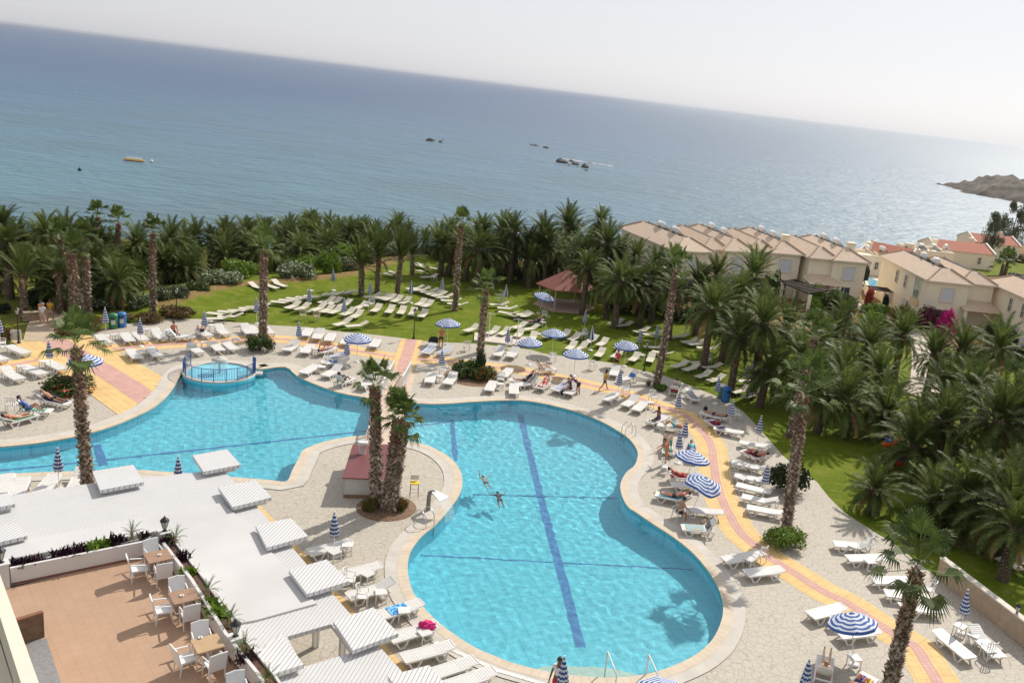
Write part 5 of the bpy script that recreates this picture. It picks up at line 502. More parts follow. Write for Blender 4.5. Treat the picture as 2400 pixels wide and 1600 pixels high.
# ------------------------------------------------------------------ sea and headland
def mat_sea():
    t = NT('sea_water'); co = t.coord(); sep = t.n('ShaderNodeSeparateXYZ'); t.l(co, sep.inputs[0])
    # depth colour: turquoise shallows inshore, dark weed patches, blue offshore
    d = t.math('MULTIPLY', sep.outputs[1], 1 / 900.0)
    dd = t.math('ADD', d, t.math('MULTIPLY', t.math('SUBTRACT', t.noise(.006, 4), .5), .35))
    c = t.ramp(dd, [(.14, (.055, .180, .200)), (.30, (.052, .148, .210)), (.55, (.046, .122, .205)), (1.0, (.036, .086, .178))])
    reef = t.ramp(t.noise(.018, 5, rough=.6), [(.44, (0, 0, 0)), (.56, (1, 1, 1))])
    near = t.ramp(d, [(.25, (1, 1, 1)), (.75, (0, 0, 0))])
    c = t.mix(t.math('MULTIPLY', t.math('MULTIPLY', reef, near), .75), c, (.038, .105, .135))
    glare_side = t.ramp(t.math('MULTIPLY', t.math('ADD', sep.outputs[0], 350.0), 1 / 900.0), [(0.0, (0, 0, 0)), (.45, (.45, .45, .45)), (1.0, (.8, .8, .8))]); c = t.mix(glare_side, c, (.165, .225, .265))      # sun glare put into the sea colour, paler to the right
    t.base(c); t.rough(.38); t.b.inputs['IOR'].default_value = 1.33
    mp = t.n('ShaderNodeMapping'); mp.inputs['Scale'].default_value = (.55, 1.0, 1); mp.inputs['Rotation'].default_value = (0, 0, R(20)); t.l(co, mp.inputs['Vector'])
    h = t.math('ADD', t.noise(.32, 5, mp.outputs[0], .62), t.math('MULTIPLY', t.noise(.05, 3, mp.outputs[0]), 1.6))
    t.bump(h, .72, 1.8); return t.m
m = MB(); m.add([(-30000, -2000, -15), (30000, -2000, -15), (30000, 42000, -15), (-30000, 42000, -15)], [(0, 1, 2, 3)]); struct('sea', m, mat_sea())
# ------------------------------------------------------------------ foliage
M_date = leafy('date_palm_leaf', (.056, .086, .017), (.165, .205, .054), .6, .32)
M_plume = leafy('young_palm_leaf', (.060, .095, .018), (.140, .175, .045), .6, .3)
M_fan = leafy('fan_palm_leaf', (.050, .085, .018), (.125, .165, .042), .55, .32)
M_dead = leafy('dry_palm_leaf', (.20, .12, .05), (.30, .20, .09), .8, .1)
def mat_boots():
    t = NT('palm_boots'); gi = t.n('ShaderNodeNewGeometry').outputs['Random Per Island']; sp = t.n('ShaderNodeSeparateXYZ'); t.l(t.coord('Generated'), sp.inputs[0])
    lo = t.ramp(gi, [(0, (.17, .125, .09)), (.5, (.34, .26, .19)), (1, (.52, .43, .34))]); hi = t.ramp(gi, [(0, (.17, .095, .06)), (.5, (.32, .185, .12)), (1, (.48, .32, .22))])
    t.base(t.mix(t.ramp(sp.outputs[2], [(.45, (0, 0, 0)), (.9, (1, 1, 1))]), lo, hi)); t.rough(.9); return t.m
M_boot = mat_boots(); M_trunk = plain('palm_trunk', (.12, .085, .06), .95, .35, 6, bumpy=.5)
M_dtrunk = plain('date_trunk', (.10, .07, .045), .95, .4, 5, bumpy=.6)
def frond(m, root, az, el, L, droop, nl=30, wid=.42, rnd=random, taper=.25, mi=0):
    """pinnate frond: arching midrib with two rows of narrow leaflets"""
    ca, sa = math.cos(az), math.sin(az); pts = []; e = el; p = Vector(root); seg = 9; tw = rnd.uniform(-.25, .25)
    for i in range(seg + 1):
        pts.append(p.copy()); d = Vector((ca * math.cos(e), sa * math.cos(e), math.sin(e))); p = p + d * (L / seg); e -= droop / seg * (0.45 + 1.1 * i / seg)
    for i in range(seg):
        a, b = pts[i], pts[i + 1]; s = Vector((-sa, ca, 0)) * .022 * (1 - i / seg * .8); m.add([a - s, a + s, b + s * .85, b - s * .85], [(0, 1, 2, 3)], mi)
    for k in range(nl):
        u = .10 + .90 * (k + rnd.random() * .6) / nl; f = u * seg; i = min(int(f), seg - 1); c = pts[i].lerp(pts[i + 1], f - i); d = (pts[i + 1] - pts[i]).normalized()
        side = Vector((-sa, ca, 0)); up = side.cross(d) * -1; up = up if up.z > 0 else -up
        w = wid * (math.sin(math.pi * min(1, u * .80 + .16)) ** .7) * rnd.uniform(.8, 1.1)
        for sg in (-1, 1):
            dr = (side * sg * .80 + d * .72 + up * rnd.uniform(.05, .42) - Vector((0, 0, rnd.uniform(0, .28)))).normalized(); t_ = c + dr * w; h = d * .0135
            m.add([c - h, c + h, t_], [(0, 1, 2)], mi)
def date_crown(seed, nf=60, L=1.0, upright=0.0, nl=46):
    rnd = random.Random(seed); m = MB(); g = math.pi * (3 - 5 ** .5)
    for i in range(nf):
        u = (i + .5) / nf; el = R(84) - R(122 - 56 * upright) * u ** (.95 + .6 * upright); az = i * g + rnd.uniform(-.25, .25)
        frond(m, (.06 * math.cos(az), .06 * math.sin(az), .05 - .22 * u), az, el + rnd.uniform(-.12, .12), L * rnd.uniform(.82, 1.1) * (1 - .12 * (u > .85)), (R(52) + R(40) * u) * (1 - .55 * upright) * rnd.uniform(.7, 1.3), nl, .185 * (1 - .25 * upright), rnd, mi=1 if (u > .86 and rnd.random() < .6) else 0)
    return m
CROWN_D = [date_crown(11 + i).mesh('date_crown', [M_date, M_dead]) for i in range(4)]
CROWN_P = [date_crown(41 + i, 34, 1.0, .75).mesh('plume_crown', [M_plume, M_dead]) for i in range(2)]
def fan_leaf(m, root, az, el, pet, rad, rnd, droop):
    ca, sa = math.cos(az), math.sin(az); d = Vector((ca * math.cos(el), sa * math.cos(el), math.sin(el))); c = Vector(root) + d * pet - Vector((0, 0, .1 * pet)); s = Vector((-sa, ca, 0)); u = s.cross(d) * -1; u = u if u.z >= 0 else -u
    m.add([Vector(root) - s * .02, Vector(root) + s * .02, c + s * .015, c - s * .015], [(0, 1, 2, 3)])
    n = 20; spread = R(105); fold = rnd.uniform(.15, .5)
    base = [];
    for k in range(n + 1):
        a = -spread + 2 * spread * k / n; q = (d * math.cos(a) + s * math.sin(a)); q = (q + u * fold * abs(math.sin(a)) * .6).normalized(); base.append(q)
    for k in range(n):
        rr = rad * rnd.uniform(.85, 1.08) * (1 - .18 * abs(k / n - .5) * 2); mid = rr * .62; q0, q1 = base[k], base[k + 1]; qm = (q0 + q1).normalized()
        p0 = c + q0 * mid + u * .008; p1 = c + q1 * mid + u * .008; tip = c + qm * rr - Vector((0, 0, droop * rr * rnd.uniform(.25, .6)))
        m.add([c, p0, p1], [(0, 1, 2)]); m.add([p0, tip, p1], [(0, 1, 2)])
def fan_crown(seed, nf=18, wind=0.0):
    rnd = random.Random(seed); m = MB(); g = math.pi * (3 - 5 ** .5)
    for i in range(nf):
        u = (i + .5) / nf; az = i * g + rnd.uniform(-.3, .3); el = R(80) - R(100) * u ** 1.15
        root = Vector((.05 * math.cos(az), .05 * math.sin(az), .30 - .34 * u))
        fan_leaf(m, root, az, el, rnd.uniform(.40, .75), rnd.uniform(.40, .56), rnd, .25 + .85 * u)
    return m
CROWN_F = [fan_crown(71 + i).mesh('fan_crown', [M_fan]) for i in range(4)]
def fan_trunk(base, top, r, seed, spikes, sk_len=.16):
    rnd = random.Random(seed); m = MB(); b, t = Vector((0, 0, -.3)), Vector(top) - Vector(base); H_ = t.length; pth = [Vector((0, 0, -.3)).lerp(t, i / 10) for i in range(11)]
    for i in range(1, 10): pth[i] += Vector((rnd.uniform(-.03, .03), rnd.uniform(-.03, .03), 0)) * H_ * .12 * math.sin(math.pi * i / 10)
    m.tube(pth, [r * (.80 - .18 * i / 10) + (.12 * r if i < 1 else 0) for i in range(11)], 10, 0)
    for k in range(spikes):
        u = (k + rnd.random()) / spikes; f = u * 10; i = min(int(f), 9); c = pth[i].lerp(pth[i + 1], f - i); a = k * 2.399963 + rnd.uniform(-.2, .2); rr = r * (.78 - .18 * u)
        o = Vector((math.cos(a), math.sin(a), 0)); s = Vector((-o.y, o.x, 0)); L = sk_len * rnd.uniform(.6, 1.35); w = L * .42
        p0 = c + o * rr * .96; tip = p0 + o * L * rnd.uniform(.45, .9) + Vector((0, 0, L * rnd.uniform(.5, .95) * (1 if rnd.random() < .8 else -.6))) + s * rnd.uniform(-.06, .06)
        m.add([p0 - s * w, p0 + s * w, tip + s * w * .35, tip - s * w * .35, p0 + Vector((0, 0, L * .3)) + o * .02], [(0, 1, 2, 3), (1, 4, 2), (4, 0, 3), (4, 3, 2)], 1)
    return m
for i, (b, t, cr, r, label, kind) in enumerate(FANPALMS):
    p = thing('fan_palm' if kind == 'fan' else 'plume_palm', label, 'palm tree', b)
    near = b[1] < 50
    obj('trunk', fan_trunk(b, t, r * (.74 if near else .82), 100 + i, 1100 if near else (620 if kind == 'fan' else 420), .20 if kind == 'fan' else .15), p, [M_trunk, M_boot])
    cr *= .95 if kind == 'fan' else 1; rel = Vector(t) - Vector(b); rv = random.Random(i)
    if kind == 'fan':
        obj('crown', CROWN_F[i % 4], p, loc=rel + Vector((0, 0, .1)), rot=(rv.uniform(-.15, .15), rv.uniform(-.15, .15), rv.uniform(0, 6)), scale=(cr, cr, cr * 1.15))
    else:
        obj('crown', CROWN_P[i % 2], p, loc=rel, rot=rv.uniform(0, 6), scale=(cr * .95, cr * .95, cr * 1.12))
def date_trunk(seed):
    rnd = random.Random(seed); m = MB(); m.tube([(0, 0, -.04), (0, 0, .3), (0, 0, .7), (0, 0, 1.0)], [.36, .29, .28, .36], 12, 0)
    for k in range(240):
        u = (k + rnd.random()) / 240; a = k * 2.399963; rr = .27 + .08 * max(0, u - .7) / .3; o = Vector((math.cos(a), math.sin(a), 0)); s = Vector((-o.y, o.x, 0)); p0 = Vector((0, 0, u)) + o * rr; tip = p0 + o * .06 + Vector((0, 0, .035)); m.add([p0 - s * .05, p0 + s * .05, tip + s * .025, tip - s * .025], [(0, 1, 2, 3)], 1)
    return m.mesh('date_trunk', [M_dtrunk, M_boot])
TRUNK_D = [date_trunk(5), date_trunk(6)]
groups = {}
for q in DATEPALMS: groups.setdefault(q[3], []).append(q)
for gname, items in groups.items():
    items = sorted(items, key=lambda q: q[0][0] / q[0][1])
    for i, (b, t, cr, _) in enumerate(items):
        rv = random.Random(i * 31 + len(gname)); p = thing('date_palm', '%s from the left among the %s' % (ordinal(i), gname), 'palm tree', b, 0, gname)
        zb = ground_z(b[0], b[1]); p.location.z = zb; h = max(t[2] - zb, 1.0); lean = math.atan2(t[0] - b[0], h)
        obj('trunk', TRUNK_D[i % 2], p, rot=(0, lean, rv.uniform(0, 6)), scale=(1.0, 1.0, h))
        s_ = cr * rv.uniform(.84, 1.18); obj('crown', CROWN_D[rv.randrange(4)], p, loc=(t[0] - b[0], 0, h), rot=(rv.uniform(-.12, .12), rv.uniform(-.12, .12), rv.uniform(0, 6)), scale=(s_, s_, s_ * 1.05))
# bushes
BK = dict(oleander=leafy('oleander_leaf', (.075, .105, .040), (.150, .185, .085), .5, .25, (.50, .52, .40), .16), green=leafy('shrub_leaf', (.050, .085, .020), (.110, .155, .040), .5, .25),
          bright=leafy('bright_leaf', (.085, .160, .014), (.190, .270, .034), .5, .3), rust=leafy('rusty_leaf', (.090, .085, .026), (.210, .150, .055), .6, .2, (.28, .11, .04), .18),
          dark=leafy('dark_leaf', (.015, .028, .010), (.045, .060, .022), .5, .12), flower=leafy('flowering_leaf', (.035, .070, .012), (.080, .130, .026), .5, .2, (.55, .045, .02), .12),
          yucca=leafy('yucca_leaf', (.10, .15, .03), (.22, .25, .06), .45, .2), redflower=leafy('red_blossom', (.60, .06, .05), (.70, .13, .10), .6, .3, (.06, .1, .02), .22),
          magentadark=leafy('purple_blossom', (.13, .012, .05), (.20, .03, .08), .6, .2, (.04, .06, .02), .25), magenta=leafy('magenta_blossom', (.62, .015, .21), (.75, .045, .32), .6, .3))
M_stem = plain('shrub_stem', (.10, .07, .045), .9, .2, 5)
def bush_mesh(kind, seed, n=2200, leaf=.07):
    rnd = random.Random(seed); m = MB(); lobes = []
    for k in range(17):
        rr = .74 * math.sqrt((k + .4) / 17); a = k * 2.4 + rnd.uniform(-.3, .3); lobes.append((Vector((rr * math.cos(a), rr * math.sin(a), rnd.uniform(.34, .66) * (1 - .45 * rr * rr))), rnd.uniform(.24, .36)))
    k = 0
    while k < n:
        c, r = lobes[rnd.randrange(17)]; d = Vector((rnd.gauss(0, 1), rnd.gauss(0, 1), rnd.gauss(0, 1))).normalized(); p = c + d * r * (rnd.random() ** .3) * rnd.uniform(.88, 1.18)
        if p.z < 0.02: continue
        k += 1; nrm = (d + Vector((rnd.gauss(0, .5), rnd.gauss(0, .5), rnd.gauss(0, .5)))).normalized(); u = nrm.orthogonal().normalized(); u = Matrix.Rotation(rnd.uniform(0, 6.3), 3, nrm) @ u; v = nrm.cross(u); L = leaf * rnd.uniform(.6, 1.4); w = L * .5
        m.add([p - u * L * .5, p + v * w, p + u * L, p - v * w], [(0, 1, 2, 3)])
    return m
def yucca_mesh(seed):
    rnd = random.Random(seed); m = MB()
    for i in range(70):
        az = i * 2.4; el = R(85) - R(75) * i / 70; d = Vector((math.cos(az) * math.cos(el), math.sin(az) * math.cos(el), math.sin(el))); s = Vector((-math.sin(az), math.cos(az), 0)) * .045; b = Vector((0, 0, .12)); t = b + d * rnd.uniform(.75, 1.0)
        m.add([b - s, b + s, b.lerp(t, .5) + s * 1.2, t, b.lerp(t, .5) - s * 1.2], [(0, 1, 2, 3, 4)])
    return m
BM = {}
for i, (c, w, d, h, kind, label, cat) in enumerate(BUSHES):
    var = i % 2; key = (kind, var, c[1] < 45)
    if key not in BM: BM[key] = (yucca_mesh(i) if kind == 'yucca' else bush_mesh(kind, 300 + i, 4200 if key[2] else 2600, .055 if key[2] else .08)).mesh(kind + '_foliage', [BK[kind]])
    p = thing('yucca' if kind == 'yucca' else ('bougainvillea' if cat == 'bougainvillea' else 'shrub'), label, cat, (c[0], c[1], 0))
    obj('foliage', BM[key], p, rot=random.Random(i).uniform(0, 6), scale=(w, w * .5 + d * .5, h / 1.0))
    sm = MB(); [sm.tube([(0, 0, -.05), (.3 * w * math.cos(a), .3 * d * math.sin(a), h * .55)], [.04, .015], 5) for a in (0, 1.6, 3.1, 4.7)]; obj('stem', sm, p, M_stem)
for gname, items, lab in (('shrubs in the villa gardens', GARDENSHRUBS, 'mixed green and rusty shrubs in the villa gardens'), ('dark undergrowth behind the lawn palms', SHADE_SHRUBS, 'dark shrubs under the palms behind the lawn')):
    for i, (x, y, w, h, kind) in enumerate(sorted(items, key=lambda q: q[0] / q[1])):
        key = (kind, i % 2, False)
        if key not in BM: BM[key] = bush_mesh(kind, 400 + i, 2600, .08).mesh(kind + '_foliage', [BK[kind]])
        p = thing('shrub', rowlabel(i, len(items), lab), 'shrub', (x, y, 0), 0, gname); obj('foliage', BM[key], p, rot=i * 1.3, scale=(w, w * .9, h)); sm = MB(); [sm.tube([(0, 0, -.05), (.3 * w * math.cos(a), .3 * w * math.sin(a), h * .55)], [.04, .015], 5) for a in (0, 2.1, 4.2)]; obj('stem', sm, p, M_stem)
# ground planting bed round the palm trio
tb = MB(); tb.lathe([(0, .05), (.9, .06), (1.42, .03), (1.45, 0)], 40, (TWINBED[0][0], TWINBED[0][1] + .15, .0)); struct('planting_bed_soil', tb, plain('bed_soil', (.20, .125, .075), .95, .4, 8, bumpy=.6))
tb = MB(); tb.lathe([(0, .03), (1.9, .05), (2.2, .0)], 40, (-9.5, 62.6, .0)); struct('flower_bed_soil', tb, plain('bed_soil', (.20, .125, .075)))

# ------------------------------------------------------------------ pool furniture
M_white = plain('white_plastic', (.74, .725, .69), .35, .04, 2); M_cushion = plain('white_slats', (.74, .715, .67), .45, .05, 6)
M_beige = plain('beige_mesh_fabric', (.60, .55, .43), .7, .08, 3); M_gmetal = plain('green_grey_metal', (.30, .32, .27), .4, .1, 2); M_grey = plain('grey_metal', (.42, .42, .41), .35, .08, 2, .6); M_black = plain('black_metal', (.02, .02, .022), .4, .1, 3)
def hinge_back(kind):
    pass
ANG = dict(f=5, l=24, h=52)
LM = {}
def lounger_meshes():
    # plastic lounger: foot at -y, head at +y, 1.95 x .66 m, bed at .34
    s = MB(); s.box((0, -.36, .335), (.62, 1.22, .035)); [s.box((0, -.93 + .095 * k, .358), (.54, .075, .014)) for k in range(13)]; LM['w_seat'] = s.mesh('lounger_seat', [M_cushion])
    s = MB(); s.box((0, .36, .0), (.62, .72, .035)); [s.box((0, .06 + .095 * k, .022), (.54, .075, .014)) for k in range(7)]; s.box((0, .735, .01), (.5, .05, .05)); LM['w_back'] = s.mesh('lounger_back', [M_cushion])
    s = MB()
    for x in (-.32, .32): s.beam((x, -.99, .33), (x, .62, .33), .05, .075)
    s.beam((-.32, -.975, .33), (.32, -.975, .33), .05, .06); s.beam((-.3, .60, .31), (.3, .60, .31), .05, .05); LM['w_frame'] = s.mesh('lounger_frame', [M_white])
    for nm, y0 in (('w_leg_front', -.62), ('w_leg_rear', .42)):
        s = MB(); s.beam((0, y0 - .25, .30), (0, y0 - .10, .025), .05, .06); s.beam((0, y0 - .13, .025), (0, y0 + .13, .025), .055, .05); s.beam((0, y0 + .10, .025), (0, y0 + .25, .30), .05, .06); LM[nm] = s.mesh('lounger_leg', [M_white])
    # lawn lounger: metal frame with stretched mesh fabric
    s = MB(); s.box((0, -.36, .335), (.60, 1.24, .02)); LM['m_seat'] = s.mesh('lounger_sling', [M_beige]); s = MB(); s.box((0, .37, 0), (.60, .74, .02)); LM['m_back'] = s.mesh('lounger_back_sling', [M_beige])
    s = MB(); [s.tube([(x, -.99, .33), (x, .45, .33)], .02, 6) for x in (-.31, .31)]; s.tube([(-.31, -.99, .33), (.31, -.99, .33)], .02, 6); s.tube([(-.31, .26, .325), (.31, .26, .325)], .018, 6); LM['m_frame'] = s.mesh('lounger_frame', [M_gmetal])
    s = MB(); s.tube([(0, 0, .33), (0, -.06, 0)], .018, 6); LM['m_leg'] = s.mesh('lounger_leg', [M_gmetal])
lounger_meshes()
def lounger(loc, rz, a, kind, label, group, dz=0.0):
    p = thing('sun_lounger' if kind == 'white' else 'lawn_lounger', label, 'sun lounger', (loc[0], loc[1], dz), rz, group); k = kind[0]
    obj('seat', LM[k + '_seat'], p); obj('backrest', LM[k + '_back'], p, loc=(0, .255, .335), rot=(R(ANG[a]), 0, 0)); obj('frame', LM[k + '_frame'], p)
    if k == 'w':
        for x in (-.32, .32): obj('leg', LM['w_leg_front'], p, loc=(x, 0, 0)); obj('leg', LM['w_leg_rear'], p, loc=(x, 0, 0))
    else:
        for x in (-.3, .3): obj('leg', LM['m_leg'], p, loc=(x, -.72, 0)); obj('leg', LM['m_leg'], p, loc=(x, .4, 0), rot=math.pi)
    return p
LG = {}
for desc, kind, items in LOUNGERS:
    for i, it in enumerate(items):
        z = 0.0 if inside(it[0], it[1], deckp) else -.02
        a_ = it[3]; a_ = 'l' if (a_ == 'f' and random.Random(i * 13 + len(desc)).random() < .22) else a_
        LG[desc, i] = lounger(it[:2], R(it[2] + random.Random(i + len(desc)).uniform(-2.5, 2.5)), a_, kind, rowlabel(i, len(items), desc), desc, z)
# umbrellas
def stripe_mat(name, axis, freq, blue, white, duty=.5):
    t = NT(name); sp = t.n('ShaderNodeSeparateXYZ'); t.l(t.coord(), sp.inputs[0])
    if axis == 'z': f = sp.outputs[2]
    else: f = t.math('SQRT', t.math('ADD', t.math('POWER', sp.outputs[0], 2.0), t.math('POWER', sp.outputs[1], 2.0)))
    k = t.math('GREATER_THAN', t.math('FRACT', t.math('ADD', t.math('MULTIPLY', f, freq), 100.3)), duty); t.base(t.mix(k, white, blue)); t.rough(.75)
    tr = t.n('ShaderNodeBsdfTranslucent'); t.l(t.mix(k, white, blue), tr.inputs[0]); ms = t.n('ShaderNodeMixShader'); ms.inputs[0].default_value = .22; t.l(t.b.outputs[0], ms.inputs[1]); t.l(tr.outputs[0], ms.inputs[2]); t.l(ms.outputs[0], t.out.inputs[0]); return t.m
BLUE, WHT = (.028, .075, .29), (.70, .73, .78)
M_sc = stripe_mat('striped_canvas_closed', 'z', 5.6, BLUE, WHT); M_so = stripe_mat('striped_canvas_open', 'r', 5.4, (.045, .13, .42), (.74, .77, .82), .52)
def panel_mat():
    t = NT('panelled_canvas'); sp = t.n('ShaderNodeSeparateXYZ'); t.l(t.coord(), sp.inputs[0]); an = t.math('ARCTAN2', sp.outputs[1], sp.outputs[0]); k = t.math('GREATER_THAN', t.math('SINE', t.math('MULTIPLY', an, 4.0)), 0.0); t.base(t.mix(k, (.6, .63, .7), (.03, .06, .26))); t.rough(.8); return t.m
M_sp = panel_mat()
def closed_canvas():
    m = MB(); n = 32; lv = [(0, .02), (.10, .055), (.35, .10), (.75, .155), (1.02, .185), (1.10, .13)]; vs = []
    for z, r in lv:
        for k in range(n):
            a = 2 * math.pi * k / n; rr = r * (1 + .24 * math.sin(8 * a + z * 2.2) * min(1, z * 3)); vs.append((rr * math.cos(a), rr * math.sin(a), 2.06 - z + (.03 * math.sin(8 * a) if z > 1.0 else 0)))
    m.add(vs, [((i + 1) * n + k, (i + 1) * n + (k + 1) % n, i * n + (k + 1) % n, i * n + k) for i in range(len(lv) - 1) for k in range(n)], 0, True); return m
def open_canvas(bent=0.0, seed=0):
    m = MB(); n = 8; rings = [0.0, .25, .5, .75, 1.0]; rnd = random.Random(seed); vs = [(0, 0, 2.16)]; sub = 6
    for r in rings[1:]:
        for k in range(n * sub):
            a = 2 * math.pi * k / (n * sub); t = (k % sub) / sub; sc_ = 1 - .076 * (4 * t * (1 - t)); z = 2.16 - .40 * r ** 1.35 + .035 * r * (4 * t * (1 - t)) * -1
            if bent: z += bent * r * r * math.sin(3 * a + seed) * .5
            vs.append((r * sc_ * math.cos(a), r * sc_ * math.sin(a), z))
    N = n * sub; fs = [(0, 1 + k, 1 + (k + 1) % N) for k in range(N)] + [(1 + i * N + k, 1 + (i + 1) * N + k, 1 + (i + 1) * N + (k + 1) % N, 1 + i * N + (k + 1) % N) for i in range(len(rings) - 2) for k in range(N)]
    m.add(vs, fs, 0, True); L = vs[-N:]
    val = MB(); val.add([v for v in L] + [(x * 1.01, y * 1.01, z - .13) for x, y, z in L], [(k, (k + 1) % N, N + (k + 1) % N, N + k) for k in range(N)], 0); return m, val
CC = closed_canvas().mesh('closed_canopy', [M_sc]); CP = closed_canvas().mesh('closed_panel_canopy', [M_sp]); oc, ov = open_canvas(); OC = oc.mesh('open_canopy', [M_so]); M_val = plain('blue_valance', (.05, .13, .42), .75, .1, 4); OV = ov.mesh('valance', [M_val])
ob_, obv = open_canvas(.22, 1); OCB = ob_.mesh('bent_canopy', [M_so]); OVB = obv.mesh('bent_valance', [M_val])
s = MB(); s.tube([(0, 0, 0), (0, 0, 2.1)], .019, 8); UP = s.mesh('umbrella_pole', [M_white]); s = MB(); s.lathe([(0, .08), (.05, .07), (.02, 0), (0, 0)], 8); UT = s.mesh('umbrella_tip', [M_white])
s = MB(); s.lathe([(0, .09), (.10, .085), (.20, .06), (.22, 0)], 16); UB = s.mesh('umbrella_base', [M_white])
s = MB()
for k in range(8):
    a = 2 * math.pi * k / 8; s.tube([(0, 0, 2.10), (.5 * math.cos(a), .5 * math.sin(a), 1.99), (.97 * math.cos(a), .97 * math.sin(a), 1.75)], .008, 4)
UR = s.mesh('umbrella_ribs', [M_grey])
for loc, kind, label, tilt in UMBRELLAS:
    p = thing('beach_umbrella', label, 'umbrella', (loc[0], loc[1], 0)); p.rotation_euler = (R(tilt[0]), R(tilt[1]), random.Random(label).uniform(0, 6)) if tilt != (0, 0) else (R(random.Random(label).uniform(-2.5, 2.5)), R(random.Random(label).uniform(-2.5, 2.5)), random.Random(label).uniform(0, 6))
    obj('pole', UP, p); obj('base', UB, p)
    if kind == 'o':
        bent = 'crumpled' in label; c = obj('canopy', OCB if bent else OC, p); obj('valance', OVB if bent else OV, c); obj('ribs', UR, p); obj('finial', UT, p, loc=(0, 0, 2.15))
    else:
        obj('canopy', CC if kind == 'c' else CP, p); obj('finial', UT, p, loc=(0, 0, 2.05))
# small tables
s = MB(); s.box((0, 0, .42), (.46, .46, .03)); [s.box((-.19 + .095 * k, 0, .438), (.07, .44, .012)) for k in range(5)]; TT = s.mesh('table_top', [M_white]); s = MB(); s.beam((0, 0, .41), (.02, .02, 0), .04, .04); TL = s.mesh('table_leg', [M_white])
for desc, pp in TABLES:
    pp = sorted(pp, key=lambda q: q[0] / q[1])
    for i, q in enumerate(pp):
        p = thing('side_table', rowlabel(i, len(pp), desc), 'side table', (q[0], q[1], 0), random.Random(i).uniform(-.5, .5) + .6, desc); obj('table_top', TT, p)
        for k in range(4): obj('leg', TL, p, loc=(.19 * (1 if k % 2 else -1), .19 * (1 if k < 2 else -1), 0), rot=k * math.pi / 2)
# plastic armchairs (front towards -y)
def chair_meshes(M, pre):
    s = MB(); s.box((0, -.02, .42), (.46, .46, .035)); LM[pre + 'seat'] = s.mesh('chair_seat', [M])
    s = MB(); n = 12; vs = []
    for z in (.43, .62, .84):
        for k in range(n + 1):
            a = R(20) + R(140) * k / n; rr = .25 + .06 * (z - .43); vs.append((rr * math.cos(a) * 1.02, rr * math.sin(a) * .75 + .08 * (z - .43) + .03, z + (.05 * math.sin(math.pi * k / n) if z > .8 else 0)))
    for k in range(0, n, 2):
        for i in (0, 1): s.add([vs[i * (n + 1) + k], vs[i * (n + 1) + k + 1], vs[(i + 1) * (n + 1) + k + 1], vs[(i + 1) * (n + 1) + k]], [(0, 1, 2, 3)])
    s.tube([vs[2 * (n + 1) + k] for k in range(n + 1)], .024, 6); LM[pre + 'back'] = s.mesh('chair_back', [M])
    s = MB(); s.tube([(0, -.22, .43), (0, -.22, .63), (0, .0, .66), (0, .2, .68)], .024, 6); LM[pre + 'arm'] = s.mesh('chair_arm', [M])
    s = MB(); s.tube([(0, 0, .42), (0, -.03, 0)], [.028, .02], 6); LM[pre + 'leg'] = s.mesh('chair_leg', [M])
chair_meshes(M_white, 'c_'); M_chb = plain('beige_lawn_chair', (.55, .47, .34), .7, .1, 4); chair_meshes(M_chb, 'b_')
def armchair(name, loc, rz, label, pre, z=0., group=None):
    p = thing(name, label, 'chair', (loc[0], loc[1], z), rz, group); obj('seat', LM[pre + 'seat'], p); obj('backrest', LM[pre + 'back'], p)
    for x in (-.26, .26): obj('armrest', LM[pre + 'arm'], p, loc=(x, 0, 0)); obj('leg', LM[pre + 'leg'], p, loc=(x * .88, -.2, 0)); obj('leg', LM[pre + 'leg'], p, loc=(x * .85, .2, 0), rot=math.pi)
    return p
for loc, rz, label in CHAIRS: armchair('plastic_armchair', loc, R(rz), label, 'c_', 0 if inside(*loc, deckp) else -.02)
for loc, rz, label in SUNCHAIRS: armchair('upright_lawn_chair', loc, R(rz), label, 'b_' if 'beige' in label else 'c_')
# lamp posts
def lantern(p, z, s=1.0, part='lantern'):
    m = MB(); m.lathe([(0, .0), (.07, .0), (.04, .04), (.04, .08), (.07, .10), (.075, .11)], 8, (0, 0, z)); m.lathe([(.17, .40), (.13, .46), (.06, .52), (.03, .56), (0, .62)], 8, (0, 0, z))
    for k in range(6): a = k * math.pi / 3; m.tube([(.07 * math.cos(a), .07 * math.sin(a), z + .10), (.155 * math.cos(a), .155 * math.sin(a), z + .41)], .008, 4)
    l = obj(part, m, p, M_black); g = MB(); g.lathe([(.065, .11), (.14, .39)], 6, (0, 0, z)); obj('glass', g, l, plain('frosted_glass', (.55, .55, .5), .2, .05, 3)); l.scale = (s, s, s) if s != 1 else (1, 1, 1); return l
LL = ["black lamp post beside the left garden path entrance", "black lamp post in front of the reddish low hedge", "black lamp post at the lawn edge left of the crossing path", "black lamp post at the lawn edge left of the leaning palm"]
for q, label in zip(LAMPS, LL):
    p = thing('lamp_post', label, 'street lamp', (q[0], q[1], 0)); m = MB(); m.lathe([(.11, 0), (.10, .08), (.06, .16), (.045, .55), (.055, .58), (.038, .64), (.030, 1.92), (.05, 1.94), (.05, 1.98)], 12); obj('pole', m, p, M_black); lantern(p, 1.95)
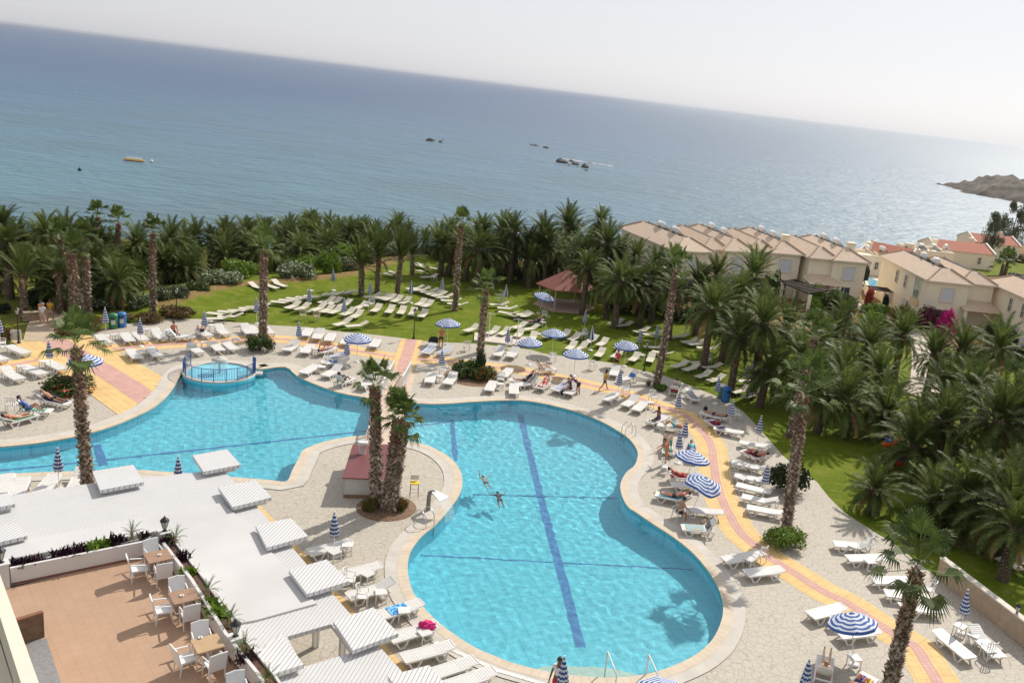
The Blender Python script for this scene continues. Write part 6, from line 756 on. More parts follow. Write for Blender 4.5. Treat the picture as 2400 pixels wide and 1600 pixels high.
# bins
for q, c, label in zip(BINS, [(.03, .19, .08), (.03, .16, .42), (.05, .16, .07), (.02, .13, .40)], ["green litter bin left of its blue twin", "blue recycling bin right of the green bin at left", "green litter bin with white lid and red poster beside the right blue bin", "blue recycling bin at the right lawn edge"]):
    p = thing('litter_bin', label, 'bin', (q[0], q[1], 0), R(20)); mm = plain('bin_%d' % int(c[2] * 1000), c, .45, .1, 3); m = MB(); m.lathe([(.30, .05), (.31, .9), (.30, .95)], 20); m.lathe([(0, .05), (.3, .05)], 20); obj('barrel', m, p, mm)
    m = MB(); m.lathe([(.33, .95), (.33, 1.0), (.26, 1.1), (.10, 1.15), (0, 1.16)], 20); obj('lid', m, p, plain('white_lid', (.75, .75, .72), .5) if 'white lid' in label else mm); m = MB(); m.box((0, -.305, .82), (.3, .03, .12)); obj('opening', m, p, M_black)
    m = MB(); m.lathe([(.33, 0), (.33, .05), (0, .05)], 20); obj('base', m, p, M_black)
    if 'green' in label: m = MB(); m.add([(.318 * math.sin(a), -.318 * math.cos(a), z) for z in (.35, .68) for a in (-.3, 0, .3, .6)], [(k, k + 1, k + 5, k + 4) for k in range(3)]); obj('poster', m, p, plain('red_poster', (.5, .08, .05), .6) if 'red' in label else plain('pale_poster', (.6, .58, .52), .6, .3, 9))
for q, label in zip(SHOWERS, ["white outdoor shower post at the concrete slab's left end", "white outdoor shower post at the concrete slab's right end"]):
    p = thing('outdoor_shower', label, 'shower', (q[0], q[1], .1)); m = MB(); m.tube([(0, 0, 0), (0, 0, 2.1)], .035, 8); obj('pole', m, p, M_white); m = MB(); m.tube([(-.4, 0, 2.02), (0, 0, 2.1), (.4, 0, 2.02)], .022, 6); obj('arm', m, p, M_white)
    for x in (-.4, .4): m = MB(); m.lathe([(.02, .06), (.09, .0), (0, 0)], 10, (x, 0, 1.96)); obj('shower_head', m, p, M_grey)
    m = MB(); m.lathe([(.12, 0), (.1, .1), (0, .1)], 10); obj('base', m, p, M_white)
# ------------------------------------------------------------------ fountain basin, bridge, pool fittings
M_bluepaint = plain('blue_painted_steel', (.035, .11, .30), .4, .1, 3); M_ltile = plain('pale_blue_tile', (.34, .66, .76), .4, .06, 3); M_steel = plain('brushed_steel', (.55, .55, .54), .3, .08, 3, .8)
FX, FY, FR = -25.55, 56.85, 2.25
p = thing('fountain_basin', "round raised fountain basin with blue railing at the left pool's back edge", 'fountain', (FX, FY, 0))
m = MB(); m.lathe([(FR + .02, -1.6), (FR + .02, .10)], 64); obj('wall', m, p, M_poolwall); m = MB(); m.lathe([(FR + .03, .06), (FR + .03, .13), (FR - .28, .13), (FR - .28, .02)], 64); obj('rim', m, p, M_cope2)
m = MB(); m.lathe([(FR - .27, .035), (0, .035)], 64); obj('basin_floor', m, p, M_ltile); m = MB(); m.lathe([(FR - .27, .085), (0, .085)], 64); obj('basin_water', m, p, M_water)
m = MB(); m.tube([(0, 0, 0), (0, 0, .98)], .07, 12); m.lathe([(.50, .93), (.49, .99), (.32, 1.09), (.10, 1.15), (.08, 1.2), (0, 1.2)], 24); m.lathe([(.50, .93), (.1, .95), (0, .95)], 24); obj('mushroom_spout', m, p, plain('pale_concrete_cap', (.50, .48, .44), .7, .12, 4))
def mat_spray():
    t = NT('falling_water'); t.t.nodes.remove(t.b); tr = t.n('ShaderNodeBsdfTransparent'); df = t.n('ShaderNodeBsdfDiffuse'); df.inputs[0].default_value = (.8, .9, .95, 1); mp = t.n('ShaderNodeMapping'); mp.inputs['Scale'].default_value = (9, 9, .8); t.l(t.coord(), mp.inputs[0])
    ms = t.n('ShaderNodeMixShader'); t.l(t.ramp(t.noise(2.0, 3, mp.outputs[0]), [(.35, (.06, .06, .06)), (.7, (.5, .5, .5))]), ms.inputs[0]); t.l(tr.outputs[0], ms.inputs[1]); t.l(df.outputs[0], ms.inputs[2]); t.l(ms.outputs[0], t.out.inputs[0]); return t.m
M_spray = mat_spray(); m = MB(); m.lathe([(.49, .94), (.54, .75), (.58, .5), (.62, .09)], 32); obj('water_curtain', m, p, M_spray)
rl = thing('basin_railing', "blue railing with thin balusters round the front of the fountain basin", 'railing', (FX, FY, 0)); a0, a1 = R(168), R(402); N = 12; pr = FR - .06
arc = lambda a, z: (pr * math.cos(a), pr * math.sin(a), z)
m = MB(); m.tube([arc(a0 + (a1 - a0) * k / 48, .98) for k in range(49)], .022, 6); m.tube([arc(a0 + (a1 - a0) * k / 48, .24) for k in range(49)], .016, 6); obj('handrail', m, rl, M_bluepaint)
for k in range(N + 1): m = MB(); a = a0 + (a1 - a0) * k / N; m.tube([arc(a, .1), arc(a, 1.0)], .03, 6); obj('post', m, rl, M_bluepaint)
m = MB(); [m.tube([arc(a0 + (a1 - a0) * k / 84, .24), arc(a0 + (a1 - a0) * k / 84, .98)], .013, 4) for k in range(85)]; obj('balusters', m, rl, M_bluepaint)
m = MB(); pa = [(.30 * math.cos(a), .22 * math.sin(a)) for a in [R(-70 + 14 * k) for k in range(11)]]; m.add([(x, y, z) for z in (0, 1.0, 1.12) for x, y in pa], [(i * 11 + k, i * 11 + k + 1, (i + 1) * 11 + k + 1, (i + 1) * 11 + k) for i in range(2) for k in range(10)], 0, True); m.add([(x * .9, y * .9, z) for z in (0, 1.0, 1.12) for x, y in pa], [(i * 11 + k, (i + 1) * 11 + k, (i + 1) * 11 + k + 1, i * 11 + k + 1) for i in range(2) for k in range(10)], 0, True)
p = thing('splash_panel', "curved blue panel standing at the right end of the fountain railing", 'panel', (BLUEPANEL[0][0], BLUEPANEL[0][1], 0), R(200)); obj('panel', m, p, M_bluepaint); m = MB(); m.box((0, 0, .06), (.7, .6, .12)); obj('base', m, p, M_cope2)
BR = [Vector(q) for q in BRIDGE]; m = MB(); A, B_ = offset_line(BRIDGE, -.95), offset_line(BRIDGE, .95); n_ = len(A)
m.prism(A + B_[::-1], -.22, .04); p = thing('footbridge', "narrow pinkish footbridge crossing between the two pools behind the palm trio", 'bridge'); obj('walkway', m, p, plain('bridge_paving', (.56, .44, .34), .8, .12, 2)); m = MB(); m.prism(offset_line(BRIDGE, -.75) + offset_line(BRIDGE, -.6)[::-1], -1.4, -.22); m.prism(offset_line(BRIDGE, .75) + offset_line(BRIDGE, .6)[::-1], -1.4, -.22); obj('support_beam', m, p, M_poolwall)
for (a, b), label in zip(RAILS, ["white balustrade on the left side of the footbridge's far end", "white balustrade on the right side of the footbridge's far end", "short white balustrade at the footbridge's near end by the kiosk"]):
    a, b = Vector((*a, 0)), Vector((*b, 0)); d = b - a; L = d.length; p = thing('balustrade', label, 'railing', a, math.atan2(d.y, d.x)); m = MB(); m.box((L / 2, 0, .93), (L, .09, .05)); m.box((L / 2, 0, .18), (L, .06, .04)); obj('handrail', m, p, M_white)
    k = max(2, int(L / .55))
    for i in range(k + 1): m = MB(); m.box((L * i / k, 0, .46), (.07, .07, .92)); obj('post', m, p, M_white)
    m = MB(); [m.box((L * (i + .5) / (k * 4), 0, .55), (.03, .02, .74)) for i in range(k * 4)]; obj('balusters', m, p, M_white)
def ladder(x, y, rz, label):
    p = thing('pool_ladder', label, 'ladder', (x, y, 0), rz)
    for s in (-.26, .26): m = MB(); m.tube([(s, -.55, 0), (s, -.5, .55), (s, -.35, .78), (s, -.05, .82), (s, .22, .55), (s, .26, .0), (s, .26, -1.1)], .022, 8); obj('rail', m, p, M_steel)
    m = MB(); [m.box((0, .26, -.2 - .3 * k), (.52, .08, .03)) for k in range(3)]; obj('steps', m, p, M_steel)
ladder((LADDER[0][0] + LADDER[1][0]) / 2, (LADDER[0][1] + LADDER[1][1]) / 2 + .1, R(-125), "steel pool ladder beside the white water spout"); ladder(*LADDER[2], R(118), "steel pool ladder at the far right bend of the right pool")
p = thing('water_spout', "white flat water spout on a curved grey post pouring into the pool", 'fountain', (SPOUT[0][0], SPOUT[0][1], 0), R(-28)); m = MB(); m.tube([(0, 0, 0), (0, 0, .75), (.04, 0, .95), (.2, 0, 1.08), (.36, 0, 1.08)], [.13, .12, .12, .10, .07], 12, flat=.8); obj('post', m, p, plain('weathered_grey', (.25, .23, .2), .5, .15, 3)); m = MB(); m.add([(.28, -.16, 1.13), (.28, .16, 1.13), (.95, .34, .92), (.95, -.34, .92), (.28, -.16, 1.05), (.28, .16, 1.05), (.95, .34, .88), (.95, -.34, .88)], [(0, 3, 2, 1), (4, 5, 6, 7), (0, 1, 5, 4), (1, 2, 6, 5), (2, 3, 7, 6), (3, 0, 4, 7)]); obj('spout_plate', m, p, M_white)
m = MB(); m.add([(.95, -.3, .9), (.95, .3, .9), (1.25, .34, .55), (1.25, -.34, .55), (1.42, .36, -.08), (1.42, -.36, -.08)], [(0, 1, 2, 3), (3, 2, 4, 5)], 0, True); obj('water_sheet', m, p, M_spray)
p = thing('lifeguard_stool', "tall stool with yellow seat between the palm trio and the spout", 'stool', (STOOL[0][0], STOOL[0][1], 0), R(15)); M_yel = plain('yellow_canvas', (.75, .55, .04), .6, .08, 4); m = MB(); m.box((0, 0, .80), (.42, .40, .05)); obj('seat', m, p, M_yel); m = MB(); m.box((0, .2, 1.02), (.42, .03, .26)); obj('backrest', m, p, M_white)
for x in (-.19, .19):
    for y in (-.18, .18): m = MB(); m.tube([(x, y, .8), (x * 1.1, y * 1.15, 0)], .016, 6); obj('leg', m, p, M_grey)
m = MB(); [m.tube([(-.2, y, .35), (.2, y, .35)], .012, 5) for y in (-.2, .2)]; obj('footrest', m, p, M_grey)
# stair handrails and white step at the near pool end
p = thing('pool_stair_rails', "pair of white handrails over the submerged near steps of the pool", 'railing', (STEPRAIL[0][0], STEPRAIL[0][1], 0), R(4))
for x in (0, 1.55): m = MB(); m.tube([(x, -.9, 0), (x, -.9, .85), (x - .28, .5, .85), (x - .28, .5, -.7)], .032, 8); obj('handrail', m, p, M_white)
m = MB(); m.box((.6, -1.0, .16), (1.6, .8, .32)); m.box((.6, -.75, .25), (1.6, .12, .5)); p2 = thing('step_block', "white box step beside the pool handrails at the bottom edge", 'step', (STEPRAIL[0][0], STEPRAIL[0][1] - .3, 0), R(4)); obj('step', m, p2, M_white); m = MB(); m.box((.6, -1.0, .34), (1.3, .6, .05)); obj('top_board', m, p2, M_cushion)
# pool drain grating strip
struct('drain_grating', strip(offset_line(POOLC, .50, True)[0:0] or [(-5.2, 30.2), (-2.6, 28.95), (-.6, 28.42), (1.4, 28.4)], [(-5.3, 30.05), (-2.66, 28.78), (-.62, 28.24), (1.4, 28.22)], .045), plain('white_grating', (.7, .68, .64), .6, .35, 12))
# kiosk
p = thing('pump_house', "low white pool house with a long corrugated dark red roof", 'shed'); kr = [Vector(q) for q in KROOF]; c = sum(kr, Vector()) / 4
def wave_mat(name, c1, c2, period, ang, depth=.3, rough=.5):
    t = NT(name); mp = t.n('ShaderNodeMapping'); mp.inputs['Rotation'].default_value = (0, 0, ang); t.l(t.coord(), mp.inputs[0]); sp = t.n('ShaderNodeSeparateXYZ'); t.l(mp.outputs[0], sp.inputs[0]); f = t.math('FRACT', t.math('ADD', t.math('MULTIPLY', sp.outputs[0], 1 / period), 500.0)); tri = t.math('ABSOLUTE', t.math('SUBTRACT', f, .5))
    e = t.ramp(tri, [(0.0, (0, 0, 0)), (.07, (.8, .8, .8)), (.16, (1, 1, 1))]); t.base(t.mix(t.math('MULTIPLY', t.noise(1.4, 5), .22), t.mix(e, c2, c1), c2)); t.rough(rough); t.bump(e, depth, .03); return t.m
rdir = (kr[1] - kr[0]); ra = math.atan2(rdir.y, rdir.x); M_redroof = wave_mat('red_corrugated_sheet', (.19, .050, .050), (.085, .024, .026), .24, -ra + R(90), .6)
m = MB(); m.prism([(q.x, q.y) for q in kr], 1.10, 1.16); obj('roof', m, p, M_redroof)
m = MB(); e = (kr[1] + kr[0]) / 2; f = (kr[2] + kr[3]) / 2; m.beam(e + Vector((.15, 0, .025)), f + Vector((.15, 0, .025)), .1, .03); obj('ridge_cap', m, p, M_redroof)
kw = [c + (q - c) * .90 for q in kr]; m = MB(); m.prism([(q.x, q.y) for q in kw], 0, 1.11); obj('wall', m, p, plain('white_cladding', (.62, .60, .56), .6, .08, 2)); m = MB(); kb = [c + (q - c) * .93 for q in kr]; m.prism([(q.x, q.y) for q in kb], 0, .16); obj('plinth', m, p, plain('brown_plinth', (.26, .16, .09), .85, .3, 6))
p = thing('roof_vent', "white bucket shaped vent standing on the red pool house roof", 'vent', (kr[0].x * .45 + kr[2].x * .3 + kr[3].x * .25 - .1, kr[0].y * .25 + kr[3].y * .75, 1.16)); m = MB(); m.lathe([(.17, 0), (.19, .5), (.245, .52), (.25, .68), (.21, .68), (.0, .66)], 20); obj('barrel', m, p, M_white); m = MB(); m.lathe([(.26, .64), (.265, .70), (.22, .70)], 20); obj('rim', m, p, M_white)

# ------------------------------------------------------------------ pavilion with slatted white roofs, terrace
M_slat = wave_mat('white_roof_boards', (.69, .68, .67), (.27, .265, .26), .135, R(4), .8); M_corr = wave_mat('white_corrugated_sheet', (.62, .61, .60), (.31, .305, .30), .13, R(4), .6); M_wall = plain('white_render', (.64, .62, .60), .85, .04, .6); M_memb = plain('white_membrane', (.56, .548, .535), .8, .09, .30)
p = thing('poolside_pavilion', "white slatted roof pavilion stepping along the pool's near edge", 'pavilion'); ro = [(q[0], q[1]) for q in ROOF]; ho = [(q[0], q[1]) for q in ROOFHOLE]
m = fill(ro, [ho], 2.65); b = fill(ro, [ho], 2.50); b.f = [q[::-1] for q in b.f]; m.add(b.v, b.f); 
for pl_ in (ccw(ro), ccw(ho)[::-1]):
    k = len(pl_); m.add([(x, y, 2.50) for x, y in pl_] + [(x, y, 2.65) for x, y in pl_], [(i, (i + 1) % k, k + (i + 1) % k, k + i) for i in range(k)])
obj('roof', m, p, M_corr); me_ = [(q[0], q[1]) for q in MEMBRANE]; m = MB(); m.prism(me_, 2.652, 2.72); obj('flat_roof', m, p, M_memb)
for q in PANELS: m = MB(); m.prism([(v[0], v[1]) for v in q], 2.80, 2.95); pn = obj('roof_panel', m, p, M_slat); c = sum((Vector(v) for v in q), Vector()) / 4; f = MB(); f.prism([tuple((c + (Vector(v) - c) * .8)[:2]) for v in q], 2.60, 2.80); obj('upstand', f, pn, M_wall)
edge_ = ccw(ro); m = MB()
for i in range(1, 7): m.beam((ROOF[i][0], ROOF[i][1], 2.44), (ROOF[i + 1][0], ROOF[i + 1][1], 2.44), .12, .12)
obj('edge_beam', m, p, M_white)
posts = [POSTS[0]] + [(ROOF[i][0] * (1 - t) + ROOF[i + 1][0] * t + .0, ROOF[i][1] * (1 - t) + ROOF[i + 1][1] * t - .25) for i, t in ((0, .5), (1, .1), (1, .95), (2, .9), (3, .9), (4, .9), (5, .9), (6, .6))]
for q in posts: m = MB(); m.box((0, 0, 1.22), (.16, .16, 2.44)); m.box((.09, 0, 1.22), (.05, .22, 2.44)); obj('post', m, p, M_white, loc=(q[0], q[1], 0), rot=R(45))
te = [(q[0], q[1]) for q in TERR]
def mat_terr():
    t = NT('terracotta_terrace_tiles'); br = t.n('ShaderNodeTexBrick', offset=0.0); br.inputs['Scale'].default_value = 1
    for k, v in (('Brick Width', .33), ('Row Height', .33), ('Mortar Size', .006)): br.inputs[k].default_value = v
    br.inputs['Color1'].default_value = (.41, .262, .168, 1); br.inputs['Color2'].default_value = (.435, .28, .185, 1); br.inputs['Mortar'].default_value = (  .30, .185, .115, 1); mp = t.n('ShaderNodeMapping'); mp.inputs['Rotation'].default_value = (0, 0, R(47)); t.l(t.coord(), mp.inputs[0]); t.l(mp.outputs[0], br.inputs['Vector']); t.base(t.mix(.35, br.outputs['Color'], t.ramp(t.noise(1.2, 6), [(.3, (.37, .235, .15)), (.7, (.48, .315, .205))]))); t.rough(.7); return t.m
p = thing('hotel_terrace', "raised terracotta tiled hotel terrace behind white planter walls", 'terrace'); m = MB(); m.prism(te, 0, 2.98); obj('wall', m, p, M_wall); struct('terrace_floor', fill(te, [], 3.0), mat_terr())
M_soil = plain('planter_soil', (.10, .05, .035), .95, .4, 8)
def planter(line_, w, label):
    inn_, out_ = [(q[0], q[1]) for q in line_], None; o1 = offset_line(inn_, -w); i1 = offset_line(inn_, -.10); o2 = offset_line(inn_, -(w - .07)); p = thing('planter_wall', label, 'planter'); m = MB(); m.prism(inn_ + i1[::-1], 2.98, 3.62); m.prism(o2 + o1[::-1], 2.60, 3.52); obj('wall', m, p, M_wall)
    m = MB(); m.prism(i1 + o2[::-1], 2.70, 3.45); obj('soil', m, p, M_soil); m = MB(); m.prism(offset_line(inn_, .012) + offset_line(inn_, .004)[::-1], 3.0, 3.08); obj('skirting', m, p, plain('brown_skirting', (.24, .10, .06), .7)); return p
planter(PWALL, .50, "long white planter wall with purple plants along the terrace's seaward side"); planter(PWALL2, .50, "white planter wall with small palms along the terrace's pool side")
for i, (q, label) in enumerate(zip(PIERS, ["black lantern on the white pier at the terrace's far corner", "black lantern on the white pier beside the third terrace table", "black lantern at the left picture edge above the planter"])):
    pr_ = thing('terrace_lantern', label, 'lantern', q); lantern(pr_, 0, 1.0, 'lamp_head'); m = MB(); m.lathe([(.11, 0), (.06, .03), (.04, .0)], 10); obj('base', m, pr_, M_black)
    pp_ = thing('lantern_pier', ["white pier under the lantern at the terrace's far corner", "white pier under the lantern beside the third terrace table", "white pier at the left picture edge carrying a lantern"][i], 'pier', (q[0], q[1], 2.7)); m = MB(); m.box((0, 0, (q[2] - 2.74) / 2), (.36, .36, q[2] - 2.74)); obj('shaft', m, pp_, M_wall, rot=R(45)); m = MB(); m.box((0, 0, q[2] - 2.72), (.44, .44, .05)); obj('cap', m, pp_, M_wall, rot=R(45))
M_purp = leafy('purple_leaf', (.022, .008, .016), (.055, .020, .035), .5, .1); M_tpalm = leafy('terrace_palm_leaf', (.05, .10, .015), (.12, .18, .03), .45, .25)
def spiky(seed, n=90, L=.32):
    rnd = random.Random(seed); m = MB()
    for i in range(n):
        b = Vector((rnd.gauss(0, .14), rnd.gauss(0, .12), .02)); az = rnd.uniform(0, 6.3); el = rnd.uniform(.2, 1.4); d = Vector((math.cos(az) * math.cos(el), math.sin(az) * math.cos(el), math.sin(el))); s = Vector((-math.sin(az), math.cos(az), 0)) * .03; t = b + d * L * rnd.uniform(.6, 1.2); mm_ = b.lerp(t, .5) + Vector((0, 0, .04)); m.add([b - s * .5, b + s * .5, mm_ + s, t, mm_ - s], [(0, 1, 2, 3, 4)])
    return m
PS = [spiky(k).mesh('spiky_leaves', [M_purp]) for k in (1, 2)]; PG = [spiky(9, 130, .3).mesh('green_leaves', [BK['bright']])]
pnames = ["first from left", "second from left", "third from left", "fourth from left", "fifth, a green tuft", "sixth, a small green tuft", "seventh from left", "rightmost beside the small palm"]
for i, q in enumerate(PLANTS):
    green = i in (4, 5, 10, 11, 12); lab = ("planter plant on the seaward terrace wall, " + pnames[i]) if i < 8 else ["dark purple plant under the corner lantern", "dark purple plant beside the first terrace table", "green purple plant beside the second chair", "green shrub behind the second terrace table", "green shrub between the two small palms", "dark purple plant at the lower terrace planter"][i - 8]
    pl_ = thing('planter_plant', lab, 'plant', (q[0], q[1], 3.44), random.Random(i).uniform(0, 6)); s_ = random.Random(i + 50).uniform(.8, 1.15); obj('leaves', PG[0] if green else PS[i % 2], pl_, scale=s_); mm_ = MB(); mm_.tube([(0, 0, -.02), (0, 0, .12)], .02, 5); obj('stem', mm_, pl_, M_stem)
TC = date_crown(77, 20, 1.0, .2, 16).mesh('small_palm_crown', [M_tpalm, M_dead])
for q, label in zip(TPALMS, ["small palm in the seaward planter left of the corner lantern", "small palm just below the corner lantern", "small palm beside the second terrace table", "small palm above the lower pier lantern", "small palm below the lower pier lantern", "small palm at the bottom edge of the terrace planter"]):
    pl_ = thing('planter_palm', label, 'palm', (q[0], q[1], 3.44)); m = MB(); m.tube([(0, 0, 0), (0, 0, .32)], [.06, .045], 7); obj('trunk', m, pl_, M_boot); obj('crown', TC, pl_, loc=(0, 0, .30), rot=random.Random(label).uniform(0, 6), scale=.50)
# terrace tables and woven chairs
M_top = plain('brown_laminate', (.33, .20, .125), .5, .1, 5); M_weave = plain('white_weave', (.74, .73, .72), .6, .05, 14, bumpy=.4); ta = math.atan2(PWALL[1][1] - PWALL[0][1], PWALL[1][0] - PWALL[0][0])
s = MB(); s.box((0, 0, 0), (.46, .46, .06)); W_S = s.mesh('woven_seat', [M_weave]); s = MB(); s.box((0, 0, .20), (.50, .05, .62)); s.tube([(-.25, 0, .50), (0, .015, .535), (.25, 0, .50)], .025, 6); W_B = s.mesh('woven_back', [M_weave]); s = MB(); s.tube([(0, -.24, 0), (0, -.22, .20), (0, 0, .235), (0, .24, .26)], .024, 6); W_A = s.mesh('woven_arm', [M_weave]); s = MB(); s.tube([(0, 0, 0), (0, -.05, -.43)], [.026, .02], 6); W_L = s.mesh('woven_leg', [M_weave])
tl_ = ["first terrace table, dark brown with three woven chairs, near the corner lantern", "second terrace table, dark brown, between the far and lower chairs", "third terrace table, lighter brown, beside the lower lantern", "fourth terrace table cut off by the bottom edge"]
M_top2 = plain('light_brown_laminate', (.46, .31, .17), .5, .1, 5)
for i, q in enumerate(TTAB):
    p = thing('terrace_table', tl_[i], 'table', (q[0], q[1], 3.0), ta); m = MB(); m.box((0, 0, .725), (.76, .76, .035)); obj('table_top', m, p, M_top2 if i == 2 else M_top); m = MB(); m.tube([(0, 0, .71), (0, 0, .06)], .04, 8); obj('pedestal', m, p, M_weave)
    for k in range(4): m = MB(); m.tube([(0, 0, .1), (.3 * math.cos(k * math.pi / 2 + .78), .3 * math.sin(k * math.pi / 2 + .78), 0.02)], .022, 6); obj('foot', m, p, M_weave)
    if i < 3: a = thing('ashtray', "small white ashtray on the %s terrace table" % ORD[i], 'ashtray', (ASH[i][0], ASH[i][1], 3.745)); m = MB(); m.lathe([(0, 0), (.055, 0), (.07, .035), (.055, .04), (.03, .02), (0, .02)], 16); obj('bowl', m, a, M_white); m = MB(); m.lathe([(.03, .022), (0, .022)], 12); obj('ash', m, a, M_black)
    for (dx, dy, rz, w) in ((-.62, 0, 90, 'seaward left'), (0, -.62, 180, 'hotel facing'), (0, .60, 0, 'far')):
        if i == 3 and w != 'far': continue
        v = Matrix.Rotation(ta, 3, 'Z') @ Vector((dx, dy, 0)); c = thing('woven_chair', "white woven armchair on the %s side of the %s terrace table" % (w, ORD[i]), 'chair', (q[0] + v.x, q[1] + v.y, 3.0), ta + R(rz) + random.Random(i * 7 + rz).uniform(-.15, .15))
        obj('seat', W_S, c, loc=(0, 0, .43)); obj('backrest', W_B, c, loc=(0, .24, .43), rot=(R(-12), 0, 0))
        for x in (-.25, .25): obj('armrest', W_A, c, loc=(x, 0, .43)); obj('leg', W_L, c, loc=(x * .92, -.2, .43)); obj('leg', W_L, c, loc=(x * .9, .2, .43), rot=math.pi)
# hotel parapet, stair head
M_cream = plain('cream_render', (.66, .58, .46), .85, .05, .8); p = thing('hotel_balcony_parapet', "cream hotel parapet cutting the bottom left corner", 'parapet'); m = MB(); m.prism([(q[0], q[1]) for q in PARAPET], 2.9, 5.44); obj('wall', m, p, M_cream); m = MB(); c = sum((Vector(q) for q in PARAPET), Vector()) / 4; m.prism([tuple((c + (Vector(q) - c) * 1.01)[:2]) for q in PARAPET], 5.44, 5.5); obj('coping', m, p, plain('cream_coping', (.72, .64, .52), .8, .04, .8))
p = thing('hotel_ledge', "shaded lower cream ledge at the bottom left corner", 'ledge'); m = MB(); m.prism([(q[0], q[1]) for q in LEDGE], 2.9, 4.6); obj('wall', m, p, M_cream); m = MB(); m.prism([(q[0], q[1]) for q in LEDGE[:2]] + [(LEDGE[1][0] - .1, LEDGE[1][1] - .1), (LEDGE[0][0] - .1, LEDGE[0][1] - .1)], 4.6, 4.64); obj('drip_edge', m, p, M_cream)
struct('stair_landing', fill([(q[0], q[1]) for q in STAIR], [], 3.008), plain('grey_granite', (.22, .22, .225), .6, .2, 9)); p = thing('stair_head_wall', "dark brown stone wall shading the grey stair landing", 'wall'); a, b = Vector(STAIRWALL[0]), Vector(STAIRWALL[1]); d = (b - a).normalized(); a = a - d * .6; q_ = Vector((-d.y, d.x, 0)) * .10; m = MB(); m.prism([(v.x, v.y) for v in (a, b, b + q_, a + q_)], 3.0, 3.82); obj('wall', m, p, plain('dark_brown_stone', (.13, .085, .055), .8, .3, 5)); m = MB(); m.prism([(v.x, v.y) for v in (a - q_ * .2, b - q_ * .2, b + q_ * 1.2, a + q_ * 1.2)], 3.82, 3.87); obj('coping', m, p, plain('red_brown_coping', (.2, .09, .05), .7))

# ------------------------------------------------------------------ low walls, signs, gazebo
M_block = mat_pavers('tan_block_wall', (.40, .29, .19), (.45, .33, .22), (.30, .22, .15), .4, .2)
p = thing('boundary_wall', "low tan block wall between the right paving and the lawn", 'wall'); wl = [Vector(q) for q in WALL]; m = MB()
m.prism(WALL + offset_line(WALL, -.26)[::-1], -.05, 1.05); wme = m.mesh('block_wall', [plain('tan_wall_render', (.42, .315, .215), .85, .12, 3)]); obj('wall', wme, p); m = MB(); m.prism(offset_line(WALL, .04) + offset_line(WALL, -.30)[::-1], 1.05, 1.12); obj('coping', m, p, plain('pale_stone_coping', (.62, .56, .47), .8, .12, 3))
lw = thing('wall_lantern', "small black lantern on the low wall at the right edge", 'lantern', (19.05, 35.75, 1.1)); lantern(lw, 0, .85, 'lamp_head'); m = MB(); m.lathe([(.1, 0), (.05, .03), (.04, .0)], 10); obj('base', m, lw, M_black)
p = thing('stone_wall', "low rough stone wall behind the walking people at left", 'wall'); a, b = STONEWALL; m = MB(); a, b = Vector((*a, 0)), Vector((*b, 0)); m.beam(a + Vector((0, 0, .3)), b + Vector((0, 0, .3)), .4, .62); obj('wall', m, p, plain('rough_stone', (.30, .22, .15), .9, .35, 5, bumpy=.6)); m = MB(); m.beam(a + Vector((0, 0, .64)), b + Vector((0, 0, .64)), .46, .06); obj('coping', m, p, plain('rough_coping', (.36, .28, .2), .9, .3, 5))
p = thing('notice_board', "small white framed notice board beside the left lamp post", 'sign', (SIGN[0][0], SIGN[0][1], 0), R(20)); m = MB(); [m.box((x, 0, .45), (.05, .05, .9)) for x in (-.28, .28)]; m.box((0, 0, .88), (.6, .05, .05)); m.box((0, 0, .2), (.6, .05, .05)); obj('frame', m, p, M_white); m = MB(); m.box((0, 0, .55), (.5, .02, .6)); obj('board', m, p, plain('faded_notice', (.55, .52, .46), .6, .25, 9))
M_gaz = wave_mat('brown_red_shingle', (.26, .085, .055), (.20, .065, .042), .3, R(40), .3, .7)
gx, gy = GAZ[0]; gy += .6; p = thing('gazebo', "open garden gazebo with brown red tent roof on slim posts", 'gazebo', (gx, gy, 0)); m = MB(); hexp = [(3.05 * math.cos(R(60 * k + 12)), 3.05 * math.sin(R(60 * k + 12))) for k in range(6)]
m.add([(x, y, 2.12) for x, y in hexp] + [(0, 0, 3.75)] + [(x, y, 2.02) for x, y in hexp], [(k, (k + 1) % 6, 6) for k in range(6)] + [(7 + k, 7 + (k + 1) % 6, (k + 1) % 6, k) for k in range(6)]); obj('roof', m, p, M_gaz)
for k in range(6): m = MB(); m.box((hexp[k][0] * .86, hexp[k][1] * .86, 1.06), (.11, .11, 2.12)); obj('post', m, p, plain('grey_post', (.50, .45, .40), .6))
m = MB(); m.prism([(x * 1.02, y * 1.02) for x, y in hexp], -.03, .09); obj('floor_slab', m, p, plain('gazebo_floor', (.45, .32, .25), .8, .1, 2)); m = MB(); m.lathe([(.09, 0), (.05, .1), (0, .2)], 8, (0, 0, 3.72)); obj('finial', m, p, plain('ridge_brown', (.2, .07, .045), .6))

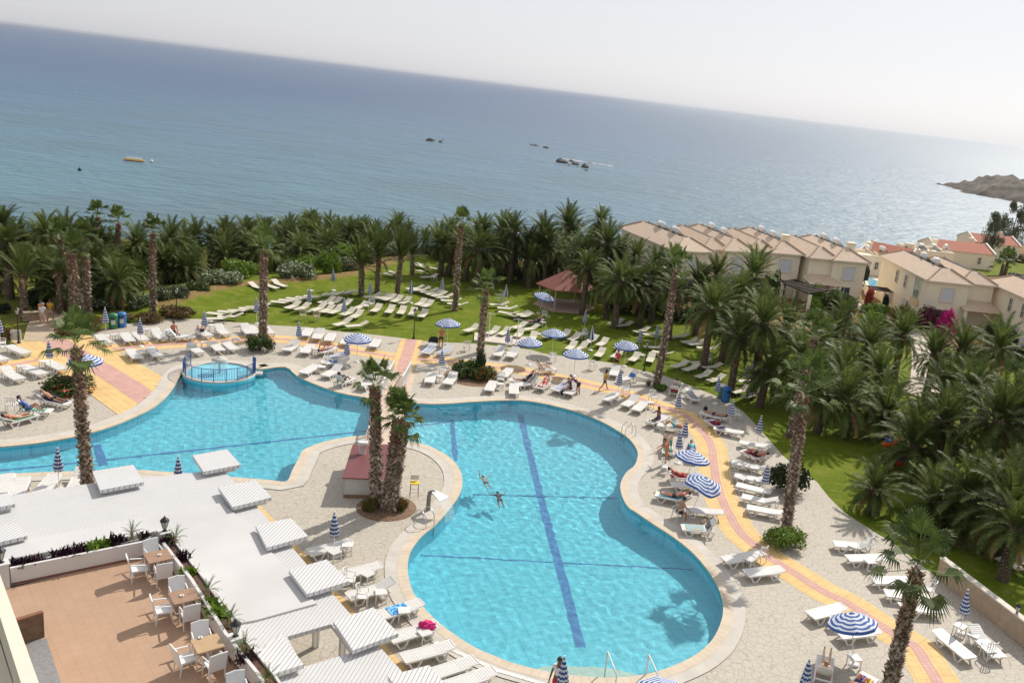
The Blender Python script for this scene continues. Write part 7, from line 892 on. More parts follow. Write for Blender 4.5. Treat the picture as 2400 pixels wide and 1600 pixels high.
# ------------------------------------------------------------------ villas
def mat_tiles(name, c1, c2, line):
    t = NT(name); br = t.n('ShaderNodeTexBrick', offset=0.0); br.inputs['Scale'].default_value = 1
    for k, v in (('Brick Width', .32), ('Row Height', .36), ('Mortar Size', .05), ('Mortar Smooth', .8)): br.inputs[k].default_value = v
    br.inputs['Color1'].default_value = (*c1, 1); br.inputs['Color2'].default_value = (*c2, 1); br.inputs['Mortar'].default_value = (*line, 1); t.l(t.coord('UV'), br.inputs['Vector']); t.base(t.mix(.3, br.outputs['Color'], t.ramp(t.noise(1.5, 6), [(.3, c2), (.7, c1)]))); t.rough(.85); t.bump(br.outputs['Fac'], -.5, .06); return t.m
M_tiles = mat_tiles('terracotta_roof_tiles', (.67, .53, .395), (.59, .45, .33), (.40, .28, .20)); M_rtiles = mat_tiles('red_roof_tiles', (.42, .13, .075), (.36, .11, .065), (.24, .08, .05)); M_vwall = plain('cream_villa_wall', (.88, .78, .60), .9, .05, .5); M_vwall2 = plain('peach_villa_wall', (.78, .56, .33), .9, .05, .5); M_trim = plain('pale_trim', (.76, .66, .53), .85, .06, 1)
M_shut = wave_mat('white_louvre_shutter', (.70, .71, .74), (.42, .44, .48), .22, 0.0, .3); M_glass = plain('dark_window_glass', (.05, .07, .075), .08, .2, 1); M_gglass = plain('green_window_glass', (.16, .27, .23), .1, .2, 1)
def roof_mesh(quads, mat):
    me = bpy.data.meshes.new('tiled_roof'); vs, fs, uvs = [], [], []
    for q in quads:
        q = [Vector(v) for v in q]; o = len(vs); vs += [tuple(v) for v in q]; fs.append(tuple(range(o, o + len(q)))); u = (q[1] - q[0]).normalized(); nn = u.cross(q[2] - q[0]).normalized(); v_ = nn.cross(u)
        uvs += [((p_ - q[0]).dot(u), (p_ - q[0]).dot(v_)) for p_ in q]
    me.from_pydata(vs, [], fs); me.materials.append(mat); l = me.uv_layers.new(name='UVMap')
    for lp in me.loops: l.data[lp.index].uv = uvs[lp.vertex_index]
    return me
def skirt_roof(parent, x0, x1, y0, y1, ze, rise, inset, oh=.4, mat=None, flat=True):
    o = [(x0 - oh, y0 - oh), (x1 + oh, y0 - oh), (x1 + oh, y1 + oh), (x0 - oh, y1 + oh)]; inset = min(inset, (x1 - x0) / 2 - .3); i = [(x0 + inset, y0 + inset), (x1 - inset, y0 + inset), (x1 - inset, y1 - inset), (x0 + inset, y1 - inset)]; e = ze - .12
    quads = [[(*o[k], e), (*o[(k + 1) % 4], e), (*i[(k + 1) % 4], ze + rise), (*i[k], ze + rise)] for k in range(4)]; r = obj('roof', roof_mesh(quads, mat or M_tiles), parent)
    m = MB(); m.add([(*v, ze + rise - .35) for v in i], [(0, 1, 2, 3)]); [m.add([(*i[k], ze + rise), (*i[(k + 1) % 4], ze + rise), (*i[(k + 1) % 4], ze + rise - .35), (*i[k], ze + rise - .35)], [(0, 1, 2, 3)]) for k in range(4)]; obj('flat_deck', m, r, plain('grey_roof_deck', (.42, .38, .33), .9, .1, 1))
    m = MB(); m.add([(*v, e - .02) for v in o], [(3, 2, 1, 0)]); [m.add([(*o[k], e), (*o[(k + 1) % 4], e), (*o[(k + 1) % 4], e - .14), (*o[k], e - .14)], [(3, 2, 1, 0)]) for k in range(4)]; obj('eaves', m, r, M_trim)
    for k in range(4): m = MB(); m.tube([(*o[k], e + .04), (*i[k], ze + rise + .05)], .09, 6); obj('hip_tiles', m, r, M_tiles if mat is None else mat)
    return r
def window(parent, c, w, h, face, kind='shutter', M=None):
    """face: outward direction 'f' (-y) or 'l' (-x) or 'r'"""
    ax = (1, 0) if face == 'f' else (0, 1); off = {'f': (0, -1), 'l': (-1, 0), 'r': (1, 0)}[face]; q = Vector((c[0] + off[0] * .06, c[1] + off[1] * .06, c[2])); m = MB(); t = .10
    for dz in (-h / 2, h / 2): m.box(q + Vector((0, 0, dz)), (ax[0] * (w + t) + .14 * abs(off[0]), ax[1] * (w + t) + .14 * abs(off[1]), t))
    for dx in (-w / 2, w / 2): m.box(q + Vector((ax[0] * dx, ax[1] * dx, 0)), (ax[0] * t + .13 * abs(off[0]) , ax[1] * t + .13 * abs(off[1]), h - t))
    f = obj('window', m, parent, M_trim); m = MB(); m.box(q - Vector((off[0], off[1], 0)) * .03, (ax[0] * (w - t) + .08 * abs(off[0]), ax[1] * (w - t) + .08 * abs(off[1]), h - t)); obj('shutter' if kind == 'shutter' else 'pane', m, f, M_shut if kind == 'shutter' else (M_gglass if kind == 'green' else M_glass))
    if kind != 'shutter': m = MB(); m.box(q, (ax[0] * .05 + .1 * abs(off[0]), ax[1] * .05 + .1 * abs(off[1]), h - t)); m.box(q + Vector((0, 0, .0)), (ax[0] * (w - t) + .09 * abs(off[0]), ax[1] * (w - t) + .09 * abs(off[1]), .05)); obj('mullion', m, f, M_white)
def villa(label, corner, ang, wA, wB, offB, side, D=14.5, ze=5.45, chimney=True):
    p = thing('villa', label, 'villa', (corner[0], corner[1], 0), R(ang)); m = MB(); m.prism([(0, 0), (wA, 0), (wA, D), (0, D)], -.3, ze - .1); obj('wall', m, p, M_vwall); skirt_roof(p, 0, wA, 0, D, ze, 1.05, 1.75)
    window(p, (wA / 2, 0, 3.85), 1.5, 1.55, 'f'); window(p, (wA / 2 - .2, 0, 1.2), 1.5, 2.0, 'f', 'glass')
    for v, w, h, z, k in ((2.6, 1.6, 2.4, 3.8, 'green'), (6.2, .7, 1.5, 3.9, 'glass'), (9.0, .7, 1.5, 3.9, 'glass'), (5.0, 1.2, 1.8, 1.1, 'shutter'), (9.5, .7, 1.4, 1.2, 'glass')): window(p, (0, v, z), w, h, 'l', k)
    m = MB(); m.box((-.12, 2.6, 2.35), (.25, 2.2, .7)); obj('balcony_panel', m, p, M_vwall2)
    if wB:
        b0 = wA if side == 'r' else -wB; m = MB(); m.prism([(b0 + (.0 if side == 'r' else 0), offB), (b0 + wB, offB), (b0 + wB, D - 1.5), (b0, D - 1.5)], -.3, ze - .16); obj('side_wing', m, p, M_vwall); skirt_roof(p, b0 + (-.5 if side == 'r' else 0), b0 + wB + (0 if side == 'r' else .5), offB, D - 1.5, ze - .04, .98, 1.5, .38)
        m = MB(); px0, px1 = (b0 - .6, b0 + wB + .8); o = [(px0, offB - 2.4, 2.55), (px1, offB - 2.4, 2.55), (px1, offB, 3.0), (px0, offB, 3.0)]; i = [(px0 + 1, offB - .05, 3.35), (px1 - 1, offB - .05, 3.35)]
        obj('porch_roof', roof_mesh([[o[0], o[1], i[1], i[0]], [o[1], o[2], i[1]], [o[3], o[0], i[0]]], M_tiles), p); [obj('porch_post', (lambda mm: (mm.box((x, offB - 2.15, 1.27), (.3, .3, 2.55)), mm)[1])(MB()), p, M_vwall) for x in (px0 + .3, px1 - .3)]
    if chimney: m = MB(); m.box((wA - 1.2, 2.4, ze + .9), (.9, .7, 1.5)); m.box((wA - 1.2, 2.4, ze + 1.68), (1.05, .85, .1)); obj('chimney', m, p, M_vwall)
    return p
def tank(label, x, y, z, ang):
    p = thing('water_heater', label, 'solar heater', (x, y, z), R(ang)); m = MB(); m.tube([(-.75, 0, .75), (-.68, 0, .75), (.68, 0, .75), (.75, 0, .75)], [.2, .33, .33, .2], 14); obj('tank', m, p, M_white); m = MB(); [m.box((x_, 0, .25), (.05, .5, .5)) for x_ in (-.5, .5)]; obj('stand', m, p, M_grey); m = MB(); m.box((0, -.75, .32), (1.5, 1.1, .06), 0, 0, Matrix.Rotation(R(32), 3, 'X')); obj('collector', m, p, plain('solar_panel', (.03, .035, .05), .15, .1, 2))
VL = [("leftmost cream villa, its long tiled roof half hidden by palms", (5.9, 98.6), 26, 4.4, 0, 0, 'r', 14, False), ("second cream villa from the left with front shuttered window", (11.7, 103.0), 20, 3.6, 2.4, .6, 'l', 13, False), ("third cream villa from the left beside a young green tree", (17.6, 105.9), 16, 3.7, 2.6, .6, 'l', 13, True), ("cream villa with small tiled porch behind the brown pergola", (24.9, 106.0), 13, 4.2, 2.8, .5, 'l', 13, True), ("large cream villa with magenta bougainvillea and green balcony window", (34.1, 99.4), 5, 4.7, 3.4, 1.2, 'r', 15, False), ("rightmost cream villa cut by the right picture edge", (43.7, 89.0), 5, 4.7, 3.4, 1.2, 'r', 15, False)]
for i, v in enumerate(VL):
    villa(v[0], v[1], v[2], v[3], v[4], v[5], v[6], v[7], 5.45, v[8]); a = R(v[2]); c, s_ = math.cos(a), math.sin(a); f = lambda u, w: (v[1][0] + u * c - w * s_, v[1][1] + u * s_ + w * c)
    who = ["leftmost", "second", "third", "pergola", "bougainvillea", "rightmost"][i]
    tank("white solar water heater tank on the %s villa's flat roof, nearer one" % who, *f(v[3] / 2, 4.6), 6.15, v[2] + 80); tank("white solar water heater tank on the %s villa's flat roof, farther one" % who, *f(v[3] / 2, 8.2), 6.15, v[2] + 80)
p = thing('pergola', "dark brown slatted pergola on cream posts before the villas", 'pergola'); P_ = [Vector(q) for q in PERG]; M_brown = plain('dark_brown_timber', (.045, .028, .022), .6, .2, 4)
for k in range(11): t = k / 10; m = MB(); m.beam(P_[0].lerp(P_[3], t), P_[1].lerp(P_[2], t), .10, .14); obj('slat', m, p, M_brown)
m = MB(); [m.beam(a + Vector((0, 0, -.16)), b + Vector((0, 0, -.16)), .14, .18) for a, b in ((P_[0], P_[3]), (P_[1], P_[2]))]; obj('beam', m, p, M_brown)
for q in P_: m = MB(); m.box((q.x, q.y, 1.18), (.34, .34, 2.36)); obj('post', m, p, M_vwall)
p = thing('small_pergola', "small brown pergola carrying red bougainvillea by the villa pool", 'pergola', (31.2, 107.4, 0)); m = MB(); [m.box((0, -1.2 + .4 * k, 2.3), (2.6, .08, .1)) for k in range(7)]; obj('slats', m, p, M_brown); [obj('post', (lambda mm: (mm.box((x, y, 1.12), (.3, .3, 2.25)), mm)[1])(MB()), p, M_vwall) for x in (-1, 1) for y in (-1, 1)]
struct('villa_pool_surround', fill(ccw([(33.0, 129.5), (37.5, 130.5), (38.2, 116.5), (33.6, 115.5)]), [], .04), plain('pale_pool_paving', (.66, .58, .46), .8)); struct('villa_pool', fill(ccw(VPOOL), [], .06), plain('villa_pool_water', (.14, .45, .62), .1, .1, 1))
def bungalow(label, c, ang, w, d, h, red, tanks=True):
    p = thing('bungalow', label, 'bungalow', (c[0], c[1], 0), R(ang)); m = MB(); m.prism([(-w / 2, -d / 2), (w / 2, -d / 2), (w / 2, d / 2), (-w / 2, d / 2)], -.3, h); M_ = M_vwall
    if red:
        for s_ in (-1, 1): m.add([(s_ * w / 2, -d / 2, h), (s_ * w / 2, d / 2, h), (s_ * w / 2, 0, h + 1.25)], [(0, 1, 2)])
    obj('wall', m, p, M_)
    if red:
        r = obj('roof', roof_mesh([[(-w / 2 + .2, -d / 2 - .2, h + .02), (w / 2 - .2, -d / 2 - .2, h + .02), (w / 2 - .2, 0, h + 1.27), (-w / 2 + .2, 0, h + 1.27)], [(w / 2 - .2, d / 2 + .2, h + .02), (-w / 2 + .2, d / 2 + .2, h + .02), (-w / 2 + .2, 0, h + 1.27), (w / 2 - .2, 0, h + 1.27)]], M_rtiles), p)
        for s_ in (-1, 1): m = MB(); [m.beam((s_ * (w / 2 - .08), sy * (d / 2 + .25), h + .08), (s_ * (w / 2 - .08), -sy * .05, h + 1.38), .3, .22) for sy in (-1, 1)]; obj('gable_coping', m, r, plain('white_coping', (.74, .70, .62), .8))
    else:
        m = MB(); [m.box(q, s_) for q, s_ in (((0, -d / 2 + .1, h + .25), (w, .2, .5)), ((0, d / 2 - .1, h + .25), (w, .2, .5)), ((-w / 2 + .1, 0, h + .25), (.2, d - .4, .5)), ((w / 2 - .1, 0, h + .25), (.2, d - .4, .5)))]; obj('roof_parapet', m, p, M_vwall)
    window(p, (-w / 4, -d / 2, 1.5), .6, 1.1, 'f', 'glass'); window(p, (w / 4, -d / 2, 1.5), .6, 1.1, 'f', 'glass'); m = MB(); m.box((w * .3, d * .2, h + 1.3), (.7, .7, 1.0)); m.box((w * .3, d * .2, h + 1.85), (.85, .85, .1)); obj('chimney', m, p, M_vwall)
bungalow("red roofed bungalow behind the villa gap, left one", (41.0, 138.5), -38, 7.5, 6, 2.6, True); bungalow("red roofed bungalow behind the clipped hedge", (56.2, 154.2), 8, 10.5, 7, 2.7, True); bungalow("flat roofed cream bungalow between the two red roofs", (48.5, 146.5), 10, 7, 6, 2.6, False); bungalow("red roofed bungalow mostly hidden behind the feathery trees", (68.0, 171.0), 8, 9, 7, 2.8, True); bungalow("flat roofed cream bungalow left of the first red roof", (35.0, 134.0), 10, 6, 6, 2.4, False)
for k, (x, y) in enumerate([(44.5, 142.5), (47, 144.5), (49.5, 146), (52, 147.5), (36, 134), (38.5, 135)]): tank("white rooftop water heater on the bungalows, %s from the left" % ORD[k], x, y, 2.9, 20 + 15 * k)
# feathery trees and small palms by the far lawn
M_feather = leafy('tamarisk_leaf', (.085, .105, .060), (.17, .19, .115), .7, .3)
def tree_crown(seed, n, leaf):
    rnd = random.Random(seed); m = MB(); lob = []
    for i in range(36): z = rnd.uniform(.12, 1.0); rr = .46 * (1 - abs(z - .42) ** 1.3 * 1.1) * math.sqrt(rnd.random()); a = rnd.uniform(0, 6.3); lob.append((Vector((rr * math.cos(a), rr * math.sin(a), z)), rnd.uniform(.10, .19) * (1.15 - .55 * z)))
    for k in range(n):
        c, r = lob[k % 36]; d = Vector((rnd.gauss(0, 1), rnd.gauss(0, 1), rnd.gauss(0, 1))).normalized(); p_ = c + d * r * rnd.random() ** .4 * rnd.uniform(.9, 1.3); nr = Vector((rnd.gauss(0, 1), rnd.gauss(0, 1), rnd.gauss(0, 1))).normalized(); u = nr.orthogonal().normalized(); v = nr.cross(u); L = leaf * rnd.uniform(.5, 1.4); m.add([p_ - u * L, p_ + v * L * .4, p_ + u * L, p_ - v * L * .4], [(0, 1, 2, 3)])
    return m, lob
for (x, y), w, h, label, sd in ((TREES[0], 4.2, 8.6, "feathery grey green tree on the far lawn, left one", 3), (TREES[1], 6.2, 9.8, "feathery grey green tree on the far lawn, right one", 5), ((84.5, 184.0), 6.5, 8.5, "feathery grey green tree at the right edge behind the far lawn", 8)):
    p = thing('tamarisk_tree', label, 'tree', (x, y, 0)); m, lob = tree_crown(sd, 7000, .026); obj('crown', m, p, M_feather, loc=(0, 0, h * .14), scale=(w, w, h * .86)); t = MB(); t.tube([(0, 0, -.3), (.1, 0, h * .2), (-.1, .1, h * .5), (0, 0, h * .85)], [.28, .2, .12, .03], 8)
    for c, r in lob[:9]: t.tube([(0, 0, h * .16), (c.x * w * .5, c.y * w * .5, h * .14 + c.z * h * .55), (c.x * w, c.y * w, h * .14 + c.z * h * .86)], [.1, .06, .015], 5)
    obj('trunk', t, p, M_trunk)
for (x, y), label, h, sd in ((SMALLPALMS[0], "short fan palm beside the far lawn, left of the pair", 2.3, 0), (SMALLPALMS[1], "short fan palm beside the far lawn, right of the pair", 2.9, 1)):
    p = thing('fan_palm', label, 'palm tree', (x, y, 0)); m = MB(); m.tube([(0, 0, -.2), (0, 0, h)], [.32, .22], 8); obj('trunk', m, p, M_trunk); obj('crown', CROWN_F[sd], p, loc=(0, 0, h), scale=2.0)
# garden low walls in front of villas
for k, (a, b, label) in enumerate([((31.0, 99.5), (33.5, 103.0), "low cream garden wall below the bougainvillea villa"), ((41.5, 99.0), (43.5, 96.0), "cream garden wall between the two right villas"), ((31.5, 113.0), (32.6, 119.0), "cream wall beside the small villa pool")]):
    p = thing('garden_wall', label, 'wall'); a, b = Vector((*a, .5)), Vector((*b, .5)); m = MB(); m.beam(a, b, .25, 1.2); obj('wall', m, p, M_vwall); m = MB(); m.beam(a + Vector((0, 0, .63)), b + Vector((0, 0, .63)), .32, .06); obj('coping', m, p, M_trim)

# ------------------------------------------------------------------ sea rocks, boat, headland
M_drock = plain('dark_sea_rock', (.10, .085, .07), .8, .4, .6, bumpy=.6)
rl_ = ["rock at the left of the leftmost offshore group", "slim upright rock beside the leftmost offshore rock", "small rock right of the slim upright one", "tiny low rock between the leftmost pair", "flat long rock offshore in the middle", "small rock with spray right of the flat one", "largest left rock of the nearest rock cluster", "small rock behind the nearest cluster", "rock in the middle of the nearest cluster", "low rock below the middle of the nearest cluster", "rightmost tall rock of the nearest cluster", "small rock below the rightmost one", "tiny rock left of the cluster's middle"]
for i, (x, y, s_) in enumerate(SEAROCKS):
    b = bmesh.new(); bmesh.ops.create_icosphere(b, subdivisions=3, radius=1)
    for v in b.verts: v.co *= 1 + .45 * noise.noise(v.co * 1.4 + Vector((i * 5, 0, 0))) + .2 * noise.noise(v.co * 4 + Vector((0, i * 3, 0)))
    me = bpy.data.meshes.new('sea_rock'); b.to_mesh(me); b.free(); me.materials.append(M_drock); tall = .18 if i in (4, 9, 3) else (.75 if i in (1, 10) else .5); o = obj('sea_rock', me, None, loc=(x, y, -15 + .0), scale=(s_ * .34, s_ * .32, s_ * tall * .45)); tag(o, rl_[i], 'rock', 'rocks in the sea')
fm = MB()
for k in range(40): rr = random.Random(k); a = rr.uniform(-1, 1); x, y = SEAROCKS[6][0] + 12 + a * 14, SEAROCKS[6][1] + 22 + rr.uniform(-3, 3) - a * 6; fm.add([(x - rr.uniform(1, 2.5), y, -14.93), (x, y - .9, -14.93), (x + rr.uniform(1, 2.5), y, -14.93), (x, y + .9, -14.93)], [(0, 1, 2, 3)])
stuff('sea_foam', fm, plain('white_foam', (.8, .8, .8), .8), "white surf breaking behind the nearest offshore rocks")
p = thing('banana_boat', "small yellow boat with a row of white seats moored at sea", 'boat', (*BOAT, -15), R(10)); M_yb = plain('yellow_boat_hull', (.72, .50, .14), .4, .08, 1); m = MB(); m.tube([(-2.9, 0, .5), (-2.5, 0, .32), (-1, 0, .25), (1, 0, .25), (2.5, 0, .32), (2.9, 0, .5)], [.12, .42, .55, .55, .42, .12], 10, flat=1.0); obj('hull', m, p, M_yb)
m = MB(); m.box((0, 0, .1), (5.0, 1.5, .3)); obj('float', m, p, plain('red_boat_float', (.35, .07, .03), .5))
for k in range(7): m = MB(); m.box((-1.8 + .6 * k, 0, .95), (.32, .5, .42)); obj('seat', m, p, M_white)
for q, c, label in ((BUOY, M_white, "white round buoy beside the yellow boat"), (BUOY2, M_black, "small dark buoy left of the yellow boat")): p = thing('buoy', label, 'buoy', (*q, -15)); m = MB(); m.lathe([(0, -.2), (.45, .1), (.5, .35), (.3, .65), (0, .75)], 12); obj('float', m, p, c); m = MB(); m.tube([(0, 0, .7), (0, 0, 1.1)], .06, 6); obj('handle', m, p, c)
hb = [(HEAD[0][0] - 3, HEAD[0][1] + 8)] + HEAD + [(300, 560), (360, 545), (460, 540), (460, 760), (330, 745), (265, 722)]
m = MB(); gx0, gy0, st_ = 225, 535, 4.0; gid = {}
for j in range(58):
    for i in range(60):
        x, y = gx0 + i * st_, gy0 + j * st_; dd = dist_line(x, y, hb + hb[:1]) * (1 if inside(x, y, hb) else -1); z = -15 + max(-3, min(11.0, dd * .36) * (1 + .35 * noise.noise(Vector((x * .05, y * .05, 2)))) + 3.2 * noise.noise(Vector((x * .16, y * .16, 0))) + 1.9 * noise.noise(Vector((x * .33, y * .33, 4))) * (1 if dd > -4 else 0)); gid[i, j] = len(m.v); m.v.append((x, y, z))
for j in range(57):
    for i in range(59):
        q = (gid[i, j], gid[i + 1, j], gid[i + 1, j + 1], gid[i, j + 1])
        if max(m.v[k][2] for k in q) > -15.2: m.f.append(q); m.mi.append(0); m.sm.append(True)
def mat_head():
    t = NT('headland_ground'); sp = t.n('ShaderNodeSeparateXYZ'); t.l(t.coord(), sp.inputs[0]); veg = t.ramp(t.noise(.12, 6), [(.40, (.15, .12, .093)), (.52, (.085, .076, .055)), (.7, (.05, .052, .035))]); rk = t.ramp(t.noise(.3, 5), [(.3, (.04, .035, .03)), (.7, (.11, .085, .065))]); f = t.ramp(t.math('ADD', t.math('MULTIPLY', sp.outputs[2], .12), 2.0 - .05), [(.35, (0, 0, 0)), (.75, (1, 1, 1))]); t.base(t.mix(f, rk, veg)); t.rough(.95); return t.m
struct('headland', m, mat_head())
p = thing('headland_house', "tiny white building on the headland at the right edge", 'building', (268.5, 612, -2.5), R(20)); m = MB(); m.box((0, 0, 1.5), (11, 7, 3)); obj('wall', m, p, M_white); m = MB(); m.box((0, 0, 3.1), (11.4, 7.4, .25)); obj('roof', m, p, M_wall)
# play things in the right garden
PC = [((.55, .10, .02), "orange"), ((.70, .30, .02), "yellow"), ((.60, .015, .02), "red")]
for (x, y), (c, nm) in zip(PLAY, PC):
    p = thing('spring_rider', "%s children's play spring rider half hidden among the dark palms" % nm, 'play equipment', (x, y, 0)); mm_ = plain(nm + '_play_plastic', c, .4); m = MB(); m.tube([(-.5, 0, .75), (-.2, 0, .85), (.3, 0, .85), (.6, 0, 1.2)], [.12, .26, .24, .14], 10); obj('body', m, p, mm_); m = MB(); m.tube([(.09 * math.cos(k), .09 * math.sin(k), .02 + .6 * k / 30) for k in range(31)], .02, 5); obj('spring', m, p, M_black); m = MB(); m.box((-.1, 0, 1.08), (.4, .34, .08)); obj('seat', m, p, plain('blue_play_plastic', (.03, .1, .5), .4))
# ------------------------------------------------------------------ people and towels
def skin_mat(name, c): return plain(name, c, .5, .08, 6)
SK = dict(tan=skin_mat('tanned_skin', (.42, .21, .125)), red=skin_mat('sunburnt_skin', (.50, .185, .115)), pale=skin_mat('pale_skin', (.60, .38, .27)), dark=skin_mat('brown_skin', (.16, .085, .05)))
def cloth(n, c): return plain(n + '_cloth', c, .8, .12, 9)
CL = dict(black=cloth('black', (.018, .018, .022)), red=cloth('red', (.52, .03, .03)), white=cloth('white', (.74, .72, .70)), blue=cloth('blue', (.04, .15, .42)), teal=cloth('teal', (.05, .40, .50)), yellow=cloth('yellow', (.62, .36, .03)), navy=cloth('navy', (.025, .03, .08)), grey=cloth('grey', (.28, .29, .31)), green=cloth('green', (.06, .30, .16)), maroon=cloth('maroon', (.20, .02, .03)), beige=cloth('beige', (.5, .4, .28)), purple=cloth('purple', (.16, .08, .28)), ltblue=cloth('pale_blue', (.25, .48, .62)), magenta=cloth('magenta', (.62, .02, .17)), orange=cloth('orange', (.65, .22, .05)))
HAIR = dict(dark=plain('dark_hair', (.022, .014, .010), .5, .2, 20), brown=plain('brown_hair', (.09, .05, .025), .5, .2, 20), fair=plain('fair_hair', (.30, .20, .10), .5, .2, 20), grey=plain('grey_hair', (.35, .34, .32), .5, .2, 20))
def skinned(verts, edges, root=0, sub=1):
    me = bpy.data.meshes.new('body'); me.from_pydata([v[0] for v in verts], edges, []); o = bpy.data.objects.new('tmp', me); col.objects.link(o); sm = o.modifiers.new('s', 'SKIN'); sm.use_smooth_shade = True; o.modifiers.new('u', 'SUBSURF').levels = sub
    sv = me.skin_vertices[0].data
    for i, v in enumerate(verts): sv[i].radius = (v[1], v[2] if len(v) > 2 else v[1]); sv[i].use_root = (i == root)
    dg = bpy.context.evaluated_depsgraph_get(); ev = o.evaluated_get(dg); out = bpy.data.meshes.new_from_object(ev); bpy.data.objects.remove(o); bpy.data.meshes.remove(me); return out
def person(label, loc, rz, skin='tan', hair='dark', tp=0, hip=.90, th=(0, 0), kn=(0, 0), sh=(8, 8), ab=(10, 10), el=(12, 12), head=0, bottom='black', topc=None, long_hair=False, s=1.0, hat=None, spread=4):
    """a figure in its own frame: forward +y, up z. angles in degrees in the sagittal plane"""
    V = Vector; d = lambda a: V((0, math.sin(R(a)), math.cos(R(a)))); up = d(tp); fw = d(tp + 90); pel = V((0, 0, hip)); belly = pel + up * .17; chest = pel + up * .36; neck = pel + up * .52; hd = d(tp + head); h0 = neck + hd * .09; h1 = neck + hd * .17; h2 = neck + hd * .25
    vs = [(pel, .145, .115), (belly, .125, .10), (chest, .150, .115), (neck, .058), (h0 + fw * .015, .072), (h1 + fw * .02, .092), (h2, .062)]; ed = [(0, 1), (1, 2), (2, 3), (3, 4), (4, 5), (5, 6)]; ends = []; J = {}
    for i, sx in enumerate((-1, 1)):
        a = th[i]; td = V((sx * math.sin(R(spread)), math.sin(R(a)), -math.cos(R(a)))).normalized(); k = a - kn[i]; kd = V((0, math.sin(R(k)), -math.cos(R(k)))); hp = pel + V((sx * .095, 0, 0)) - up * .05; kne = hp + td * .42; ank = kne + kd * .41; fd = V((0, math.sin(R(k + 90)), -math.cos(R(k + 90)))); toe = ank + fd * .15 + kd * .05; b = len(vs)
        vs += [(hp, .088), ((hp + kne) / 2, .076), (kne, .055), (kne.lerp(ank, .35), .055), (ank, .036), (toe, .033)]; ed += [(0, b), (b, b + 1), (b + 1, b + 2), (b + 2, b + 3), (b + 3, b + 4), (b + 4, b + 5)]; J['hp', i], J['kn', i] = hp, kne
    for i, sx in enumerate((-1, 1)):
        a = sh[i] + 0; base = V((sx * math.sin(R(ab[i])), math.sin(R(a)) * math.cos(R(ab[i])), -math.cos(R(a)) * math.cos(R(ab[i])))); shd = chest + up * .10 + V((sx * .175, 0, 0)); elb = shd + base * .28; e2 = a + el[i]; fd = V((sx * math.sin(R(ab[i])) * .5, math.sin(R(e2)), -math.cos(R(e2)))).normalized(); wr = elb + fd * .25; pm = wr + fd * .085; b = len(vs)
        vs += [(shd, .062), ((shd + elb) / 2, .046), (elb, .040), (elb.lerp(wr, .3), .040), (wr, .026), (pm, .034, .018)]; ed += [(2, b), (b, b + 1), (b + 1, b + 2), (b + 2, b + 3), (b + 3, b + 4), (b + 4, b + 5)]; ends.append((wr, pm, fd, sx)); J['sh', i], J['el', i] = shd, elb
    me = skinned(vs, ed); bmm = bmesh.new(); bmm.from_mesh(me); ex = MB()
    for wr, pm, fd, sx in ends:      # five fingers per hand, thumb from the side of the palm
        sd = V((1, 0, 0)) if abs(fd.x) < .7 else V((0, 1, 0)); sd = (sd - fd * sd.dot(fd)).normalized(); cu = fd.cross(sd)
        for q, (off, ln) in enumerate(((-.027, .065), (-.009, .078), (.009, .073), (.026, .058))): p0 = pm + sd * off; ex.tube([p0, p0 + fd * ln * .55 + cu * .004, p0 + fd * ln + cu * .018], [.0095, .0085, .006], 5)
        p0 = wr + fd * .03 + sd * -.03; ex.tube([p0, p0 + fd * .03 - sd * .028, p0 + fd * .062 - sd * .036], [.011, .010, .007], 5)
    sidev = V((1, 0, 0)); fh = hd.cross(sidev) * -1; fh = fh if fh.dot(fw) > 0 else -fh; hc = neck + hd * .175 + fw * .018
    ex.tube([hc + fh * .085 + hd * .012, hc + fh * .115 - hd * .018], [.010, .016], 6)
    for sx in (-1, 1): ex.tube([hc + sidev * sx * .088 + hd * .02, hc + sidev * sx * .10 - hd * .03], [.014, .018], 6, flat=.5)
    body = ex.mesh('x', []); bmm.from_mesh(body); bmm.to_mesh(me); bmm.free(); me.materials.clear(); me.materials.append(SK[skin]); me.polygons.foreach_set('material_index', [0] * len(me.polygons)); me.polygons.foreach_set('use_smooth', [True] * len(me.polygons))
    p = thing('person', label, 'person', loc, rz); p.scale = (s, s, s); bo = obj('body', me, p); bo.cycles.is_caustics_receiver = 'swimmer' in label
    m = MB(); Q = Matrix((sidev, fh, hd)).transposed(); n = 14; prof = [(.02, .118), (.07, .098), (.098, .05), (.103, 0), (.098, -.045)] + ([(.10, -.12), (.09, -.2), (.05, -.24)] if long_hair else []); vv = []
    for r_, z in prof:
        for k in range(n):
            a = 2 * math.pi * k / n; y = math.sin(a) * r_; cut = (z < .03 and y > .02); vv.append(hc + hd * .015 + Q @ V((math.cos(a) * r_ * (.95 if not cut else .82), min(y, .035 if z < .03 else 9) * 1.08 - .012, z)))
    m.add(vv, [((i + 1) * n + k, (i + 1) * n + (k + 1) % n, i * n + (k + 1) % n, i * n + k) for i in range(len(prof) - 1) for k in range(n)], 0, True); obj('hair', m, p, HAIR[hair])
    m = MB(); [m.tube([hc + fh * .088 + sidev * sx * .034 + hd * .022, hc + fh * .098 + sidev * sx * .034 + hd * .022], .008, 6) for sx in (-1, 1)]; obj('eyes', m, p, HAIR['dark'])
    m = MB(); m.tube([hc + fh * .088 - hd * .048 - sidev * .022, hc + fh * .096 - hd * .05, hc + fh * .088 - hd * .048 + sidev * .022], .006, 5); obj('mouth', m, p, CL['maroon'])
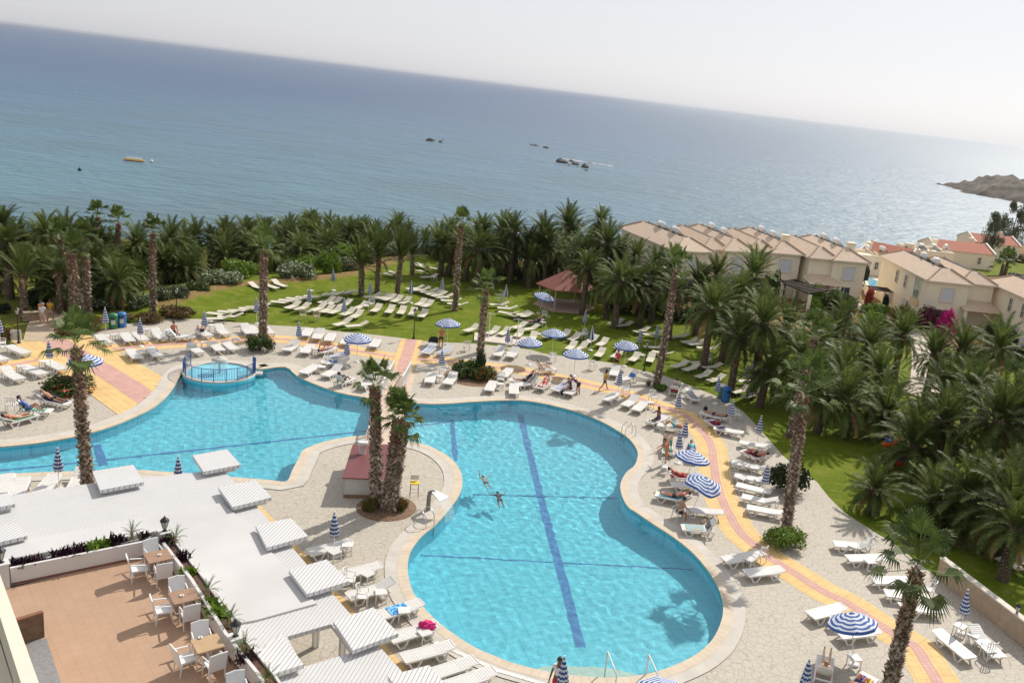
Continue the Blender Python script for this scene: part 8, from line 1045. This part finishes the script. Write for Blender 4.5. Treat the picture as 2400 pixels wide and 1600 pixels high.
    if bottom:
        v2 = [(pel + up * .08, .150, .122), (pel - up * .02, .160, .128)]; e2 = [(0, 1)]
        for i in (0, 1): b = len(v2); v2 += [(J['hp', i], .102), (J['hp', i].lerp(J['kn', i], .55), .094)]; e2 += [(1, b), (b, b + 1)]
        sm_ = skinned(v2, e2); sm_.materials.clear(); sm_.materials.append(CL[bottom]); obj('shorts', sm_, p)
    if topc:
        v2 = [(pel + up * .04, .150, .122), (belly, .140, .115), (chest, .165, .130), (chest + up * .13, .08)]; e2 = [(0, 1), (1, 2), (2, 3)]
        for i in (0, 1): b = len(v2); v2 += [(J['sh', i], .074), (J['sh', i].lerp(J['el', i], .5), .058)]; e2 += [(2, b), (b, b + 1)]
        sm_ = skinned(v2, e2); sm_.materials.clear(); sm_.materials.append(CL[topc]); obj('shirt', sm_, p)
    if hat: m = MB(); m.add([hc + hd * .015 + Q @ V((math.cos(2 * math.pi * k / 16) * r_, math.sin(2 * math.pi * k / 16) * r_, z)) for r_, z in ((.17, .035), (.112, .045), (.10, .11), (.04, .135)) for k in range(16)], [(i * 16 + k, i * 16 + (k + 1) % 16, (i + 1) * 16 + (k + 1) % 16, (i + 1) * 16 + k) for i in range(3) for k in range(16)], 0, True); obj('hat', m, p, CL[hat])
    return p
ALL_L = [(o, a) for (k, i), o in LG.items() for d_, kn_, it_ in LOUNGERS if d_ == k for a in [round(math.degrees(o.children[1].rotation_euler.x)) if o.children[1].name.startswith('backrest') else ANG[it_[i][3]]]]
def near_lounger(key):
    x, y = PLACES[key]; return min(ALL_L, key=lambda q: (q[0].location.x - x) ** 2 + (q[0].location.y - y) ** 2)
def on_lounger(key, label, pose='lie', **kw):
    o, a = near_lounger(key); ang = a; rz = o.rotation_euler.z; P = dict(kw)
    if pose == 'lie': P.setdefault('th', (90, 86)); P.update(tp=-(90 - ang)); loc = (0, .17, 0); P['hip'] = .47
    elif pose == 'knees': P.update(tp=-(90 - ang), th=(132, 120), kn=(95, 75), hip=.48); loc = (0, .17, 0)
    elif pose == 'sit': P.update(tp=8, th=(88, 84), hip=.48); loc = (0, .1, 0)
    elif pose == 'legsup': P.update(tp=-(90 - ang), th=(140, 150), kn=(15, 30), hip=.48); loc = (0, .17, 0)
    elif pose == 'prone': P.update(tp=-(90 - ang), th=(92, 90), hip=.47, sh=(150, 160), head=-4); loc = (0, .17, 0)
    v = Matrix.Rotation(rz, 3, 'Z') @ Vector(loc); return person(label, (o.location.x + v.x, o.location.y + v.y, o.location.z), rz + math.pi, **P)
def towel_mat(kind):
    key = 'towel_' + kind
    if key in MATS: return MATS[key]
    t = NT(key); st = dict(striped=((.035, .06, .20), (.74, .76, .80), 9.0, 'x'), bluepattern=((.03, .16, .52), (.20, .55, .75), 0, 0), blackpattern=((.02, .02, .022), (.35, .35, .33), 0, 0), colourful=((.62, .34, .06), (.22, .50, .62), 0, 0), purplepattern=((.10, .07, .30), (.45, .30, .50), 0, 0), yellowblue=((.03, .08, .40), (.68, .52, .10), 2.0, 'x'), greenstripe=((.04, .26, .15), (.45, .62, .55), 6.0, 'y'))
    if kind in st:
        c1, c2, f, ax = st[kind]
        if f: sp = t.n('ShaderNodeSeparateXYZ'); t.l(t.coord(), sp.inputs[0]); k = t.math('GREATER_THAN', t.math('FRACT', t.math('ADD', t.math('MULTIPLY', sp.outputs[0 if ax == 'x' else 1], f), 50.0)), .5)
        else: k = t.ramp(t.noise(9 if kind != 'blackpattern' else 16, 2), [(.47, (0, 0, 0)), (.53, (1, 1, 1))])
        t.base(t.mix(k, c1, c2)); t.rough(.95)
    else: MATS[key] = CL[kind]; return CL[kind]
    MATS[key] = t.m; return t.m
def towel(key, kind, label, part='both', y0=-.75, y1=.62, w=.56):
    o, a = near_lounger(key); ang = R(a); pts_ = []; n = 14; rnd = random.Random(label)
    if part == 'back': y0 = .30
    for i in range(n + 1):
        y = y0 + (y1 - y0) * i / n
        if y <= .255: pts_.append((y, .375))
        else: q = y - .255; pts_.append((.255 + q * math.cos(ang) - .04 * math.sin(ang), .335 + q * math.sin(ang) + .04 * math.cos(ang)))
    m = MB(); nx = 7; top_ = []
    for (y, z) in pts_:
        for j in range(nx + 1): x = -w / 2 + w * j / nx; top_.append((x + rnd.uniform(-.01, .01), y + rnd.uniform(-.008, .008), z + rnd.uniform(0, .016)))
    k = nx + 1; m.add(top_, [(i * k + j, i * k + j + 1, (i + 1) * k + j + 1, (i + 1) * k + j) for i in range(n) for j in range(nx)], 0, True)
    if part in ('back', 'both'):   # the end hangs over the top of the backrest
        y, z = pts_[-1]; e = top_[-k:]; m.add(e + [(x, yy + .05, zz - .02) for x, yy, zz in e] + [(x, yy + .06, zz - .25) for x, yy, zz in e], [(j + k * r_, j + 1 + k * r_, j + 1 + k * (r_ + 1), j + k * (r_ + 1)) for r_ in (0, 1) for j in range(nx)], 0, True)
    t = obj('towel', m, None, towel_mat(kind), loc=o.location, rot=o.rotation_euler.z); return tag(t, label, 'towel')
def crumpled(key, kind, label, dy=.5):
    o, a = near_lounger(key); b = bmesh.new(); bmesh.ops.create_icosphere(b, subdivisions=4, radius=1)
    for v in b.verts: n_ = noise.noise(v.co * 2.3 + Vector((3, 1, 0))); v.co *= 1 + .55 * n_; v.co.x *= .30; v.co.y *= .24; v.co.z = max(v.co.z, -.35) * .16 + .05
    me = bpy.data.meshes.new('crumpled_towel'); b.to_mesh(me); b.free(); me.materials.append(towel_mat(kind)); [setattr(f, 'use_smooth', True) for f in me.polygons]; v = Matrix.Rotation(o.rotation_euler.z, 3, 'Z') @ Vector((0, dy, .40)); tag(obj('towel', me, None, loc=o.location + v), label, 'towel')
def bag(x, y, c, label, s=1.0, z=0):
    p = thing('beach_bag', label, 'bag', (x, y, z), R(30)); m = MB(); m.lathe([(.0, 0), (.17, 0), (.22, .12), (.2, .26), (.13, .33), (0, .34)], 12); obj('body', m, p, CL[c], scale=(s, s * .7, s)); m = MB(); m.tube([(-.12 * s, 0, .3 * s), (-.08 * s, 0, .46 * s), (.08 * s, 0, .46 * s), (.12 * s, 0, .3 * s)], .012, 6); obj('handle', m, p, CL['black'])
# towels on loungers
towel('a5', 'ltblue', "pale blue towel under the seated sunbather in the back row"); towel('e4', 'green', "green towel under the red skinned man at the left edge", y1=.5); towel('e5', 'greenstripe', "green striped towel behind the woman in the blue swimsuit"); towel('e6', 'navy', "navy towel under the sunbather beside the red flower bed")
towel('bi', 'striped', "navy and white striped towel on a lounger above the left pool"); towel('f1', 'blue', "blue towel on the lounger behind the left pool's closed umbrella", 'seat', -.5, .1); towel('bk', 'striped', "striped towel draped on the lounger left of the man in black shorts"); towel('bl', 'striped', "striped towel on the lounger below the man in black shorts", 'seat', -.9, .2)
towel('gd', 'striped', "striped towel on the double loungers by the right pool"); towel('gc', 'red', "red towel under the sunbather at the right pool's far edge", 'seat', -.8, .2); towel('gg', 'blue', "blue towel on the raised backrest right of the walking woman", 'back'); towel('gk', 'maroon', "dark red towel draped over a raised backrest left of the blue bin"); towel('gk2', 'grey', "blue grey towel over the backrest behind the dark red one"); towel('gl', 'grey', "grey towel on the lounger between the red towel and blue bin")
towel('n3', 'green', "green towel under the bather with raised arms"); towel('n4', 'purplepattern', "purple patterned towel on the lounger behind the large open umbrella"); towel('n5', 'red', "bright red towel under the large open umbrella"); towel('gv', 'teal', "teal towel under the man in black swim shorts"); towel('kx', 'blackpattern', "black patterned towel on a raised backrest at the pool curve", 'back'); towel('kx', 'colourful', "colourful towel on the lounger seat at the pool curve", 'seat', -.8, .15)
towel('n7', 'purplepattern', "purple patterned towel on a shaded lounger below the blue bin"); crumpled('n7', 'maroon', "dark red crumpled towel on a shaded lounger below the blue bin", -.1); towel('mb', 'maroon', "dark red towel under the sunbather beside the shaded umbrella", 'seat', -.8, .5); towel('l2', 'yellowblue', "blue and yellow towel at the bottom right corner"); towel('c1', 'navy', "dark towel under the sunbather on the lawn lounger")
towel('jb', 'bluepattern', "blue patterned towel on a lounger by the slatted roofs", 'seat', -.45, .35, .62); crumpled('jp', 'magenta', "crumpled magenta towel on a lounger by the pool's near edge", .55); crumpled('a13', 'white', "folded white towel on a lounger behind the fountain", .6); crumpled('f3', 'white', "white towel bunched on a lounger left of the flower bed", .6)
# people
on_lounger('a5', "person with bare back sitting on a pale blue towel", 'sit', skin='red', bottom='black'); on_lounger('a6', "sunbather with both legs raised beside the pale blue towel", 'legsup', skin='pale', hair='fair', bottom='navy')
on_lounger('e4', "red skinned man lying on a green towel at the left edge", 'lie', skin='red', bottom='beige'); on_lounger('e5', "woman in blue swimsuit and cap reclining on a green striped towel", 'knees', skin='tan', bottom='blue', topc='blue', hat='navy'); on_lounger('e6', "sunbather in black trunks lying beside the red flower bed", 'lie', skin='tan', hair='fair')
on_lounger('bh', "sunburnt person lying face down above the left pool", 'prone', skin='red', bottom='teal'); on_lounger('fr', "dark haired woman reading on a lounger by the left pool", 'knees', skin='dark', bottom='black', topc='navy', long_hair=True)
on_lounger('ga', "person in dark clothes lying at the right pool's far left", 'lie', skin='tan', bottom='black', topc='navy'); on_lounger('gc', "sunbather on a red towel at the right pool's far edge", 'lie', skin='red', bottom='red'); on_lounger('ge', "pink skinned person reclining between two open umbrellas", 'knees', skin='pale', hair='fair', bottom='white')
on_lounger('gk2', "person reclining on the blue grey towel near the leaning palm", 'knees', skin='tan', bottom='grey'); on_lounger('n1', "girl sitting and reading on a lounger by the pool bulge", 'sit', skin='dark', bottom='purple', long_hair=True, sh=(60, 60), el=(60, 60)); on_lounger('n2', "man in turquoise shorts lying with knees up by the pool", 'knees', skin='tan', bottom='teal')
on_lounger('n3', "bather lying with both arms raised on a green towel", 'lie', skin='pale', hair='dark', bottom='maroon', sh=(150, 150), ab=(35, 35), el=(30, 30)); on_lounger('n4', "sunbather in turquoise lying on the purple patterned towel", 'lie', skin='tan', bottom='teal', topc='teal'); on_lounger('n5', "person in red reclining under the large open umbrella", 'lie', skin='red', bottom='red'); on_lounger('gv', "man in black swim shorts lying on a teal towel", 'lie', skin='red', bottom='black')
on_lounger('n6', "sunbather lying in palm shade below the blue bin", 'lie', skin='tan', bottom='navy'); on_lounger('mb', "sunbather with bent knees on a dark red towel in palm shade", 'knees', skin='red', bottom='black'); on_lounger('l1', "person with crossed raised feet at the bottom right", 'legsup', skin='pale', hair='fair', bottom='white'); on_lounger('l2', "person whose bare soles face up at the bottom right corner", 'knees', skin='red', bottom='navy'); on_lounger('c1', "sunbather in dark clothes lying on the lawn near the gazebo", 'prone', skin='tan', bottom='black', topc='navy')
G_ = lambda k: (*PEOPLE[k], 0)
person("woman in yellow top and black shorts walking along the yellow path", G_('woman'), R(-80), 'tan', 'dark', tp=4, hip=.84, th=(24, -22), kn=(8, 14), sh=(-20, 30), bottom='black', topc='yellow', s=.97, long_hair=True)
person("sunburnt man in black shorts standing by the lawn lounger", G_('man'), R(200), 'red', 'grey', tp=6, hip=.86, th=(3, 8), kn=(3, 8), sh=(10, 45), el=(20, 60), bottom='black', s=1.04); person("woman in black shorts bending over a lounger by the pool", G_('bend'), R(70), 'tan', 'brown', tp=55, hip=.85, th=(5, -5), kn=(5, 5), sh=(40, 60), bottom='black', topc='navy')
person("person in a dark top sitting on the double loungers", G_('sitdark'), R(120), 'tan', 'fair', tp=18, hip=.46, th=(88, 80), kn=(85, 80), sh=(40, 50), bottom='navy', topc='navy'); person("woman in a black skirt standing under the open umbrella", G_('umbwoman'), R(150), 'tan', 'dark', hip=.86, bottom='black', topc='red'); person("person in a dark shirt sitting with legs down by the far pool edge", G_('seatG'), R(-150), 'pale', 'fair', tp=10, hip=.46, th=(85, 80), kn=(80, 85), bottom='white', topc='black')
person("dark haired man sitting with his back to the pool curve", G_('seatK'), R(-60), 'tan', 'dark', tp=20, hip=.50, th=(85, 85), kn=(80, 80), sh=(40, 40), bottom='black'); person("woman in white top and red shorts standing at the bottom edge", G_('redwoman'), R(170), 'dark', 'dark', hip=.86, sh=(15, 20), el=(30, 20), bottom='red', topc='white')
person("swimmer stretching one arm ahead in the right pool", (*PEOPLE['swim1'], -.56), R(25), 'pale', 'fair', tp=82, hip=.30, th=(-72, -88), kn=(6, 12), sh=(165, 95), ab=(15, 60), el=(10, 10), bottom='blue', head=-45, s=.85); person("swimmer in dark swimsuit nearest the right pool's middle", (*PEOPLE['swim2'], -.70), R(20), 'tan', 'dark', tp=66, hip=.22, th=(-50, -64), kn=(20, 30), sh=(80, 80), ab=(70, 70), el=(5, 5), bottom='navy', topc='navy', s=.85)
person("orange skinned person standing behind the large open umbrella", G_('standN'), R(90), 'red', 'brown', hip=.86, tp=15, sh=(40, 40), bottom='orange'); person("person in white shirt walking away up the garden path", G_('walkwhite'), R(20), 'pale', 'grey', hip=.86, th=(15, -15), kn=(5, 10), bottom='beige', topc='white', hat='grey'); person("person in yellow shirt walking on the garden path", G_('walkyellow'), R(10), 'tan', 'dark', hip=.86, th=(-12, 14), kn=(8, 5), bottom='beige', topc='yellow'); person("person in orange walking ahead of the white shirt", G_('walkback'), R(0), 'tan', 'brown', hip=.86, bottom='beige', topc='orange')
bag(-14.05, 69.5, 'black', "large black bag on the lawn edge left of the man in black shorts", 1.9); bag(-2.9, 61.0, 'black', "black bag beside the double loungers by the pool"); bag(*PLACES['e6'][:1], PLACES['e6'][1] - 1.1, 'black', "black bag at the foot of the lounger by the left palm"); bag(7.3, 61.4, 'black', "small black bag lying on the paving near the blue bin", .8); bag(5.9, 43.2, 'beige', "round straw bag on the paving beside the pool curve", .7)

# ------------------------------------------------------------------ thin sea haze
hm = MB(); hm.box((0, 20000, 8), (62000, 44300, 48)); hz_ = bpy.data.materials.new('sea_haze'); hz_.use_nodes = True; ht = hz_.node_tree; ht.nodes.remove(ht.nodes['Principled BSDF']); hv = ht.nodes.new('ShaderNodeVolumePrincipled'); hv.inputs['Color'].default_value = (.93, .95, 1.0, 1); hv.inputs['Density'].default_value = 4.5e-5; hv.inputs['Anisotropy'].default_value = .72; ht.links.new(hv.outputs[0], ht.nodes['Material Output'].inputs['Volume'])
stuff('haze', hm, hz_, "thin pale haze over the sea fading the horizon"); sc.cycles.volume_bounces = 0
